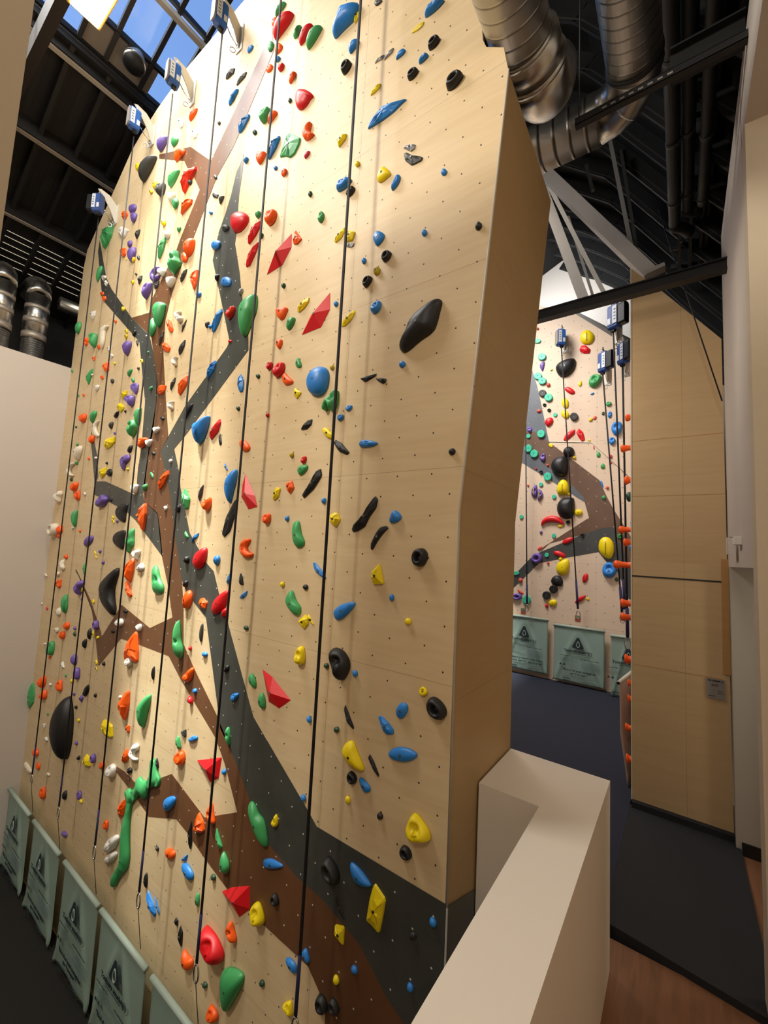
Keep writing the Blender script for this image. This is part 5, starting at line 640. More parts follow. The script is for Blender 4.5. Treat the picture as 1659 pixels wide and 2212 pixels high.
# ------------------------------------------------------------------ materials
def new_mat(name):
    m = bpy.data.materials.new(name); m.use_nodes = True
    return m, m.node_tree.nodes, m.node_tree.links, m.node_tree.nodes['Principled BSDF']
def rgb(h):
    h = h.lstrip('#'); v = [int(h[i:i+2], 16)/255 for i in (0, 2, 4)]
    return tuple((c/12.92 if c <= .04045 else ((c+.055)/1.055)**2.4) for c in v) + (1,)
def plain(name, col, rough=.6, metal=0., bump=0., scale=60., spec=.5, var=.06):
    m, N, L, B = new_mat(name)
    c = rgb(col)
    B.inputs['Roughness'].default_value = rough
    B.inputs['Metallic'].default_value = metal
    B.inputs['Specular IOR Level'].default_value = spec
    tc = N.new('ShaderNodeTexCoord'); nz = N.new('ShaderNodeTexNoise')
    nz.inputs['Scale'].default_value = scale; nz.inputs['Detail'].default_value = 4
    L.new(tc.outputs['Object'], nz.inputs['Vector'])
    mx = N.new('ShaderNodeMix'); mx.data_type = 'RGBA'
    mx.inputs[6].default_value = tuple(min(1, x*(1-var)) for x in c[:3]) + (1,)
    mx.inputs[7].default_value = tuple(min(1, x*(1+var)) for x in c[:3]) + (1,)
    L.new(nz.outputs['Fac'], mx.inputs[0]); L.new(mx.outputs[2], B.inputs['Base Color'])
    if bump:
        b = N.new('ShaderNodeBump'); b.inputs['Strength'].default_value = bump; b.inputs['Distance'].default_value = .004
        L.new(nz.outputs['Fac'], b.inputs['Height']); L.new(b.outputs['Normal'], B.inputs['Normal'])
    return m
def emit(name, col, s):
    m, N, L, B = new_mat(name)
    B.inputs['Base Color'].default_value = rgb(col)
    B.inputs['Emission Color'].default_value = rgb(col); B.inputs['Emission Strength'].default_value = s
    return m
def math_node(N, L, op, a, b=None, c=None):
    n = N.new('ShaderNodeMath'); n.operation = op
    for i, v in enumerate((a, b, c)):
        if v is None: continue
        if isinstance(v, (int, float)): n.inputs[i].default_value = v
        else: L.new(v, n.inputs[i])
    return n.outputs[0]
def tnut_dots(N, L, sx, sz, ox, oz, dx, dz, r):
    """1 where a T-nut hole of the staggered bolt grid sits"""
    vals = []
    for o in (0., .5):
        u = math_node(N, L, 'PINGPONG', math_node(N, L, 'ADD', math_node(N, L, 'DIVIDE', math_node(N, L, 'SUBTRACT', sx, ox), dx), o), .5)
        v = math_node(N, L, 'PINGPONG', math_node(N, L, 'ADD', math_node(N, L, 'DIVIDE', math_node(N, L, 'SUBTRACT', sz, oz), dz), o), .5)
        u = math_node(N, L, 'MULTIPLY', u, dx); v = math_node(N, L, 'MULTIPLY', v, dz)
        d = math_node(N, L, 'SQRT', math_node(N, L, 'ADD', math_node(N, L, 'MULTIPLY', u, u), math_node(N, L, 'MULTIPLY', v, v)))
        vals.append(math_node(N, L, 'LESS_THAN', d, r))
    return math_node(N, L, 'MAXIMUM', *vals)
def seam(N, L, s, o, d, w):
    u = math_node(N, L, 'PINGPONG', math_node(N, L, 'DIVIDE', math_node(N, L, 'SUBTRACT', s, o), d), .5)
    return math_node(N, L, 'LESS_THAN', math_node(N, L, 'MULTIPLY', u, d), w)
def plywood(name, ca, cb, grid=None, sx=None, sz=None, axis='X', rough=.5, dot='#3a2f22', grain=1.):
    """birch plywood sheets: soft grain, blotches, sheet joints and bolt holes"""
    m, N, L, B = new_mat(name)
    tc = N.new('ShaderNodeTexCoord'); sp = N.new('ShaderNodeSeparateXYZ'); L.new(tc.outputs['Object'], sp.inputs[0])
    X = sp.outputs[axis]; Z = sp.outputs['Z']
    cmb = N.new('ShaderNodeCombineXYZ')
    L.new(math_node(N, L, 'MULTIPLY', X, .55), cmb.inputs[0]); L.new(math_node(N, L, 'MULTIPLY', Z, 3.6), cmb.inputs[1])
    n1 = N.new('ShaderNodeTexNoise'); n1.inputs['Scale'].default_value = 2.2; n1.inputs['Detail'].default_value = 6; n1.inputs['Distortion'].default_value = 1.3
    L.new(cmb.outputs[0], n1.inputs['Vector'])
    w = N.new('ShaderNodeTexWave'); w.inputs['Scale'].default_value = 1.3; w.inputs['Distortion'].default_value = 16; w.inputs['Detail'].default_value = 3; w.inputs['Detail Scale'].default_value = 1.2
    w.bands_direction = 'Y'
    L.new(cmb.outputs[0], w.inputs['Vector'])
    n2 = N.new('ShaderNodeTexNoise'); n2.inputs['Scale'].default_value = .9; n2.inputs['Detail'].default_value = 2
    L.new(tc.outputs['Object'], n2.inputs['Vector'])
    f = math_node(N, L, 'ADD', math_node(N, L, 'MULTIPLY', n1.outputs['Fac'], .55*grain), math_node(N, L, 'MULTIPLY', w.outputs['Fac'], .07*grain))
    f = math_node(N, L, 'ADD', f, math_node(N, L, 'MULTIPLY', n2.outputs['Fac'], .4))
    f = math_node(N, L, 'SUBTRACT', f, .06)
    cr = N.new('ShaderNodeMix'); cr.data_type = 'RGBA'; cr.inputs[6].default_value = rgb(ca); cr.inputs[7].default_value = rgb(cb)
    L.new(f, cr.inputs[0]); out = cr.outputs[2]
    def over(mask, col, k):
        nonlocal out
        q = N.new('ShaderNodeMix'); q.data_type = 'RGBA'; L.new(out, q.inputs[6]); q.inputs[7].default_value = rgb(col)
        L.new(math_node(N, L, 'MULTIPLY', mask, k), q.inputs[0]); out = q.outputs[2]
    if sx: over(seam(N, L, X, sx[0], sx[1], .0014), '#6e5636', .55)
    if sz: over(seam(N, L, Z, sz[0], sz[1], .0014), '#6e5636', .55)
    if grid: over(tnut_dots(N, L, X, Z, *grid), dot, 1.)
    L.new(out, B.inputs['Base Color'])
    B.inputs['Roughness'].default_value = rough; B.inputs['Specular IOR Level'].default_value = .35
    return m
def painted(name, ca, cb, grid, dot):
    m, N, L, B = new_mat(name)
    tc = N.new('ShaderNodeTexCoord'); sp = N.new('ShaderNodeSeparateXYZ'); L.new(tc.outputs['Object'], sp.inputs[0])
    nz = N.new('ShaderNodeTexNoise'); nz.inputs['Scale'].default_value = 3.; nz.inputs['Detail'].default_value = 7; nz.inputs['Roughness'].default_value = .7
    L.new(tc.outputs['Object'], nz.inputs['Vector'])
    cr = N.new('ShaderNodeMix'); cr.data_type = 'RGBA'; cr.inputs[6].default_value = rgb(ca); cr.inputs[7].default_value = rgb(cb)
    L.new(nz.outputs['Fac'], cr.inputs[0])
    q = N.new('ShaderNodeMix'); q.data_type = 'RGBA'; L.new(cr.outputs[2], q.inputs[6]); q.inputs[7].default_value = rgb(dot)
    L.new(tnut_dots(N, L, sp.outputs['X'], sp.outputs['Z'], *grid), q.inputs[0])
    L.new(q.outputs[2], B.inputs['Base Color'])
    B.inputs['Roughness'].default_value = .42; B.inputs['Specular IOR Level'].default_value = .4
    return m
def galvanised(name, axis, pitch, base='#c4c1ba', rough=.34, spiral=1.):
    """bright spiral duct: rolled seams round the axis and cloudy zinc"""
    m, N, L, B = new_mat(name)
    tc = N.new('ShaderNodeTexCoord'); sp = N.new('ShaderNodeSeparateXYZ'); L.new(tc.outputs['Object'], sp.inputs[0])
    o = [a for a in 'XYZ' if a != axis]
    ang = math_node(N, L, 'DIVIDE', math_node(N, L, 'ARCTAN2', sp.outputs[o[0]], sp.outputs[o[1]]), 2*math.pi)
    t = math_node(N, L, 'ADD', math_node(N, L, 'DIVIDE', sp.outputs[axis], pitch), math_node(N, L, 'MULTIPLY', ang, spiral))
    t = math_node(N, L, 'FRACT', t)
    ridge = math_node(N, L, 'SMOOTH_MIN', math_node(N, L, 'MULTIPLY', math_node(N, L, 'PINGPONG', t, .5), 9.), 1., .3)
    nz = N.new('ShaderNodeTexNoise'); nz.inputs['Scale'].default_value = 6; nz.inputs['Detail'].default_value = 5
    L.new(tc.outputs['Object'], nz.inputs['Vector'])
    b = N.new('ShaderNodeBump'); b.inputs['Strength'].default_value = .8; b.inputs['Distance'].default_value = .008; b.invert = True
    h = math_node(N, L, 'ADD', ridge, math_node(N, L, 'MULTIPLY', nz.outputs['Fac'], .10))
    L.new(h, b.inputs['Height']); L.new(b.outputs['Normal'], B.inputs['Normal'])
    dk = N.new('ShaderNodeMix'); dk.data_type = 'RGBA'; dk.inputs[6].default_value = tuple(c*.35 for c in rgb(base)[:3])+(1,); dk.inputs[7].default_value = rgb(base)
    L.new(ridge, dk.inputs[0]); L.new(dk.outputs[2], B.inputs['Base Color']); B.inputs['Metallic'].default_value = 1.
    L.new(math_node(N, L, 'ADD', math_node(N, L, 'MULTIPLY', nz.outputs['Fac'], .18), rough-.06), B.inputs['Roughness'])
    return m
def boards(name, ca, cb, axis, pitch):
    m, N, L, B = new_mat(name)
    tc = N.new('ShaderNodeTexCoord'); sp = N.new('ShaderNodeSeparateXYZ'); L.new(tc.outputs['Object'], sp.inputs[0])
    nz = N.new('ShaderNodeTexNoise'); nz.inputs['Scale'].default_value = 5; L.new(tc.outputs['Object'], nz.inputs['Vector'])
    cr = N.new('ShaderNodeMix'); cr.data_type = 'RGBA'; cr.inputs[6].default_value = rgb(ca); cr.inputs[7].default_value = rgb(cb)
    L.new(nz.outputs['Fac'], cr.inputs[0])
    q = N.new('ShaderNodeMix'); q.data_type = 'RGBA'; L.new(cr.outputs[2], q.inputs[6]); q.inputs[7].default_value = rgb('#050505')
    L.new(seam(N, L, sp.outputs[axis], 0., pitch, .006), q.inputs[0])
    L.new(q.outputs[2], B.inputs['Base Color']); B.inputs['Roughness'].default_value = .7
    return m
def woodfloor(name):
    m, N, L, B = new_mat(name)
    tc = N.new('ShaderNodeTexCoord'); mp = N.new('ShaderNodeMapping'); mp.inputs['Scale'].default_value = (14, 1.2, 1)
    L.new(tc.outputs['Object'], mp.inputs[0])
    nz = N.new('ShaderNodeTexNoise'); nz.inputs['Scale'].default_value = 1.6; nz.inputs['Detail'].default_value = 8; nz.inputs['Distortion'].default_value = .8
    L.new(mp.outputs[0], nz.inputs['Vector'])
    cr = N.new('ShaderNodeMix'); cr.data_type = 'RGBA'; cr.inputs[6].default_value = rgb('#5a3a24'); cr.inputs[7].default_value = rgb('#97694a')
    L.new(nz.outputs['Fac'], cr.inputs[0]); L.new(cr.outputs[2], B.inputs['Base Color'])
    B.inputs['Roughness'].default_value = .38
    return m

GRID = (-1.09, 4.434, .247, .2515, .0056)
GRIDF = (-1.2, 3.6, .30, .30, .009)
M = {}
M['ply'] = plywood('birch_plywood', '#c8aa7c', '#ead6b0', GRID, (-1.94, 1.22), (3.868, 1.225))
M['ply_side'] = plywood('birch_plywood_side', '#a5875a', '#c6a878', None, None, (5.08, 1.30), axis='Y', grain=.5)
M['ply_far'] = plywood('birch_plywood_far', '#d6bda4', '#ead6c0', GRIDF, (-1.35, 1.22), (3.3, 1.22), dot='#7b6a58', grain=.5)
M['ply_pillar'] = plywood('birch_plywood_pillar', '#b89b70', '#d3b88e', None, (.019, .46), None)
M['ply_trim'] = plywood('oak_trim', '#a27846', '#c39a62')
M['paint_grey'] = painted('paint_grey', '#30322f', '#54554f', GRID, '#d8d4c8')
M['paint_brown'] = painted('paint_brown', '#553722', '#7a5336', GRID, '#d8d4c8')
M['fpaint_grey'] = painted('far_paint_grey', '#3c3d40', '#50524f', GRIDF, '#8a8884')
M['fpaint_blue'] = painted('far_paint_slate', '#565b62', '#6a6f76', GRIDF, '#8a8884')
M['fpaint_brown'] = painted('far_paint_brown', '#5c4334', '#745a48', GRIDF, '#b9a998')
M['white_wall'] = plain('white_wall_paint', '#d2c8be', .8, bump=.05, scale=120, var=.02)
M['cream_wall'] = plain('cream_wall_paint', '#d3c5ae', .8, bump=.05, scale=120, var=.02)
M['rail_white'] = plain('rail_paint', '#e6dccd', .6, bump=.03, scale=150, var=.015)
M['grey_wall'] = plain('grey_wall_paint', '#b3ac9f', .8, bump=.04, scale=120, var=.02)
M['black'] = plain('black_steel', '#17171a', .5, var=.25, scale=9)
M['black_paint'] = plain('black_paint', '#111011', .62, var=.3, scale=12)
M['roof'] = boards('black_roof_boards', '#100f0f', '#1a1817', 'Y', .12)
M['mat_hall'] = plain('hall_mat', '#16140f', .9, bump=.4, scale=220, var=.35)
M['mat_navy'] = plain('navy_mat', '#1d2233', .85, bump=.3, scale=240, var=.25)
M['mat_black'] = plain('black_mat', '#1d1e22', .85, bump=.4, scale=240, var=.3)
M['wood_floor'] = woodfloor('brown_wood_floor')
M['baseboard'] = plain('black_baseboard', '#141210', .6)
M['steel_white'] = plain('white_steel', '#b9b1a6', .5, var=.06, scale=7)
M['steel_grey'] = plain('grey_steel', '#8f8b84', .5, var=.1, scale=8)
M['blank'] = plain('blank_panel_grey', '#7d756b', .6, var=.1, scale=6)
M['beam_brown'] = plain('brown_black_beam', '#1f1712', .7, var=.2)
M['jamb'] = plain('jamb_paint', '#b9a78c', .8, var=.02)
M['steel_dark'] = plain('dark_steel', '#3a3835', .5, var=.15, scale=8)
M['chrome'] = plain('chrome', '#d8d8d8', .18, 1., var=.03)
M['bracket'] = plain('bracket_white', '#d8d2c4', .45, var=.03)
M['belay_blue'] = plain('belay_blue', '#2f63b4', .4, var=.05)
M['belay_navy'] = plain('belay_navy', '#34508f', .45, var=.05)
M['belay_white'] = plain('belay_label', '#d9dde3', .5, var=.03)
M['belay_black'] = plain('belay_black', '#161618', .5)
M['rope'] = plain('black_webbing', '#1a1618', .8, bump=.5, scale=400)
M['sling'] = plain('navy_webbing', '#27244f', .8, bump=.5, scale=400)
M['tarp'] = plain('banner_tarp', '#8fa79c', .55, var=.04, scale=4, bump=.04)
M['tarp_rod'] = plain('banner_sleeve', '#a3b4a8', .5, var=.03)
M['tarp_pink'] = plain('back_banner_tarp', '#cdb2a3', .6, var=.03)
M['ink'] = plain('banner_ink', '#1f2f36', .7, var=.05)
M['ink_soft'] = plain('banner_ink_soft', '#5f767a', .7, var=.05)
M['plaque'] = plain('plaque_grey', '#8a8682', .5, var=.04)
M['plaque_ink'] = plain('plaque_ink', '#2f2b3a', .6)
M['tag_red'] = plain('tag_red', '#a9473c', .6); M['tag_green'] = plain('tag_green', '#5f7a66', .6)
M['plastic_white'] = plain('white_plastic', '#ecebe6', .4, var=.02)
M['zinc_Y'] = galvanised('spiral_duct_along', 'Y', .085)
M['zinc_X'] = galvanised('ribbed_duct_across', 'X', .13, spiral=0.)
M['zinc_Z'] = galvanised('riser_duct', 'Z', .035)
M['zinc_plain'] = plain('plain_zinc', '#bdbab3', .3, 1., var=.08, scale=5)
M['foil'] = plain('foil_tape', '#b9aea0', .5, .6, var=.1, scale=14)
M['lamp_case'] = plain('lamp_case', '#b98a3c', .5)
M['lamp'] = emit('lamp_panel', '#fff6e0', 30.)
M['daylit_gap'] = emit('daylit_gap', '#fff2d8', .55)
M['bolt'] = plain('bolt_steel', '#8d8d8d', .35, .9)
M['bolt_dark'] = plain('bolt_socket', '#2a2826', .5)
m, N, L, B = new_mat('skylight_glass')
tr = N.new('ShaderNodeBsdfTransparent'); tr.inputs[0].default_value = (.86, .92, 1, 1)
gl = N.new('ShaderNodeBsdfGlossy'); gl.inputs['Roughness'].default_value = .1
mx = N.new('ShaderNodeMixShader'); mx.inputs[0].default_value = .05
L.new(tr.outputs[0], mx.inputs[1]); L.new(gl.outputs[0], mx.inputs[2])
L.new(mx.outputs[0], N['Material Output'].inputs['Surface'])
M['glass'] = m
HC = dict(red='#d8161f', redorange='#ea300f', orange='#ff5f10', yellow='#f0d60c', olive='#b8a412', green='#43a25f', darkgreen='#2b4a35',
          blue='#2a80d2', purple='#7058a8', white='#e4dfd6', cream='#e2d8c2', gray='#3d3d3b', black='#161516', charcoal='#232322',
          silver='#9b9c9e', pink='#d8405a', coral='#dc5a48', teal='#3fc3a0')
for k, v in HC.items():
    M['h_'+k] = plain('resin_'+k, v, .42 if k not in ('black', 'charcoal', 'gray') else .5, bump=.12, scale=140, var=.05,
                      spec=.5, metal=0.)
M['h_silver'].node_tree.nodes['Principled BSDF'].inputs['Metallic'].default_value = .5

# ------------------------------------------------------------------ helpers
def tag(o, label=None, cat=None, group=None, kind=None):
    if label: o['label'] = label
    if cat: o['category'] = cat
    if group: o['group'] = group
    if kind: o['kind'] = kind
    return o
def link(name, me, mat=None, parent=None, smooth=False):
    o = bpy.data.objects.new(name, me); COL.objects.link(o)
    if mat: me.materials.append(mat)
    if parent: o.parent = parent
    if smooth:
        for p in me.polygons: p.use_smooth = True
    return o
def bmobj(name, bm, mat=None, parent=None, smooth=False):
    bmesh.ops.recalc_face_normals(bm, faces=bm.faces[:])
    me = bpy.data.meshes.new(name); bm.to_mesh(me); bm.free()
    return link(name, me, mat, parent, smooth)
def empty(name, loc=(0, 0, 0)):
    o = bpy.data.objects.new(name, None); COL.objects.link(o); o.location = loc; o.empty_display_size = .1
    return o
def add_box(bm, a, b, bevel=0.):
    x0, y0, z0 = a; x1, y1, z1 = b
    vs = [bm.verts.new((x, y, z)) for x in (x0, x1) for y in (y0, y1) for z in (z0, z1)]
    fs = [bm.faces.new([vs[i] for i in f]) for f in ((0, 1, 3, 2), (4, 6, 7, 5), (0, 4, 5, 1), (2, 3, 7, 6), (0, 2, 6, 4), (1, 5, 7, 3))]
    if bevel:
        es = {e for f in fs for e in f.edges}
        bmesh.ops.bevel(bm, geom=list(es), offset=bevel, segments=2, affect='EDGES', profile=.6)
    return vs
def box(name, a, b, mat, parent=None, bevel=0.):
    bm = bmesh.new(); add_box(bm, a, b, bevel); return bmobj(name, bm, mat, parent)
def add_prism(bm, pts, axis, a, b):
    """extrude a 2-D outline along an axis from a to b. axis Y: pts are (x,z); X: (y,z); Z: (x,y)"""
    def P(u, v, t):
        return {'Y': (u, t, v), 'X': (t, u, v), 'Z': (u, v, t)}[axis]
    lo = [bm.verts.new(P(u, v, a)) for u, v in pts]; hi = [bm.verts.new(P(u, v, b)) for u, v in pts]
    n = len(pts)
    bm.faces.new(lo); bm.faces.new(hi[::-1])
    for i in range(n): bm.faces.new((lo[i], hi[i], hi[(i+1) % n], lo[(i+1) % n]))
def prism(name, pts, axis, a, b, mat, parent=None):
    bm = bmesh.new(); add_prism(bm, pts, axis, a, b); return bmobj(name, bm, mat, parent)
def frames(pts):
    out = []; up = None
    for i, p in enumerate(pts):
        t = (pts[min(i+1, len(pts)-1)] - pts[max(i-1, 0)]).normalized()
        if up is None:
            up = Vector((0, 0, 1)) if abs(t.z) < .9 else Vector((1, 0, 0))
        n = (up - t*up.dot(t)).normalized(); up = n
        out.append((p, n, t.cross(n)))
    return out
def add_tube(bm, pts, r, seg=12, cap=True, flat=1.):
    pts = [Vector(p) for p in pts]; rr = r if isinstance(r, (list, tuple)) else [r]*len(pts)
    rings = []
    for (p, n, b), q in zip(frames(pts), rr):
        rings.append([bm.verts.new(p + n*(q*math.cos(2*math.pi*k/seg)) + b*(q*flat*math.sin(2*math.pi*k/seg))) for k in range(seg)])
    for A, Bq in zip(rings, rings[1:]):
        for k in range(seg): bm.faces.new((A[k], A[(k+1) % seg], Bq[(k+1) % seg], Bq[k]))
    if cap: bm.faces.new(rings[0][::-1]); bm.faces.new(rings[-1])
    return rings
def tube(name, pts, r, mat, parent=None, seg=12, cap=True, smooth=True, flat=1.):
    bm = bmesh.new(); add_tube(bm, pts, r, seg, cap, flat); return bmobj(name, bm, mat, parent, smooth)
def add_beam(bm, p, q, w, h, up=(0, 0, 1)):
    """rectangular bar from p to q, w across, h along 'up'"""
    p = Vector(p); q = Vector(q); t = (q-p).normalized(); u = Vector(up); n = (u - t*u.dot(t)).normalized(); b = t.cross(n)
    vs = []
    for c in (p, q):
        for s, r in ((-1, -1), (1, -1), (1, 1), (-1, 1)): vs.append(bm.verts.new(c + b*(s*w/2) + n*(r*h/2)))
    for f in ((3, 2, 1, 0), (4, 5, 6, 7), (0, 1, 5, 4), (1, 2, 6, 5), (2, 3, 7, 6), (3, 0, 4, 7)): bm.faces.new([vs[i] for i in f])
def beam(name, p, q, w, h, mat, parent=None, up=(0, 0, 1)):
    bm = bmesh.new(); add_beam(bm, p, q, w, h, up); return bmobj(name, bm, mat, parent)
def arc(c, r, a0, a1, u, v, n=8):
    c = Vector(c); u = Vector(u); v = Vector(v)
    return [c + u*(r*math.cos(a0+(a1-a0)*i/n)) + v*(r*math.sin(a0+(a1-a0)*i/n)) for i in range(n+1)]

# ------------------------------------------------------------------ climbing holds
def chaikin(p, n):
    for _ in range(n):
        q = []
        for i in range(len(p)):
            a = p[i]; b = p[(i+1) % len(p)]
            q += [(.75*a[0]+.25*b[0], .75*a[1]+.25*b[1]), (.25*a[0]+.75*b[0], .25*a[1]+.75*b[1])]
        p = q
    return p
def inside(p, x, y):
    c = False; j = len(p)-1
    for i in range(len(p)):
        if (p[i][1] > y) != (p[j][1] > y) and x < (p[j][0]-p[i][0])*(y-p[i][1])/(p[j][1]-p[i][1])+p[i][0]: c = not c
        j = i
    return c
def edge_dist(p, x, y):
    best = 1e9
    for i in range(len(p)):
        ax, ay = p[i-1]; bx, by = p[i]; dx, dy = bx-ax, by-ay; l = dx*dx+dy*dy
        t = 0 if l == 0 else max(0, min(1, ((x-ax)*dx+(y-ay)*dy)/l))
        best = min(best, math.hypot(x-ax-dx*t, y-ay-dy*t))
    return best
def hold_mesh(name, poly, kind, h, tail=''):
    """poly: outline on the wall in metres about the hold's own centre (x,z); the hold swells towards -Y"""
    smooth = kind != 'F'
    vol = 'volume' in tail
    if kind in 'BJD': poly = chaikin(poly, 2)
    if kind == 'F' and not vol:
        q = []
        for i in range(len(poly)):      # nick the corners a little
            a, b, c = poly[i-1], poly[i], poly[(i+1) % len(poly)]
            q += [(b[0]+.1*(a[0]-b[0]), b[1]+.1*(a[1]-b[1])), (b[0]+.1*(c[0]-b[0]), b[1]+.1*(c[1]-b[1]))]
        poly = q
    st = star_mesh(name, poly, kind, h, vol)
    if st: return st
    xs = [p[0] for p in poly]; ys = [p[1] for p in poly]
    n = 7 if kind == 'K' else 11
    step = max((max(xs)-min(xs)), (max(ys)-min(ys)))/n
    area = abs(sum(poly[i-1][0]*poly[i][1]-poly[i][0]*poly[i-1][1] for i in range(len(poly))))/2
    step = min(step, math.sqrt(area)/5.5)
    cand = []
    y = min(ys)+step/2; k = 0
    while y < max(ys):
        x = min(xs)+step/2+(step/2 if k % 2 else 0)
        while x < max(xs):
            if inside(poly, x, y): cand.append((x, y, edge_dist(poly, x, y)))
            x += step
        y += step*.87; k += 1
    if not cand:
        cx = sum(xs)/len(xs); cy = sum(ys)/len(ys); cand = [(cx, cy, max(1e-3, edge_dist(poly, cx, cy)))]
    inr = max(c[2] for c in cand)
    top = max(cand, key=lambda c: c[2])
    cx = sum(c[0]*c[2] for c in cand)/sum(c[2] for c in cand); cy = sum(c[1]*c[2] for c in cand)/sum(c[2] for c in cand)
    if not inside(poly, cx, cy): cx, cy = top[0], top[1]
    V2 = [Vector(p) for p in poly]; hz = [0.]*len(poly)
    nb = len(poly)
    if kind == 'F':
        rnd = random.Random(int(abs(xs[0]*7919+ys[0]*104729)*1000))
        if vol:
            V2.append(Vector((cx+.15*(max(xs)-min(xs)), cy-.1*(max(ys)-min(ys))))); hz.append(h*1.15)
            if not inside(poly, *V2[-1]): V2[-1] = Vector((cx, cy))
        else:
            for i in range(0, nb, 2):
                a = poly[i]; b = poly[(i+1) % nb]; s = .5
                px = cx+((a[0]+b[0])/2-cx)*s; py = cy+((a[1]+b[1])/2-cy)*s
                if inside(poly, px, py) and edge_dist(poly, px, py) > .2*inr: V2.append(Vector((px, py))); hz.append(h*(.7+.45*rnd.random()))
            V2.append(Vector((cx, cy))); hz.append(h)
    else:
        for x, y, d in cand:
            if d < .22*step: continue
            t = min(1, d/inr)
            z = h*math.sqrt(max(0, 1-(1-t)**2))
            if kind == 'O': z = h*min(1, d/(.12*inr)) - .15*h*(d > .7*inr)
            if kind == 'D':
                z = h*(math.sin(min(1, t/.62)*math.pi/2) if t < .62 else max(.12, math.cos((t-.62)/.38*math.pi/2)**.7))
            if kind == 'J':
                g = math.hypot(x-top[0], (y-top[1]-.28*inr))/(.5*inr)
                z -= .75*h*math.exp(-g*g)
                z = max(z, .08*h)
            V2.append(Vector((x, y))); hz.append(z)
        # a shoulder ring close to the rim gives a crisp rounded edge
        for i in range(0, nb):
            a = poly[i-1]; b = poly[i]; c = poly[(i+1) % nb]
            dx, dy = c[0]-a[0], c[1]-a[1]; l = math.hypot(dx, dy) or 1
            px, py = b[0]-dy/l*.13*inr, b[1]+dx/l*.13*inr
            if inside(poly, px, py) and edge_dist(poly, px, py) > .1*inr:
                V2.append(Vector((px, py))); hz.append(h*(.55 if kind not in 'O' else .96))
    E = [(i, (i+1) % nb) for i in range(nb)]
    vo, eo, fo, vorig, _, _ = delaunay_2d_cdt(V2, E, [list(range(nb))], 1, 1e-6)
    hh = []
    for i, v in enumerate(vo):
        hh.append(max((hz[j] for j in vorig[i]), default=0.))
    verts = [(v.x, -z, v.y) for v, z in zip(vo, hh)]
    faces = [tuple(f) for f in fo]
    base = [next((i for i, o in enumerate(vorig) if j in o), None) for j in range(nb)]
    base = [b for b in base if b is not None]
    me = bpy.data.meshes.new(name); me.from_pydata(verts, [], faces); 
    bm = bmesh.new(); bm.from_mesh(me)
    # close the back against the wall
    rim = [e for e in bm.edges if len(e.link_faces) == 1]
    if rim:
        try: bmesh.ops.holes_fill(bm, edges=rim, sides=0)
        except Exception: pass
    bmesh.ops.recalc_face_normals(bm, faces=bm.faces[:])
    bm.to_mesh(me); bm.free()
    for p in me.polygons: p.use_smooth = smooth and max(me.vertices[i].co.y for i in p.vertices) - min(me.vertices[i].co.y for i in p.vertices) > 1e-7
    # where a bolt would sit: (x, height, z)
    bz = {'D': .14*h, 'J': .3*h, 'O': .86*h}.get(kind, h*.97)
    bx, bzv = (top[0], top[1]) if kind != 'F' else (cx, cy)
    if kind == 'J': bzv = top[1]-.15*inr
    if kind == 'J': bz = h*.62
    return me, (bx, bz, bzv), inr
def star_mesh(name, poly, kind, h, vol):
    n = len(poly)
    A2 = 0; cx = cy = 0
    for i in range(n):
        a, b = poly[i-1], poly[i]; w = a[0]*b[1]-b[0]*a[1]; A2 += w; cx += (a[0]+b[0])*w; cy += (a[1]+b[1])*w
    if abs(A2) < 1e-9: return None
    cx /= 3*A2; cy /= 3*A2
    if A2 < 0: poly = poly[::-1]
    def tri(a, b): return (a[0]-cx)*(b[1]-cy)-(b[0]-cx)*(a[1]-cy)
    amin = abs(A2)*.002/n if kind in 'FDO' else abs(A2)*.12/n
    if any(tri(poly[i-1], poly[i]) < amin for i in range(n)): return None
    inr = edge_dist(poly, cx, cy)
    rnd = random.Random(int(abs(poly[0][0]*7919+poly[0][1]*104729)*1000))
    if kind == 'F':
        if vol: S = [1, 0]; prof = [0, 1.0]
        else: S = [1, .93, .5, 0]; prof = [0, .35, .85, .95]
    elif kind == 'D': S = [1, .97, .88, .76, .64, .54, .44, .34, .24, .16, 0]; prof = [0, .35, .72, .93, 1, .98, .86, .6, .3, .16, .14]
    elif kind == 'O': S = [1, .99, .94, .88, .5, .14, .1, 0]; prof = [0, .7, .95, 1, 1, .98, .88, .86]
    else:
        S = [1, .985, .94, .87, .77, .65, .52, .38, .22, 0]
        prof = [0] + [max(0, 1-q**2.3)**.5 for q in S[1:]]
    vs = []; fs = []
    for k, (q, z) in enumerate(zip(S, prof)):
        if q == 0: vs.append((cx, -h*z, cy)); continue
        for i, p in enumerate(poly):
            zz = h*z
            if kind == 'F' and not vol and 0 < k < len(S)-1: zz *= (.72+.5*rnd.random()) if k == 2 else 1
            x = cx+(p[0]-cx)*q; y = cy+(p[1]-cy)*q
            if kind == 'J' and k:
                g = math.hypot(x-cx, y-cy-.3*inr)/(.55*inr); zz -= .7*h*math.exp(-g*g)*z; zz = max(zz, .02*h)
            vs.append((x, -zz, y))
    m = len(S)-1
    for k in range(m-1):
        for i in range(n): j = (i+1) % n; fs.append((k*n+i, k*n+j, (k+1)*n+j, (k+1)*n+i))
    c = len(vs)-1
    for i in range(n): fs.append(((m-1)*n+i, (m-1)*n+(i+1) % n, c))
    fs.append(tuple(range(n))[::-1])
    me = bpy.data.meshes.new(name); me.from_pydata(vs, [], fs)
    for p in me.polygons: p.use_smooth = kind not in 'FO' and len(p.vertices) < 5
    bz = {'D': .14*h, 'J': .55*h, 'O': .86*h, 'F': .95*h}.get(kind, h*.985); by = cy-.12*inr if kind == 'J' else cy
    return me, (cx, bz, by), inr
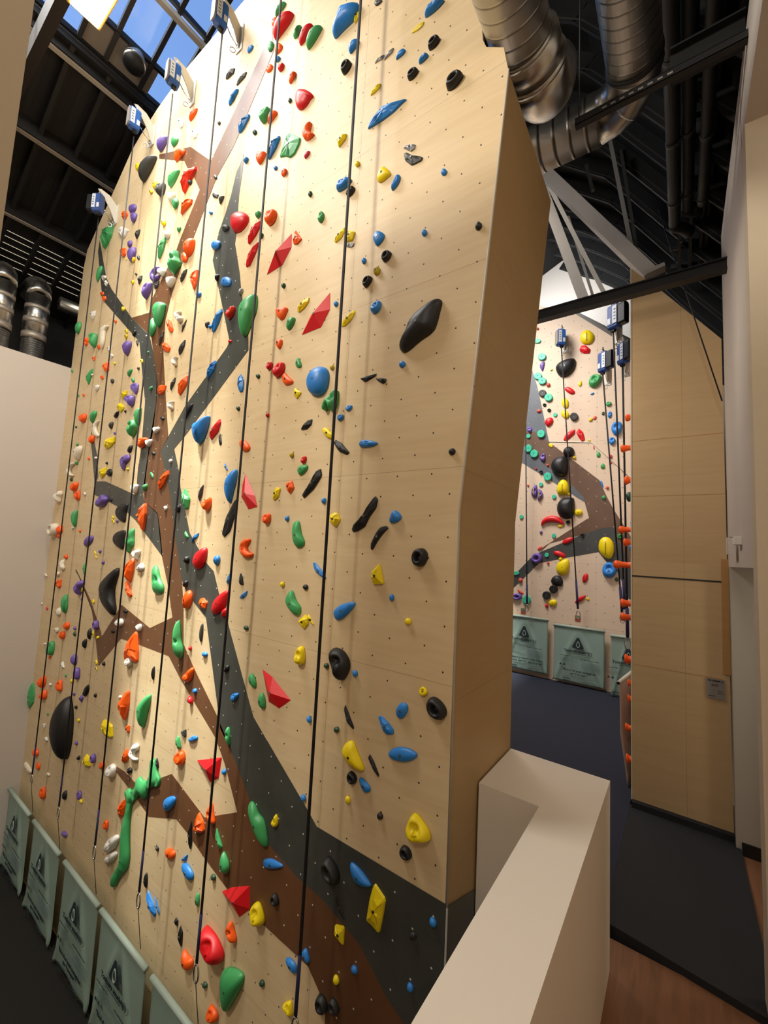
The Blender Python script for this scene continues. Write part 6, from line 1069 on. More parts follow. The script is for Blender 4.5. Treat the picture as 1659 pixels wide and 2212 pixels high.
def bolt_mesh():
    bm = bmesh.new(); r = 1.
    add_tube(bm, [(0, .6, 0), (0, -.25, 0)], r, 8); me = bpy.data.meshes.new('bolt'); bmesh.ops.recalc_face_normals(bm, faces=bm.faces[:]); bm.to_mesh(me); bm.free()
    me.materials.append(M['bolt']); return me
BOLT = bolt_mesh()
BOLT_D = BOLT.copy(); BOLT_D.materials.clear(); BOLT_D.materials.append(M['bolt_dark'])
NAMES = dict(K='foothold', F='angular_hold', B='rounded_hold', J='jug_hold', D='ring_hold', O='disc_hold')
def place_holds(data, ywall, group_tail):
    for ln in data.strip().splitlines():
        col, kind, h, pts, lab = ln.split('|')
        P = [tuple(int(v)/1000 for v in p.split(',')) for p in pts.split()]
        cx = sum(p[0] for p in P)/len(P); cz = sum(p[1] for p in P)/len(P)
        nm = 'wall_volume' if 'volume' in lab.split(' of the ')[0].split(' the ')[0] else NAMES[kind]
        me, b, inr = hold_mesh(nm, [(p[0]-cx, p[1]-cz) for p in P], kind, int(h)/1000, nm)
        o = link(nm, me, M['h_'+col]); o.location = (cx, ywall, cz)
        tag(o, lab, nm.replace('_', ' '), nm.replace('_', ' ')+'s on the '+group_tail)
        if 'slotted' in lab.split(' hold')[0]:      # the groove down the face of the big yellow holds
            half = (max(p[1] for p in P)-min(p[1] for p in P))/2; hm = int(h)/1000
            tube('groove', [(.0, -hm*(1-abs(q)**2.3)**.5-.001, q*half) for q in [-.6+.1*k for k in range(12)]], [.004]+[.011]*10+[.004], M['h_olive'], o, seg=8)
        w = max(p[0] for p in P)-min(p[0] for p in P); hh = max(p[1] for p in P)-min(p[1] for p in P)
        if min(w, hh) > .05 and ywall < 5 or min(w, hh) > .12:
            bo = bpy.data.objects.new('bolt', BOLT if col in ('black', 'charcoal', 'gray', 'blue', 'red', 'green', 'darkgreen') else BOLT_D)
            COL.objects.link(bo); bo.parent = o; bo.location = (b[0], -b[1], b[2]); bo.scale = (.0085, .012, .0085)

# ------------------------------------------------------------------ the tall climbing wall
def R(z): return z + H
wall = empty('climbing_wall', (-4.3, YW, 0))
tag(wall, 'tall birch plywood climbing wall with a dark painted tree, left of the white parapet', 'climbing wall')
def onwall(o):
    o.parent = wall; o.matrix_parent_inverse = Matrix.Translation(-wall.location); return o
FRONT = [(-7.67, 0), (-1.02, 0), (-1.03, R(.25)), (-.81, R(2.88)), (-.84, R(3.045)), (-.952, R(3.13)), (-.978, R(3.2)), (-.985, R(3.3)), (-1.72, R(5.75)), (-4.92, R(5.76)), (-5.6, R(5.66)), (-6.05, R(5.54)), (-6.29, R(5.45)), (-6.67, R(5.165)), (-7.6, R(4.47)), (-7.67, R(4.2))]
onwall(prism('front_panel', FRONT, 'Y', YW, YW+.03, M['ply']))
def quadwall(name, front, back, mat, t=.03):
    """a sheet between a front edge polyline and a back edge polyline, thickened towards -X"""
    bm = bmesh.new()
    A = [bm.verts.new(p) for p in front]; Bv = [bm.verts.new(p) for p in back]
    A2 = [bm.verts.new((p[0]-t, p[1], p[2])) for p in front]; B2 = [bm.verts.new((p[0]-t, p[1], p[2])) for p in back]
    for i in range(len(A)-1):
        bm.faces.new((A[i], Bv[i], Bv[i+1], A[i+1])); bm.faces.new((A2[i], A2[i+1], B2[i+1], B2[i]))
        bm.faces.new((A[i], A[i+1], A2[i+1], A2[i])); bm.faces.new((Bv[i], B2[i], B2[i+1], Bv[i+1]))
    bm.faces.new((A[0], A2[0], B2[0], Bv[0])); bm.faces.new((A[-1], Bv[-1], B2[-1], A2[-1]))
    return bmobj(name, bm, mat)
YB = 3.13
fr = [(-1.02, YW+.03, 0), (-1.03, YW+.03, R(.25)), (-.81, YW+.03, R(2.88))]
bk = [(-1.02, YB, 0), (-1.025, YB, R(.245)), (-.84, YB+.14, R(2.9))]
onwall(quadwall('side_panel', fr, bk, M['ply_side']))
onwall(tube('edge_trim', [(-1.017, YW+.004, R(-1.85)), (-1.027, YW+.004, R(.25)), (-.807, YW+.004, R(2.88))], .006, M['steel_white'], seg=6))
onwall(tube('corner_strip', [(-1.014, YW, .05), (-1.014, YW, R(-1.85))], .006, M['steel_grey'], seg=6))
for c, poly in PAINT:
    P = [(x/1000, z/1000) for x, z in poly]
    if c == 'grey' and max(p[0] for p in P) > -1.2: P = [(min(x, -1.021), max(z, 0)) for x, z in P]
    o = onwall(prism('painted_branch', P, 'Y', YW-.003, YW+.001, M['paint_'+c])); tag(o, {'grey': 'black-grey painted trunk and branches', 'brown': 'brown painted trunk and branches'}[c])
onwall(prism('painted_base', [(YW+.005, .02), (YB-.01, .02), (YB-.01, R(-2.2)), (YW+.005, R(-1.85))], 'X', -1.021, -1.0165, M['paint_grey']))
place_holds(MAIN_HOLDS, YW-.002, 'tall wall')

# ------------------------------------------------------------------ far climbing wall
far = empty('climbing_wall', (-2, YF, ZU))
tag(far, 'distant pale plywood climbing wall beyond the side panel, above the navy mats', 'climbing wall')
def onfar(o):
    o.parent = far; o.matrix_parent_inverse = Matrix.Translation(-far.location); return o
FARP = [(-4.6, ZU), (.4, ZU), (.4, R(3.2)), (-.935, R(4.32)), (-1.82, R(5.2)), (-2.52, R(5.58)), (-4.6, R(6.1))]
onfar(prism('far_panel', FARP, 'Y', YF, YF+.04, M['ply_far']))
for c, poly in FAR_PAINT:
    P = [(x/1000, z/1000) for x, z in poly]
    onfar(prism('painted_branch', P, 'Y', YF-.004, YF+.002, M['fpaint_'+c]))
def far_bevel(pts): # the shallow bulge edges that cross the far wall
    onfar(tube('edge_trim', pts, .008, M['bracket'], seg=6))
far_bevel([(-2.26, YF-.006, R(2.45)), (-1.44, YF-.006, R(2.34)), (-.77, YF-.006, R(1.57))])
place_holds(FAR_HOLDS, YF-.003, 'far wall')

# ------------------------------------------------------------------ structure: floors and walls
def struct(o): o['kind'] = 'structure'; return o
bm = bmesh.new(); add_box(bm, (-10, -6, -.1), (-.66, YW+.03, 0)); struct(bmobj('floor', bm, M['mat_hall']))
bm = bmesh.new(); add_box(bm, (-.66, -3, ZU-.25), (3.2, 3.36, ZU-.045)); add_box(bm, (.40, 3.36, ZU-.25), (3.2, 5.3, ZU-.045))
struct(bmobj('floor_wood', bm, M['wood_floor']))
bm = bmesh.new(); add_box(bm, (-5.5, YB+.02, ZU-.25), (-.45, YF+.04, ZU)); struct(bmobj('floor_navy_mat', bm, M['mat_navy']))
bm = bmesh.new(); add_prism(bm, [(-.449, 3.42), (.41, 3.30), (.395, 5.12), (-.449, 5.12)], 'Z', ZU-.24, ZU); mo = bmobj('floor_black_mat', bm, M['mat_black']); struct(mo)
box('trim_1', (-.43, 5.06, ZU), (.40, 5.12, ZU+.055), M['mat_black'])['kind'] = 'structure'
struct(box('wall_left', (-7.85, -6, 0), (-7.67, YW+.03, R(2.54)), M['white_wall']))
struct(box('wall_back', (-10.2, -6.2, 0), (3.2, -6, R(8.5)), M['white_wall']))
struct(box('wall_far_left', (-10.0, -6, 0), (-9.85, 11, R(4.3)), M['black_paint']))
struct(box('wall_right_end', (3.2, -6, 0), (3.35, 11, R(4)), M['cream_wall']))
# white wall right of the walkway, with an opening in its lower half
bm = bmesh.new()
add_box(bm, (.36, 3.43, R(0)), (.52, 5.118, R(3.35)))
add_box(bm, (.36, -1.5, R(2.85)), (.52, 3.45, R(3.35)))

struct(bmobj('wall_right', bm, M['white_wall']))
struct(box('wall_near_right', (.52, 3.27, ZU-.045), (3.2, 3.43, R(2.85)), M['cream_wall']))
struct(box('wall_near_right_face', (.36, 3.26, ZU-.045), (.52, 3.43, R(2.85)), M['cream_wall']))
struct(box('ceiling_walkway', (.52, -1.5, R(2.85)), (3.2, 3.47, R(3.0)), M['cream_wall']))
struct(box('wall_recess', (.362, 5.0, ZU-.045), (3.2, 5.12, R(.6)), M['grey_wall']))
struct(box('ceiling_recess', (.52, 3.47, R(0)), (3.2, 5.0, R(.1)), M['cream_wall']))
struct(box('baseboard_recess', (.40, 4.985, ZU-.045), (3.2, 5.0, ZU+.06), M['baseboard']))
# near left jamb of the opening the picture is taken through
struct(box('wall_near_left', (-2.6, -.02, R(-2.43)), (-1.112, .17, R(3.2)), M['jamb']))

# plywood pillar parallel to the tall wall, right of the gap
pil = empty('plywood_pillar', (0, 5.12, ZU)); tag(pil, 'tall plywood pillar with a sloping top, standing behind the black mat', 'pillar')
def onp(o):
    o.parent = pil; o.matrix_parent_inverse = Matrix.Translation(-pil.location); return o
PF = [(-.435, ZU+.05), (.358, ZU+.05), (.345, R(2.26)), (-.164, R(2.956)), (-.432, R(3.296))]
onp(prism('front_panel', PF, 'Y', 5.12, 5.15, M['ply_pillar']))
bm = bmesh.new(); add_prism(bm, [(5.15, ZU), (YF, ZU), (YF, R(3.3)), (5.15, R(3.296))], 'X', -.435, -.41); onp(bmobj('climbing_side', bm, M['ply_far']))
for z, x0, x1 in ((-.146, -.43, .305),):
    onp(box('panel_gap', (x0, 5.115, R(z)-.007), (x1, 5.121, R(z)+.007), M['black']))
for z, x0, x1 in ((.697, -.43, .35), (1.3, -.43, .35), (-1.05, -.43, .3)):
    onp(box('panel_seam', (x0, 5.1185, R(z)-.0025), (x1, 5.121, R(z)+.0025), M['ply_trim']))
onp(box('trim_strip', (.305, 5.105, R(-1.0)), (.36, 5.121, R(.07)), M['ply_trim']))
onp(box('corner_bead', (-.438, 5.113, ZU+.05), (-.428, 5.121, R(3.29)), M['bracket']))
# plaque on the pillar
pq = empty('plaque', (.245, 5.115, R(-1.15))); tag(pq, 'small grey notice plaque screwed low on the plywood pillar', 'sign')
def rel(o, r): o.parent = r; o.matrix_parent_inverse = Matrix.Translation(-r.location); return o
rel(prism('plate', [(.18, R(-1.235)), (.317, R(-1.24)), (.315, R(-1.055)), (.176, R(-1.058))], 'Y', 5.108, 5.119, M['plaque']), pq)
def bars(name, rows, y, mat, parent, seed=1):
    """rows of (x0, x1, z, height): printed lines too small to read, broken into word-like dashes"""
    rnd = random.Random(seed); bm = bmesh.new()
    for x0, x1, z, h in rows:
        x = x0
        while x < x1:
            w = min(x1-x, h*(1.5+4*rnd.random())); add_box(bm, (x, y-.0015, z-h/2), (x+w, y, z+h/2)); x += w+h*.7
    return rel(bmobj(name, bm, mat), parent)
bars('heading', [(.192, .304, R(-1.073), .012)], 5.1078, M['plaque_ink'], pq)
bars('small_print', [(.22, .27, R(-1.105), .006), (.215, .265, R(-1.117), .006), (.262, .30, R(-1.16), .006), (.262, .303, R(-1.18), .006), (.195, .24, R(-1.212), .007)], 5.1078, M['plaque_ink'], pq, 3)
# white sounder on the wall over the opening
al = empty('alarm_sounder', (.36, 4.1, R(.2))); tag(al, 'small white alarm box on the white wall above the opening', 'alarm')
rel(box('case', (.315, 3.98, R(.165)), (.361, 4.12, R(.225)), M['plastic_white'], bevel=.006), al)
rel(box('hinged_cover', (.30, 4.22, R(.10)), (.304, 4.40, R(.235)), M['plastic_white']), al)
rel(tube('cover_arm', [(.34, 4.10, R(.22)), (.302, 4.25, R(.235)), (.302, 4.26, R(.10))], .005, M['steel_grey'], seg=6), al)

# white parapet
pr = empty('parapet', (-.52, 1.5, ZU)); tag(pr, 'white L-shaped parapet wall beside the tall climbing wall', 'parapet')
ZR = R(-1.38)
bm = bmesh.new()
add_prism(bm, [(-.658, -2.), (-.38, -2.), (-.38, 3.11), (-1.012, 3.11), (-1.012, 2.53), (-.658, 2.53)], 'Z', .0, ZR)
rel(bmobj('parapet_body', bm, M['rail_white']), pr)

# ------------------------------------------------------------------ roof
def roofz(x): return R(9.85+.58*x)
def glassz(x): return R(8.75+.4*x)
roof = empty('ceiling', (-4, 0, R(6))); roof['kind'] = 'structure'
def onr(o): return rel(o, roof)
def slope_sheet(name, prof, y0, y1, t, mat):
    n = len(prof); bm = bmesh.new()
    lo = [[bm.verts.new((x, y, z)) for x, z in prof] for y in (y0, y1)]
    hi = [[bm.verts.new((x, y, z+t)) for x, z in prof] for y in (y0, y1)]
    for i in range(n-1):
        bm.faces.new((lo[0][i], lo[0][i+1], lo[1][i+1], lo[1][i])); bm.faces.new((hi[0][i], hi[1][i], hi[1][i+1], hi[0][i+1]))
        for k in (0, 1): bm.faces.new((lo[k][i], hi[k][i], hi[k][i+1], lo[k][i+1]))
    for i in (0, n-1): bm.faces.new((lo[0][i], lo[1][i], hi[1][i], hi[0][i]))
    return bmobj(name, bm, mat)
onr(slope_sheet('roof_deck', [(-10.2, roofz(-10.2)), (-6.2, roofz(-6.2))], -6.2, 11, .1, M['roof']))
ARCH = [(-2.5, R(7.75)), (-1.96, R(7.36)), (-1.6, R(7.12)), (-.9, R(6.5)), (-.6, R(6.05)), (-.1, R(5.28)), (.3, R(4.66)), (1.2, R(3.4)), (3.4, R(2.9))]
onr(slope_sheet('roof_deck', [(-4.4, glassz(-4.4)), (-2.5, R(7.89))], -6.2, 11, .1, M['roof']))  # unseen roof, kept opaque to narrow the sun band on the wall
onr(slope_sheet('roof_deck', [(-6.3, roofz(-6.3)), (-4.3, glassz(-4.3))], -6.2, -.95, .1, M['roof']))  # unseen roof, starts the glass later so the sun patch ends higher
onr(slope_sheet('roof_deck', [(x, z+.14) for x, z in ARCH], -6.2, 11, .1, M['roof']))
for y in [1.35-.41*k for k in range(1, 9)] + [1.35+.41*k for k in range(0, 7)]:
    onr(beam('rafter', (-10.0, y, roofz(-10.0)-.06), (-6.2, y, roofz(-6.2)-.06), .05, .14, M['black_paint']))
for k in range(14):
    y = 2.9+.62*k
    bm = bmesh.new()
    for a, b in zip(ARCH, ARCH[1:]): add_beam(bm, (a[0], y, a[1]), (b[0], y, b[1]), .035, .24)
    onr(bmobj('rafter', bm, M['black_paint']))
    bm = bmesh.new()
    for a, b in zip(ARCH, ARCH[1:]): add_beam(bm, (a[0], y-.002, a[1]-.125), (b[0], y-.002, b[1]-.125), .045, .016)
    onr(bmobj('rafter_flange', bm, M['steel_dark']))
for xz, big in ((-1.011, 1), (-1.288, 0), (-1.66, 0)):
    z = 9.85/(1-.58*xz); x = xz*z
    b = onr(beam('purlin', (x, -6, R(z)-.10), (x, 3.0, R(z)-.10), .07, .2, M['black_paint']))
    onr(box('purlin_flange', (x-.06, -6, R(z)-.215), (x+.01, 3.0, R(z)-.2), M['steel_white']))
# gable over the far room and the end of the roof
onr(box('gable_end', (-10, 11, 0), (3.4, 11.15, R(8.2)), M['white_wall']))
# daylight gaps between the roof boards at the low left edge
bm = bmesh.new()
for x in (-8.74, -8.83, -8.94, -9.04, -9.15, -9.26): add_box(bm, (x-.006, -3, roofz(x)-.006), (x+.006, 2.9, roofz(x)-.003))
onr(bmobj('daylight_gap', bm, M['daylit_gap']))
# skylight
sky = empty('window_1', (-4.5, 0, R(7))); sky['kind'] = 'structure'
XG = [-6.15, -5.785, -5.1, -4.42]
YG = [-.95+.41*k for k in range(0, 5)] + [1.38, 1.68, 2.10, 2.46, 2.86, 3.3, 4.1, 4.9, 5.7, 6.5, 7.3, 8.1, 8.9, 9.7, 10.9]
YG = sorted(y for y in YG if not 1.0 < y < 1.3)
def gbeam(name, p, q, w, h, mat): return rel(beam(name, p, q, w, h, mat), sky)
for x in XG: gbeam('mullion', (x, -.95, glassz(x)-.02), (x, 10.9, glassz(x)-.02), .045, .07, M['black'])
for y in YG: gbeam('glazing_bar', (-6.15, y, glassz(-6.15)-.02), (-4.42, y, glassz(-4.42)-.02), .05, .07, M['black'])
gbeam('mullion', (-5.14, -.95, glassz(-5.14)-.12), (-5.14, 10.9, glassz(-5.14)-.12), .07, .06, M['steel_white'])
bm = bmesh.new()
c = [bm.verts.new(p) for p in ((-6.15, -.95, glassz(-6.15)), (-4.42, -.95, glassz(-4.42)), (-4.42, 10.9, glassz(-4.42)), (-6.15, 10.9, glassz(-6.15)))]
bm.faces.new(c); rel(bmobj('pane', bm, M['glass']), sky)
bm = bmesh.new()
c = [bm.verts.new(p) for p in ((-6.17, 1.38, glassz(-6.17)-.03), (-5.785, 1.38, glassz(-5.785)-.03), (-5.785, 2.2, glassz(-5.785)-.03), (-6.17, 2.2, glassz(-6.17)-.03))]
bm.faces.new(c); rel(bmobj('blank_panel', bm, M['blank']), sky)
onr(box('curb', (-6.32, -6, R(6.12)), (-6.15, 3.0, R(6.3)), M['black_paint']))
onr(tube('cable', [(-6.07, -3, R(6.12)), (-6.07, 1.5, R(6.12)), (-6.07, 2.9, R(6.12))], .008, M['black'], seg=6))
# round extract spigot through the blank panel
spg = empty('duct_spigot', (-5.85, 1.95, R(6.4))); tag(spg, 'short open round duct spigot poking from the skylight blank panel', 'duct')
ax = Vector((.3, -.1, -.95)).normalized(); c0 = Vector((-5.9, 1.93, R(6.42)))
rel(tube('spigot_body', [c0, c0+ax*.16], .13, M['zinc_plain'], seg=24), spg)
rel(tube('rim', [c0+ax*.15, c0+ax*.19], [.136, .136], M['zinc_plain'], seg=24), spg)
rel(tube('mouth_shade', [c0+ax*.186, c0+ax*.192], .122, M['black'], seg=24), spg)  # black disc stands in for the shade inside the duct
# beam and lamp at top left
nb_ = onr(beam('cross_beam', (-9.5, .95, R(5.38)), (-4.55, .95, R(5.38)), .10, .30, M['beam_brown']))
lp = empty('ceiling_lamp', (-4.45, 1.07, R(5.02))); tag(lp, 'glowing square high-bay lamp hanging at the top left, under the skylight', 'lamp')
rel(box('housing', (-4.69, .93, R(5.012)), (-4.24, 1.21, R(5.09)), M['lamp_case'], bevel=.01), lp)
rel(box('light_panel', (-4.665, .955, R(5.0)), (-4.265, 1.185, R(5.013)), M['lamp']), lp)
rel(tube('hanger', [(-4.46, 1.07, R(5.09)), (-4.46, 1.0, R(5.3))], .012, M['steel_dark'], seg=6), lp)

# ------------------------------------------------------------------ ducts
d1 = empty('spiral_duct', (-.78, 2.0, R(3.24))); tag(d1, 'large shiny spiral duct running over the top right corner of the tall wall', 'duct')
def local(name, pts, r, mat, root, **k):
    o = tube(name, [Vector(p)-root.location for p in pts], r, mat, None, **k); o.parent = root; return o
X1, Z1 = -.785, R(3.24)
local('spiral_pipe', [(X1, -2, Z1), (X1, 2.33, Z1)], .18, M['zinc_Y'], d1, seg=40)
local('end_bead', [(X1, 2.32, Z1), (X1, 2.345, Z1)], .187, M['zinc_plain'], d1, seg=40)
local('coupling', [(X1+.02, 2.34, Z1), (X1+.02, 2.5, Z1)], [.19, .195], M['zinc_plain'], d1, seg=40)
local('elbow', arc((X1+.02, 2.5, Z1+.34), .34, -math.pi/2, 0, (0, 1, 0), (0, 0, 1), 8), [.195]*9, M['zinc_plain'], d1, seg=32)
local('elbow_bead', [(X1+.02, 2.49, Z1), (X1+.02, 2.515, Z1)], .207, M['zinc_plain'], d1, seg=32)
d2 = empty('spiral_duct', (-.255, 2.5, R(3.89))); tag(d2, 'shiny spiral duct with an elbow bending left, behind the slotted black strut', 'duct')
X2, Z2 = -.262, R(3.89)
local('spiral_pipe', [(X2, -2, Z2), (X2, 3.36, Z2)], .19, M['zinc_Y'], d2, seg=40)
local('black_collar', [(X2, 3.35, Z2), (X2, 3.385, Z2)], .199, M['black'], d2, seg=40)
pts = [(X2, 3.38, Z2)] + [tuple(p) for p in arc((X2-.3, 3.42, Z2), .3, 0, math.pi/2, (1, 0, 0), (0, 1, 0), 4)]
local('elbow', pts, .195, M['zinc_plain'], d2, seg=32)
for i in (1, 3): local('elbow_seam', [Vector(pts[i])-(Vector(pts[i+1])-Vector(pts[i])).normalized()*.006, Vector(pts[i])+(Vector(pts[i+1])-Vector(pts[i])).normalized()*.006], .2, M['zinc_plain'], d2, seg=32)
local('ribbed_pipe', [(X2-.3, 3.72, Z2), (-2.2, 3.72, Z2)], .2, M['zinc_X'], d2, seg=40)
def riser(y, ztop, label, r):
    root = empty('duct_riser', (-8.6, y, R(1.5))); tag(root, label, 'duct')
    local('lower_pipe', [(-8.6, y, R(1.4)), (-8.6, y, R(3.1))], r*.93, M['zinc_Z'], root, seg=32)
    for k, (a, b) in enumerate(((3.1, 3.2), (3.36, 3.45), (3.6, 3.66))):
        local('tape_band', [(-8.6, y, R(a)), (-8.6, y, R(b))], r*1.02, M['foil'], root, seg=32)
    local('taped_pipe', [(-8.6, y, R(3.1)), (-8.6, y, R(ztop))], r, M['zinc_plain'], root, seg=32)
    local('elbow', [(-8.6, y, R(ztop))]+[tuple(p) for p in arc((-8.85, y, R(ztop)), .25, 0, math.pi/2, (1, 0, 0), (0, 0, 1), 6)]+[(-9.15, y, R(ztop)+.25)], r*1.03, M['zinc_plain'], root, seg=32)
riser(1.42, 3.85, 'left of the two foil-taped duct risers behind the low white wall', .16)
riser(1.86, 3.85, 'right of the two foil-taped duct risers behind the low white wall', .16)
d3 = empty('duct_stub', (-8.6, 2.4, R(3.93))); tag(d3, 'short horizontal round duct beside the taped risers, against the tall wall edge', 'duct')
local('pipe', [(-8.6, 2.13, R(3.9)), (-8.6, 3.2, R(3.9))], .11, M['zinc_plain'], d3, seg=24)
d4 = empty('corrugated_pipe', (-8.28, 2.52, R(2.66))); tag(d4, 'dark corrugated pipe lying along the top of the low white wall', 'pipe')
bm = bmesh.new(); pts = []; rr = []
for i in range(70): pts.append((0, -.45+.02*i, 0)); rr.append(.1 if i % 2 else .088)
add_tube(bm, pts, rr, 16); o = bmobj('pipe', bm, M['black'], d4)

# ------------------------------------------------------------------ steel on the right
st = empty('slotted_strut', (0, 3.0, R(3.2))); tag(st, 'black slotted steel strut hanging in front of the duct elbow', 'strut')
def channel(root, y, x0, x1, z, h):
    bm = bmesh.new(); add_box(bm, (x0, y, z-h/2), (x1, y+.004, z+h/2)); add_box(bm, (x0, y, z+h/2-.004), (x1, y+.05, z+h/2)); add_box(bm, (x0, y, z-h/2), (x1, y+.05, z-h/2+.004))
    return rel(bmobj('channel', bm, M['black']), root)
channel(st, 3.0, -.61, .36, R(3.215), .055)
for i in range(8): rel(box('slot', (-.43+i*.055, 2.9985, R(3.205)), (-.43+i*.055+.03, 2.9995, R(3.218)), M['steel_grey']), st)
rel(tube('hanger_rod', [(-.585, 3.02, R(3.22)), (-.585, 3.02, R(6.0))], .006, M['black'], seg=6), st)
bb = empty('steel_beam', (0, 4.6, R(2.72))); tag(bb, 'long black steel beam crossing the gap from the tall wall to the right wall', 'beam')
rel(beam('web', (-2.2, 4.6, R(2.715)), (.36, 4.6, R(2.715)), .02, .10, M['black']), bb)
rel(beam('bottom_flange', (-2.2, 4.6, R(2.664)), (.36, 4.6, R(2.664)), .09, .012, M['black']), bb)
rel(beam('top_flange', (-2.2, 4.6, R(2.766)), (.36, 4.6, R(2.766)), .09, .012, M['black']), bb)
b2 = empty('steel_beam', (.15, 3.15, R(3.42))); tag(b2, 'deep black steel beam right of the spiral duct, meeting the right wall', 'beam')
rel(beam('web', (-.03, 3.12, R(3.38)), (.36, 3.12, R(3.38)), .03, .16, M['black_paint']), b2)
rel(beam('bottom_flange', (-.03, 3.12, R(3.30)), (.36, 3.12, R(3.30)), .12, .015, M['black_paint']), b2)
rel(beam('top_flange', (-.03, 3.12, R(3.46)), (.36, 3.12, R(3.46)), .12, .015, M['black_paint']), b2)
# black pipes and joists along the right wall
for i, (x, z, r, y0, y1, lab) in enumerate(((-.03, 4.45, .065, -1, 6.25, 'fat black pipe hanging nearest the ducts, running along the right wall'),
                                   (.10, 4.5, .06, -1, 6.1, 'black pipe second from the ducts, running along the right wall'),
                                   (.25, 4.36, .055, -1, 5.9, 'black pipe nearest the right wall under the roof'))):
    p = empty('black_pipe', (x, 3, R(z))); tag(p, lab, 'pipe')
    local('pipe', [(x, y0, R(z)), (x, y1, R(z))], r, M['black_paint'], p, seg=16)
    if i < 2:
        zz = z-.02*i
        local('elbow', [(x, y1-.02, R(z)), (x, y1+.05, R(z)), (x+.05, y1+.09, R(z)), (x+.08, y1+.1, R(z)), (.13+.13*i, y1+.1+.16*(1-i), R(z))], r*1.06, M['black_paint'], p, seg=16)
    for k in range(5): local('pipe_clip', [(x, 2.2+.9*k, R(z)), (x, 2.24+.9*k, R(z))], r*1.1, M['steel_dark'], p, seg=12)
for i in range(4):
    x = (.02, .15, .27, .33)[i]; onr(beam('joist', (x, -1, R(4.72)), (x, 8, R(4.72)), .04, .22, M['black_paint']))
for k in range(14): onr(beam('joist', (-.1, 2.4+.45*k, R(4.85)), (.5, 2.4+.45*k, R(4.75)), .03, .05, M['steel_dark']))
# white truss bars
tr_ = empty('roof_truss', (-.9, 6, R(4.5))); tag(tr_, 'white steel roof truss bars fanning out behind the tall wall', 'truss')
def tbar(name, p, q, w, h, mat=M['steel_white']): return rel(beam(name, (p[0], p[1], R(p[2])), (q[0], q[1], R(q[2])), w, h, mat, up=(0, 1, 0)), tr_)
tbar('main_chord', (-1.9, 6.0, 6.25), (-.28, 5.85, 3.60), .15, .16)
tbar('diagonal', (-1.58, 6.05, 5.62), (-.77, 6.05, 3.50), .05, .05, M['bracket'])
tbar('upright', (-1.85, 6.3, 6.2), (-1.10, 6.3, 3.70), .14, .1)
tbar('thin_brace', (-1.33, 6.2, 5.1), (-.97, 6.2, 3.66), .035, .08, M['steel_grey'])
tbar('hanger', (-.80, 6.4, 6.2), (-.52, 6.4, 4.35), .05, .09, M['steel_grey'])
tbar('hanger', (-.665, 6.4, 6.0), (-.46, 6.4, 4.3), .04, .05, M['steel_dark'])
tbar('hanger', (-1.2, 6.8, 6.4), (-1.1, 6.8, 5.9), .05, .05, M['steel_dark'])
tbar('shoe_plate', (-.33, 5.8, 3.58), (-.13, 5.8, 3.62), .05, .14)
# thin stay cable
cb = empty('stay_cable', (.13, 4.8, R(2.3))); tag(cb, 'thin black cable slanting down across the plywood pillar', 'cable')
rel(tube('wire', [(-.16, 4.9, R(3.72)), (-.057, 4.8, R(3.184)), (.319, 4.8, R(1.521))], .006, M['black'], seg=6), cb)
# rounded tank duct glimpsed behind the far wall top
fd = empty('duct', (-1.5, 9.6, R(5.0))); tag(fd, 'grey dented duct glimpsed behind the far wall, under the black beam', 'duct')
rel(tube('pipe', [(-2.0, 9.5, R(5.35)), (-.8, 9.5, R(4.3))], .20, M['steel_grey'], seg=20), fd)

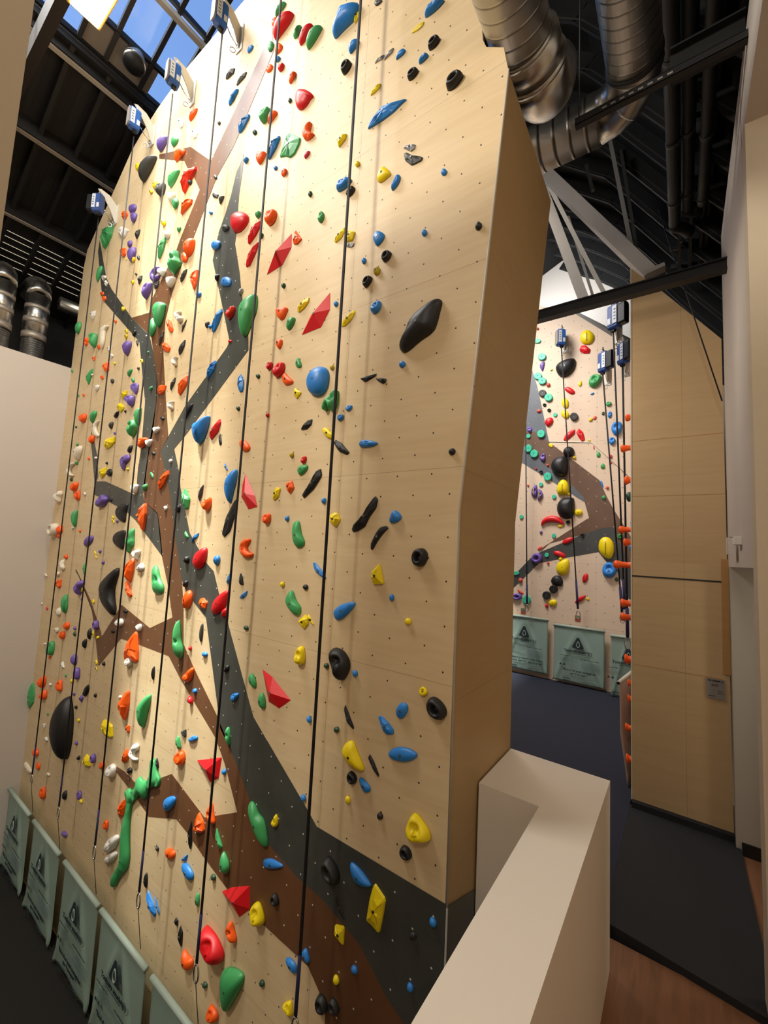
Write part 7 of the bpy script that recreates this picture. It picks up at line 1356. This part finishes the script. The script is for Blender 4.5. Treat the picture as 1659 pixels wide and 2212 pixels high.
# ------------------------------------------------------------------ auto-belays
def belay(x, y, z, label, group, s=1., ywall=YW, turn=0., dark=False):
    root = empty('auto_belay', (x, y, z)); tag(root, label, 'auto belay', group)
    root.scale = (s, s, s)
    rot = Matrix.Rotation(turn, 3, 'Z')
    def part(name, bm, mat, parent=root, smooth=False):
        if name not in ('bracket_arm', 'wall_plate', 'backup_sling'): bmesh.ops.rotate(bm, verts=bm.verts[:], cent=(0, 0, 0), matrix=rot)
        return bmobj(name, bm, mat, parent, smooth)
    blue = M['belay_navy' if dark else 'belay_blue']
    bm = bmesh.new(); o = [(-.07, -.15), (-.05, -.19), (.05, -.19), (.07, -.15), (.07, .14), (.05, .18), (-.05, .18), (-.07, .14)]
    add_prism(bm, o, 'Y', -.10, .06); bmesh.ops.bevel(bm, geom=bm.edges[:], offset=.012, segments=2, affect='EDGES')
    part('body', bm, blue)
    bm = bmesh.new(); add_prism(bm, [(-.06, -.14), (-.04, -.165), (.04, -.165), (.06, -.14), (.06, .12), (.04, .155), (-.04, .155), (-.06, .12)], 'Y', -.20 if dark else -.125, -.10)
    part('rear_cover', bm, M['belay_black' if dark else 'steel_grey'])
    for sg in (-1, 1):
        xa, xb = sorted((sg*.07, sg*.0745))
        bm = bmesh.new(); add_box(bm, (xa, -.095, -.13), (xb, -.03, .14)); lb = part('side_label', bm, M['belay_white'])
        for k in range(4):
            bm = bmesh.new(); add_box(bm, (min(sg*.0744, sg*.0755), -.082, -.08+.05*k), (max(sg*.0744, sg*.0755), -.05, -.062+.05*k)); part('label_line', bm, M['ink_soft'], lb)
        bm = bmesh.new(); add_box(bm, (xa, .0, -.12), (xb, .045, -.03)); part('data_plate', bm, M['belay_white'])
    bm = bmesh.new(); add_box(bm, (-.03, -.03, -.225), (.03, .03, -.185), .006); part('nozzle', bm, M['belay_black'])
    bm = bmesh.new(); add_tube(bm, arc((0, 0, .2), .04, 0, math.pi*2, (1, 0, 0), (0, 0, 1), 14), .008, 8, cap=False); part('hanging_shackle', bm, M['chrome'], smooth=True)
    # bracket arm out of the wall
    dy = (ywall-y)/s
    br = bmesh.new(); pr_ = [(-.05, .27), (.0, .30), (dy*.5, .28), (dy, .16), (dy, -.20), (dy-.03, -.16), (dy*.6, .02), (dy*.25, .15), (.0, .22)]
    add_prism(br, pr_, 'X', -.006, .006)
    b_ = part('bracket_arm', br, M['bracket'])
    bm = bmesh.new(); add_box(bm, (-.07, dy-.012, -.22), (.07, dy, .18)); part('wall_plate', bm, M['bracket'], b_)
    bm = bmesh.new(); add_tube(bm, arc((.02, dy-.05, -.2), .03, 0, math.pi*2, (1, 0, 0), (0, 0, 1), 12), .006, 6, cap=False)
    add_tube(bm, arc((-.02, dy-.09, -.27), .04, 0, math.pi*2, (.5, .8, 0), (0, 0, 1), 12), .006, 6, cap=False)
    add_tube(bm, [(0, .05, -.02), (0, dy*.5, -.12), (.0, dy-.05, -.17)], .007, 6)
    part('backup_sling', bm, M['chrome'], smooth=True)
    return root
RX = [-1.85, -2.85, -3.74, -4.65, -5.63, -6.57]
ORDS = ['rightmost', 'second from the right', 'third from the right', 'third from the left', 'second from the left', 'leftmost']
BZ = [R(5.45), R(5.45), R(5.30), R(5.26), R(5.30), R(4.60)]
BLAB = ['', '', 'blue auto belay unit highest on the tall wall, beside the skylight', 'blue auto belay unit third from the left on the tall wall top',
        'blue auto belay unit second from the left on the tall wall top', 'leftmost blue auto belay unit, turned sideways with its black cover showing']
YR = 1.95
for i, x in enumerate(RX):
    if i >= 2: belay(x, YR-.02, BZ[i], BLAB[i], 'auto belays on the tall wall', .74, YW-.001, -.95 if i == 5 else -.1, i == 5)
    zb = R((-2.85, -3.14, -3.10, -3.12, -3.14, -3.12)[i])
    rp = empty('belay_rope', (x, YR, zb)); tag(rp, '%s black belay strap hanging down the tall wall' % ORDS[i], 'belay strap', 'belay straps on the tall wall')
    xt = x + (.0, .05, .0, -.06, -.06, -.04)[i]
    rel(tube('strap', [(xt, YR, BZ[i]-.172), ((x+xt)/2, YR, (BZ[i]+zb)/2), (x, YR, zb+.45)], .0135, M['rope'], seg=8, flat=.45), rp)
    rel(tube('sling', [(x, YR, zb+.45), (x-.005, YR, zb+.12)], .014, M['sling'], seg=8, flat=.6), rp)
    c = bmesh.new(); add_tube(c, [Vector((x, YR, zb+.05))+Vector((.028*math.cos(a), 0, .06*math.sin(a))) for a in [2*math.pi*k/14 for k in range(15)]], .006, 6, cap=False)
    rel(bmobj('carabiner', c, M['chrome'], smooth=True), rp)
    rel(tube('cord', [(x, YR, zb), (x+.01, YR+.05, zb-.35)], .003, M['rope'], seg=5), rp)
FB = [((-1.976, 8.72, 4.55), 'white and blue auto belay facing sideways, above the big black shell', .95, -.9, YF, False),
      ((-1.058, 7.62, 3.36), 'navy auto belay hanging lowest, left of the plywood pillar', .95, 1.05, 8.2, True),
      ((-.828, 7.0, 3.78), 'largest navy auto belay, just under the black beam beside the pillar', 1.05, 1.1, 7.5, True),
      ((-.622, 6.2, 2.80), 'navy auto belay with a black cover, tight against the plywood pillar', .8, .75, 6.6, True)]
for p, lab, s, t, yw, dk in FB: belay(p[0], p[1], R(p[2]), lab, 'auto belays in the far room', s, yw, t, dk)
FR = [((-2.691, 8.75, 2.9), (-2.581, 8.75, -1.05), 'belay strap on the far wall beside the teal discs'), ((-1.976, 8.7, 4.33), (-1.616, 8.75, -1.06), 'belay strap in front of the big black balls on the far wall'),
      ((-1.058, 7.62, 3.14), (-.762, 7.6, -.89), 'belay strap under the lowest navy auto belay'), ((-.828, 7.0, 3.54), (-.673, 7., -.78), 'belay strap from the largest navy auto belay'),
      ((-.622, 6.2, 2.62), (-.565, 6.2, -1.03), 'thick belay strap closest to the plywood pillar, ending in a big carabiner')]
for a, b, lab in FR:
    a = Vector((a[0], a[1], R(a[2]))); b = Vector((b[0], b[1], R(b[2])))
    rp = empty('belay_rope', b); tag(rp, lab, 'belay strap', 'belay straps in the far room')
    m_ = b + (a-b)*.12
    rel(tube('strap', [a, m_], .012, M['rope'], seg=8, flat=.5), rp); rel(tube('sling', [m_, b+(a-b)*.02], .02, M['sling'], seg=8, flat=.6), rp)
    c = bmesh.new(); add_tube(c, [b+Vector((.035*math.cos(q), 0, .07*math.sin(q))) for q in [2*math.pi*k/14 for k in range(15)]], .009, 6, cap=False)
    rel(bmobj('carabiner', c, M['chrome'], smooth=True), rp)

# ------------------------------------------------------------------ belay gate banners
def text_mesh(body, size, mat, name, parent, loc, align='CENTER', bold=.0):
    cu = bpy.data.curves.new(name, 'FONT'); cu.body = body; cu.size = size; cu.align_x = align; cu.align_y = 'CENTER'; cu.extrude = .0012; cu.offset = bold
    t = bpy.data.objects.new(name+'_tmp', cu); COL.objects.link(t)
    dg = bpy.context.evaluated_depsgraph_get(); me = bpy.data.meshes.new_from_object(t.evaluated_get(dg))
    bpy.data.objects.remove(t); bpy.data.curves.remove(cu)
    me.transform(Matrix.Rotation(math.pi/2, 4, 'X')); me.materials.clear(); me.materials.append(mat)
    o = bpy.data.objects.new(name, me); COL.objects.link(o); o.parent = parent; o.location = loc
    return o
def banner(cx, y, ztop, w, h, label, group, quote=None, turn=0., zfloor=None):
    """a tarpaulin gate hung from a rod; folds run from the middle of the rod to both lower corners"""
    root = empty('banner', (cx, y, ztop)); tag(root, label, 'banner', group); root.rotation_euler = (0, 0, turn)
    nx, nz = 28, 30; vs = []; fs = []
    def dep(u, v):      # u -1..1, v 0 top..1 bottom
        d = abs(abs(u)-v*.96); fold = .030*math.exp(-(d/.07)**2)*min(1, v*3)
        return -.012-fold+.006*math.sin(u*5+v*3)*v
    for j in range(nz+1):
        for i in range(nx+1):
            u = -1+2*i/nx; v = j/nz; vs.append((u*w/2, dep(u, v), -v*h))
    for j in range(nz):
        for i in range(nx): a = j*(nx+1)+i; fs.append((a, a+1, a+nx+2, a+nx+1))
    me = bpy.data.meshes.new('sheet'); me.from_pydata(vs, [], fs); s_ = link('sheet', me, M['tarp'], root, True)
    so = s_.modifiers.new('t', 'SOLIDIFY'); so.thickness = .003; so.offset = 1
    tube('rod', [(-w/2-.012, -.015, 0), (w/2+.012, -.015, 0)], .024, M['tarp_rod'], root, seg=14)
    bm = bmesh.new()
    for sgn in (-1, 1): add_tube(bm, [(sgn*w/2, -.01, -h+.01), (sgn*(w/2+.03), .0, -h-.03)], .005, 6)
    bmobj('corner_strap', bm, M['black'], root)
    yy = -.05
    k = h
    bm = bmesh.new()
    tri = [(-.115, -.345*k), (-.10, -.37*k), (.10, -.37*k), (.115, -.345*k), (.02, -.175*k), (-.02, -.175*k)]
    add_prism(bm, [(x*.9, z) for x, z in tri], 'Y', yy, yy+.002); bmobj('logo_triangle', bm, M['ink'], root)
    bm = bmesh.new(); add_tube(bm, [Vector((.002+.026*(1-.35*math.sin(a))*math.cos(a), yy-.002, -.298*k+.052*math.sin(a))) for a in [2*math.pi*q/18 for q in range(19)]], .006, 6, cap=False)
    bmobj('logo_carabiner', bm, M['tarp_rod'], root)
    text_mesh('Toujours attach\u00e9(e)', .062, M['ink'], 'heading', root, (0, yy, -.425*k), bold=.0018)
    def b_(rows, mat, nm, seed):
        rnd = random.Random(seed); bm = bmesh.new()
        for x0, x1, z, hh in rows:
            x = x0
            while x < x1:
                ww = min(x1-x, hh*(1.5+4*rnd.random())); add_box(bm, (x, yy, z*k-hh/2), (x+ww, yy+.0015, z*k+hh/2)); x += ww+hh*.7
        return bmobj(nm, bm, mat, root)
    b_([(-.14, .14, -.468, .007)], M['ink'], 'subheading', 2)
    b_([(-.33, -.16, -.525, .009), (.05, .36, -.555, .009)], M['ink'], 'column_heading', 4)
    b_([(-.12, .0, -.60-.022*q, .005) for q in range(2)] + [(-.33, -.1, -.57-.02*q, .005) for q in range(3)] + [(.07, .37, -.60-.018*q, .005) for q in range(7)], M['ink_soft'], 'small_print', 5)
    bm = bmesh.new()
    for x in (-.31, -.245): add_prism(bm, [(x-.024, -.70*k), (x+.024, -.70*k), (x, -.665*k)], 'Y', yy, yy+.0015)
    bmobj('warning_symbols', bm, M['ink'], root)
    if quote:
        for q, line in enumerate(quote): text_mesh(line, .052, M['ink'], 'quotation', root, (.02, yy, (-.775-.055*q)*k), bold=.0015)
    b_([(-.12, .14, -.875, .006), (-.26, .27, -.895, .005)], M['ink_soft'], 'quotation_source', 7)
    text_mesh('climbing\ndistrict', .042, M['ink'], 'printed_name', root, (-.2, yy, -.945*k), bold=.001)
    text_mesh('ANNETTE K.', .042, M['ink'], 'printed_name', root, (.2, yy, -.945*k))
    return root
MB = [(-7.217, 'leftmost grey-green banner along the foot of the tall wall'), (-6.155, 'second grey-green banner from the left along the tall wall foot'),
      (-5.094, 'third grey-green banner from the left along the tall wall foot'), (-4.125, 'fourth grey-green banner from the left along the tall wall foot'), (-3.12, 'nearest grey-green banner along the tall wall foot, cut by the picture edge')]
for x, lab in MB: banner(x, YW-.10, 1.0, .88, .96, lab, 'belay gate banners at the tall wall', ('"Rien n\'est aussi contagieux', 'que l\'exemple"'))
banner(-2.66, YF-.10, R(-1.255), .92, 1.07, 'left grey-green banner on the far wall, partly hidden by the side panel', 'belay gate banners at the far wall', ('"Ne laissez personne venir \u00e0 vous', 'et repartir sans \u00eatre plus heureux."'))
banner(-1.635, YF-.10, R(-1.325), .90, 1.05, 'fully visible grey-green banner on the far wall, right of the first', 'belay gate banners at the far wall', ('"Rien n\'est aussi contagieux', 'que l\'exemple"'))
banner(-.80, YF-.18, R(-1.36), .54, 1.06, 'grey-green banner on the far wall half hidden by the plywood pillar', 'belay gate banners at the far wall', None, .2)
# the banner seen edge-on at the pillar's side
eb = empty('banner', (-.50, 5.7, R(-1.3))); tag(eb, 'pinkish banner seen edge-on with a white rod, at the pillar left side', 'banner')
rel(tube('rod', [(-.585, 5.45, R(-1.35)), (-.455, 5.8, R(-1.25))], .02, M['bracket'], seg=14), eb)
rel(tube('rod_end', [(-.590, 5.437, R(-1.354)), (-.583, 5.455, R(-1.35))], .0165, M['black'], seg=14), eb)
me = bpy.data.meshes.new('sheet'); vs = []; fs = []
for j in range(13):
    v = j/12
    for i in range(7):
        u = i/6; bulge = .02*math.sin(v*3.1)
        x = -.58+.13*u+(1-u)*(.10*max(0, v-.5)*1.6)+bulge*(1-u)*.4; vs.append((x, 5.46+.34*u, R(-1.35+.10*u)-v*(1.08+.06*(u))))
for j in range(12):
    for i in range(6): a = j*7+i; fs.append((a, a+1, a+8, a+7))
me.from_pydata(vs, [], fs); s_ = link('sheet', me, M['tarp_pink'], None, True); rel(s_, eb); so = s_.modifiers.new('t', 'SOLIDIFY'); so.thickness = .004
rel(tube('cord', [(-.47, 5.75, R(-1.26)), (-.52, 6.1, R(-.85))], .004, M['bracket'], seg=5), eb)
for x, z, lab in ((-2.73, -1.15, 'small warning card on the far wall beside the left carabiner'), (-1.67, -1.16, 'small warning card on the far wall under the black balls')):
    tg = empty('warning_card', (x, YF-.01, R(z))); tag(tg, lab, 'card')
    rel(box('card', (x-.05, YF-.01, R(z)-.055), (x+.05, YF-.005, R(z)+.055), M['tag_red']), tg); rel(box('picture', (x-.04, YF-.013, R(z)-.01), (x+.04, YF-.009, R(z)+.05), M['tag_green']), tg)

# ------------------------------------------------------------------ holds on the pillar's climbing side, seen in profile
def peg(y, z, L, r, col, lab, knob=1.1):
    o = empty('side_hold', (-.435, y, R(z))); tag(o, lab, 'climbing hold', 'holds in profile on the pillar side')
    n = 9; pts = []; rr = []
    for i in range(n+1):
        t = i/n; pts.append((-.433-L*t, y, R(z)+.03*L*math.sin(t*3)))
        base = 1.0 if t < .15 else (.72 if t < .55 else .72+(knob-.72)*math.sin(min(1, (t-.55)/.4)*math.pi/2))
        rr.append(r*base*(1 if t < .93 else .6))
    rel(tube('grip', pts, rr, M['h_'+col], seg=14), o)
    c = bmesh.new(); add_tube(c, [(-.433, y, R(z)-.4*r), (-.45, y-.25*r, R(z)-.4*r)], r*.7, 8); rel(bmobj('root_flare', c, M['h_'+col], smooth=True), o)
def zat(y, py): # height of a picked row at that depth
    return None
peg(6.600, 3.453, 0.100, 0.050, 'coral', 'topmost coral red hold in profile on the plywood pillar left edge')
peg(6.900, 3.382, 0.100, 0.050, 'coral', 'second coral red hold in profile from the top on the plywood pillar left edge')
peg(7.600, 2.093, 0.120, 0.040, 'coral', 'lowest coral red hold in profile on the plywood pillar left edge')
peg(6.400, 2.922, 0.090, 0.050, 'orange', 'topmost orange hold in profile on the plywood pillar left edge')
peg(6.000, 1.836, 0.140, 0.045, 'orange', 'second orange hold in profile from the top on the plywood pillar left edge')
peg(5.700, 1.366, 0.160, 0.045, 'orange', 'third orange hold in profile from the top on the plywood pillar left edge')
peg(5.700, 0.971, 0.120, 0.050, 'orange', 'fourth orange hold in profile from the top on the plywood pillar left edge')
peg(5.500, 0.361, 0.160, 0.040, 'orange', 'fifth orange hold in profile from the top on the plywood pillar left edge')
peg(5.600, 0.221, 0.120, 0.045, 'orange', 'sixth orange hold in profile from the top on the plywood pillar left edge')
peg(5.400, -0.043, 0.200, 0.045, 'orange', 'seventh orange hold in profile from the top on the plywood pillar left edge')
peg(5.400, -0.466, 0.130, 0.045, 'orange', 'eighth orange hold in profile from the top on the plywood pillar left edge')
peg(5.500, -0.630, 0.140, 0.045, 'orange', 'ninth orange hold in profile from the top on the plywood pillar left edge')
peg(5.300, -1.049, 0.080, 0.050, 'orange', 'tenth orange hold in profile from the top on the plywood pillar left edge')
peg(5.300, -1.292, 0.050, 0.035, 'orange', 'eleventh orange hold in profile from the top on the plywood pillar left edge')
peg(5.300, -1.456, 0.050, 0.040, 'orange', 'twelfth orange hold in profile from the top on the plywood pillar left edge')
peg(5.250, -1.741, 0.070, 0.040, 'orange', 'thirteenth orange hold in profile from the top on the plywood pillar left edge')
peg(5.250, -2.052, 0.060, 0.045, 'orange', 'lowest orange hold in profile on the plywood pillar left edge')
peg(7.200, 2.697, 0.160, 0.070, 'darkgreen', 'topmost dark green hold in profile on the plywood pillar left edge')
peg(7.200, 2.472, 0.100, 0.070, 'darkgreen', 'second dark green hold in profile from the top on the plywood pillar left edge')
peg(7.000, 2.018, 0.060, 0.050, 'darkgreen', 'third dark green hold in profile from the top on the plywood pillar left edge')
peg(7.000, 0.945, 0.220, 0.070, 'darkgreen', 'lowest dark green hold in profile on the plywood pillar left edge')
peg(6.600, 1.724, 0.130, 0.060, 'green', 'topmost green hold in profile on the plywood pillar left edge')
peg(6.800, 1.463, 0.120, 0.060, 'green', 'second green hold in profile from the top on the plywood pillar left edge')
peg(7.800, 0.411, 0.120, 0.050, 'green', 'third green hold in profile from the top on the plywood pillar left edge')
peg(6.800, -0.386, 0.130, 0.070, 'green', 'fourth green hold in profile from the top on the plywood pillar left edge')
peg(6.800, -0.495, 0.110, 0.060, 'green', 'lowest green hold in profile on the plywood pillar left edge')
peg(6.600, 1.047, 0.130, 0.060, 'blue', 'topmost blue hold in profile on the plywood pillar left edge')
peg(6.800, 0.519, 0.150, 0.060, 'blue', 'second blue hold in profile from the top on the plywood pillar left edge')
peg(6.600, 0.190, 0.150, 0.055, 'blue', 'third blue hold in profile from the top on the plywood pillar left edge')
peg(6.500, 0.126, 0.060, 0.050, 'blue', 'lowest blue hold in profile on the plywood pillar left edge')
peg(7.000, -0.688, 0.100, 0.060, 'charcoal', 'topmost charcoal black hold in profile on the plywood pillar left edge')

# ------------------------------------------------------------------ light
w = bpy.data.worlds.new('sky'); SC.world = w; w.use_nodes = True
N = w.node_tree.nodes; L = w.node_tree.links
sk = N.new('ShaderNodeTexSky'); sk.sky_type = 'NISHITA'; sk.sun_disc = False; sk.sun_elevation = math.radians(48); sk.sun_rotation = math.radians(200); sk.ozone_density = 3.5; sk.air_density = 1.0; sk.dust_density = .3
bg = N['Background']; bg.inputs['Strength'].default_value = .30
L.new(sk.outputs[0], bg.inputs['Color'])
def light(kind, name, loc, energy, color=(1, 1, 1), target=None, **k):
    d = bpy.data.lights.new(name, kind); d.energy = energy; d.color = color
    for a, v in k.items(): setattr(d, a, v)
    o = bpy.data.objects.new(name, d); COL.objects.link(o); o.location = loc
    if target is not None:
        o.rotation_euler = (Vector(target)-Vector(loc)).to_track_quat('-Z', 'Y').to_euler()
    return o
# sun through the skylight: steep, from the front left
sd = Vector((.17, .33, -1.)).normalized()
light('SUN', 'sun', (0, 0, 20), 13.5, (1, .94, .80), target=Vector((0, 0, 20))+sd, angle=math.radians(5))
# daylight falling through the skylight (diffusing sheets)
light('AREA', 'skylight_glow', (-5.0, .3, R(6.62)), 255, (1, .96, .9), target=(-3.2, 1.9, R(0)), shape='RECTANGLE', size=1.6, size_y=2.6)
light('AREA', 'high_bay', (-4.465, 1.07, R(4.985)), 35, (1, .9, .72), target=(-4.2, 1.5, 0), shape='RECTANGLE', size=.4, size_y=.23)
# unseen fill lights added for the hall and walkway
light('AREA', 'hall_fill', (-3.6, -2.6, R(4.6)), 265, (1, .92, .79), target=(-2.2, 2, R(-1)), shape='DISK', size=.8)
light('AREA', 'walkway_fill', (1.2, 1.4, R(2.8)), 16, (1, .88, .72), target=(1.0, 2.0, 0), shape='DISK', size=.6)
light('AREA', 'walkway_fill', (-.1, -1.6, R(2.7)), 44, (1, .9, .78), target=(0, 3.0, R(-1.5)), shape='DISK', size=.7)
light('AREA', 'recess_fill', (1.6, 4.2, R(-.05)), 9, (1, .92, .8), target=(1.0, 4.6, ZU), shape='DISK', size=.3)  # added light without a fixture, brightens the recess wall
light('AREA', 'far_fill', (-3.4, 6.0, R(6.2)), 135, (1, .94, .88), target=(-2.2, 9, R(1.0)), spread=math.radians(95), shape='RECTANGLE', size=2.0, size_y=1.6)  # area light hidden behind the tall wall, added for the far room's daylight
light('AREA', 'gable_fill', (-3.9, 8.4, R(6.3)), 60, (.93, .97, 1), target=(-2.0, 11, R(6.2)), spread=math.radians(95), shape='DISK', size=1.0)  # second hidden light, added to whiten the gable end
light('AREA', 'gap_fill', (-1.7, 3.9, R(2.2)), 26, (1, .88, .76), target=(-.4, 5.6, R(0)), shape='DISK', size=.6)  # added light for the pillar and the gap, no lamp hangs here

# ------------------------------------------------------------------ camera
F_PX, YAW, PITCH, ROLL = 894.8, .624885587, .0889324, .05157489
fw = Vector((-math.sin(YAW)*math.cos(PITCH), math.cos(YAW)*math.cos(PITCH), math.sin(PITCH)))
r0 = Vector((math.cos(YAW), math.sin(YAW), 0)); u0 = r0.cross(fw)
r1 = r0*math.cos(ROLL)+u0*math.sin(ROLL); u1 = u0*math.cos(ROLL)-r0*math.sin(ROLL)
cam = bpy.data.cameras.new('camera'); co = bpy.data.objects.new('camera', cam); COL.objects.link(co)
co.matrix_world = Matrix(((r1.x, u1.x, -fw.x, 0), (r1.y, u1.y, -fw.y, 0), (r1.z, u1.z, -fw.z, H), (0, 0, 0, 1)))
cam.sensor_fit = 'VERTICAL'; cam.sensor_height = 36; cam.sensor_width = 27; cam.lens = F_PX/2212*36; cam.clip_start = .02
SC.camera = co
vs_ = SC.view_settings; vs_.view_transform = 'Standard'; vs_.look = 'None'; vs_.gamma = 1; vs_.use_curve_mapping = False; vs_.exposure = 0.
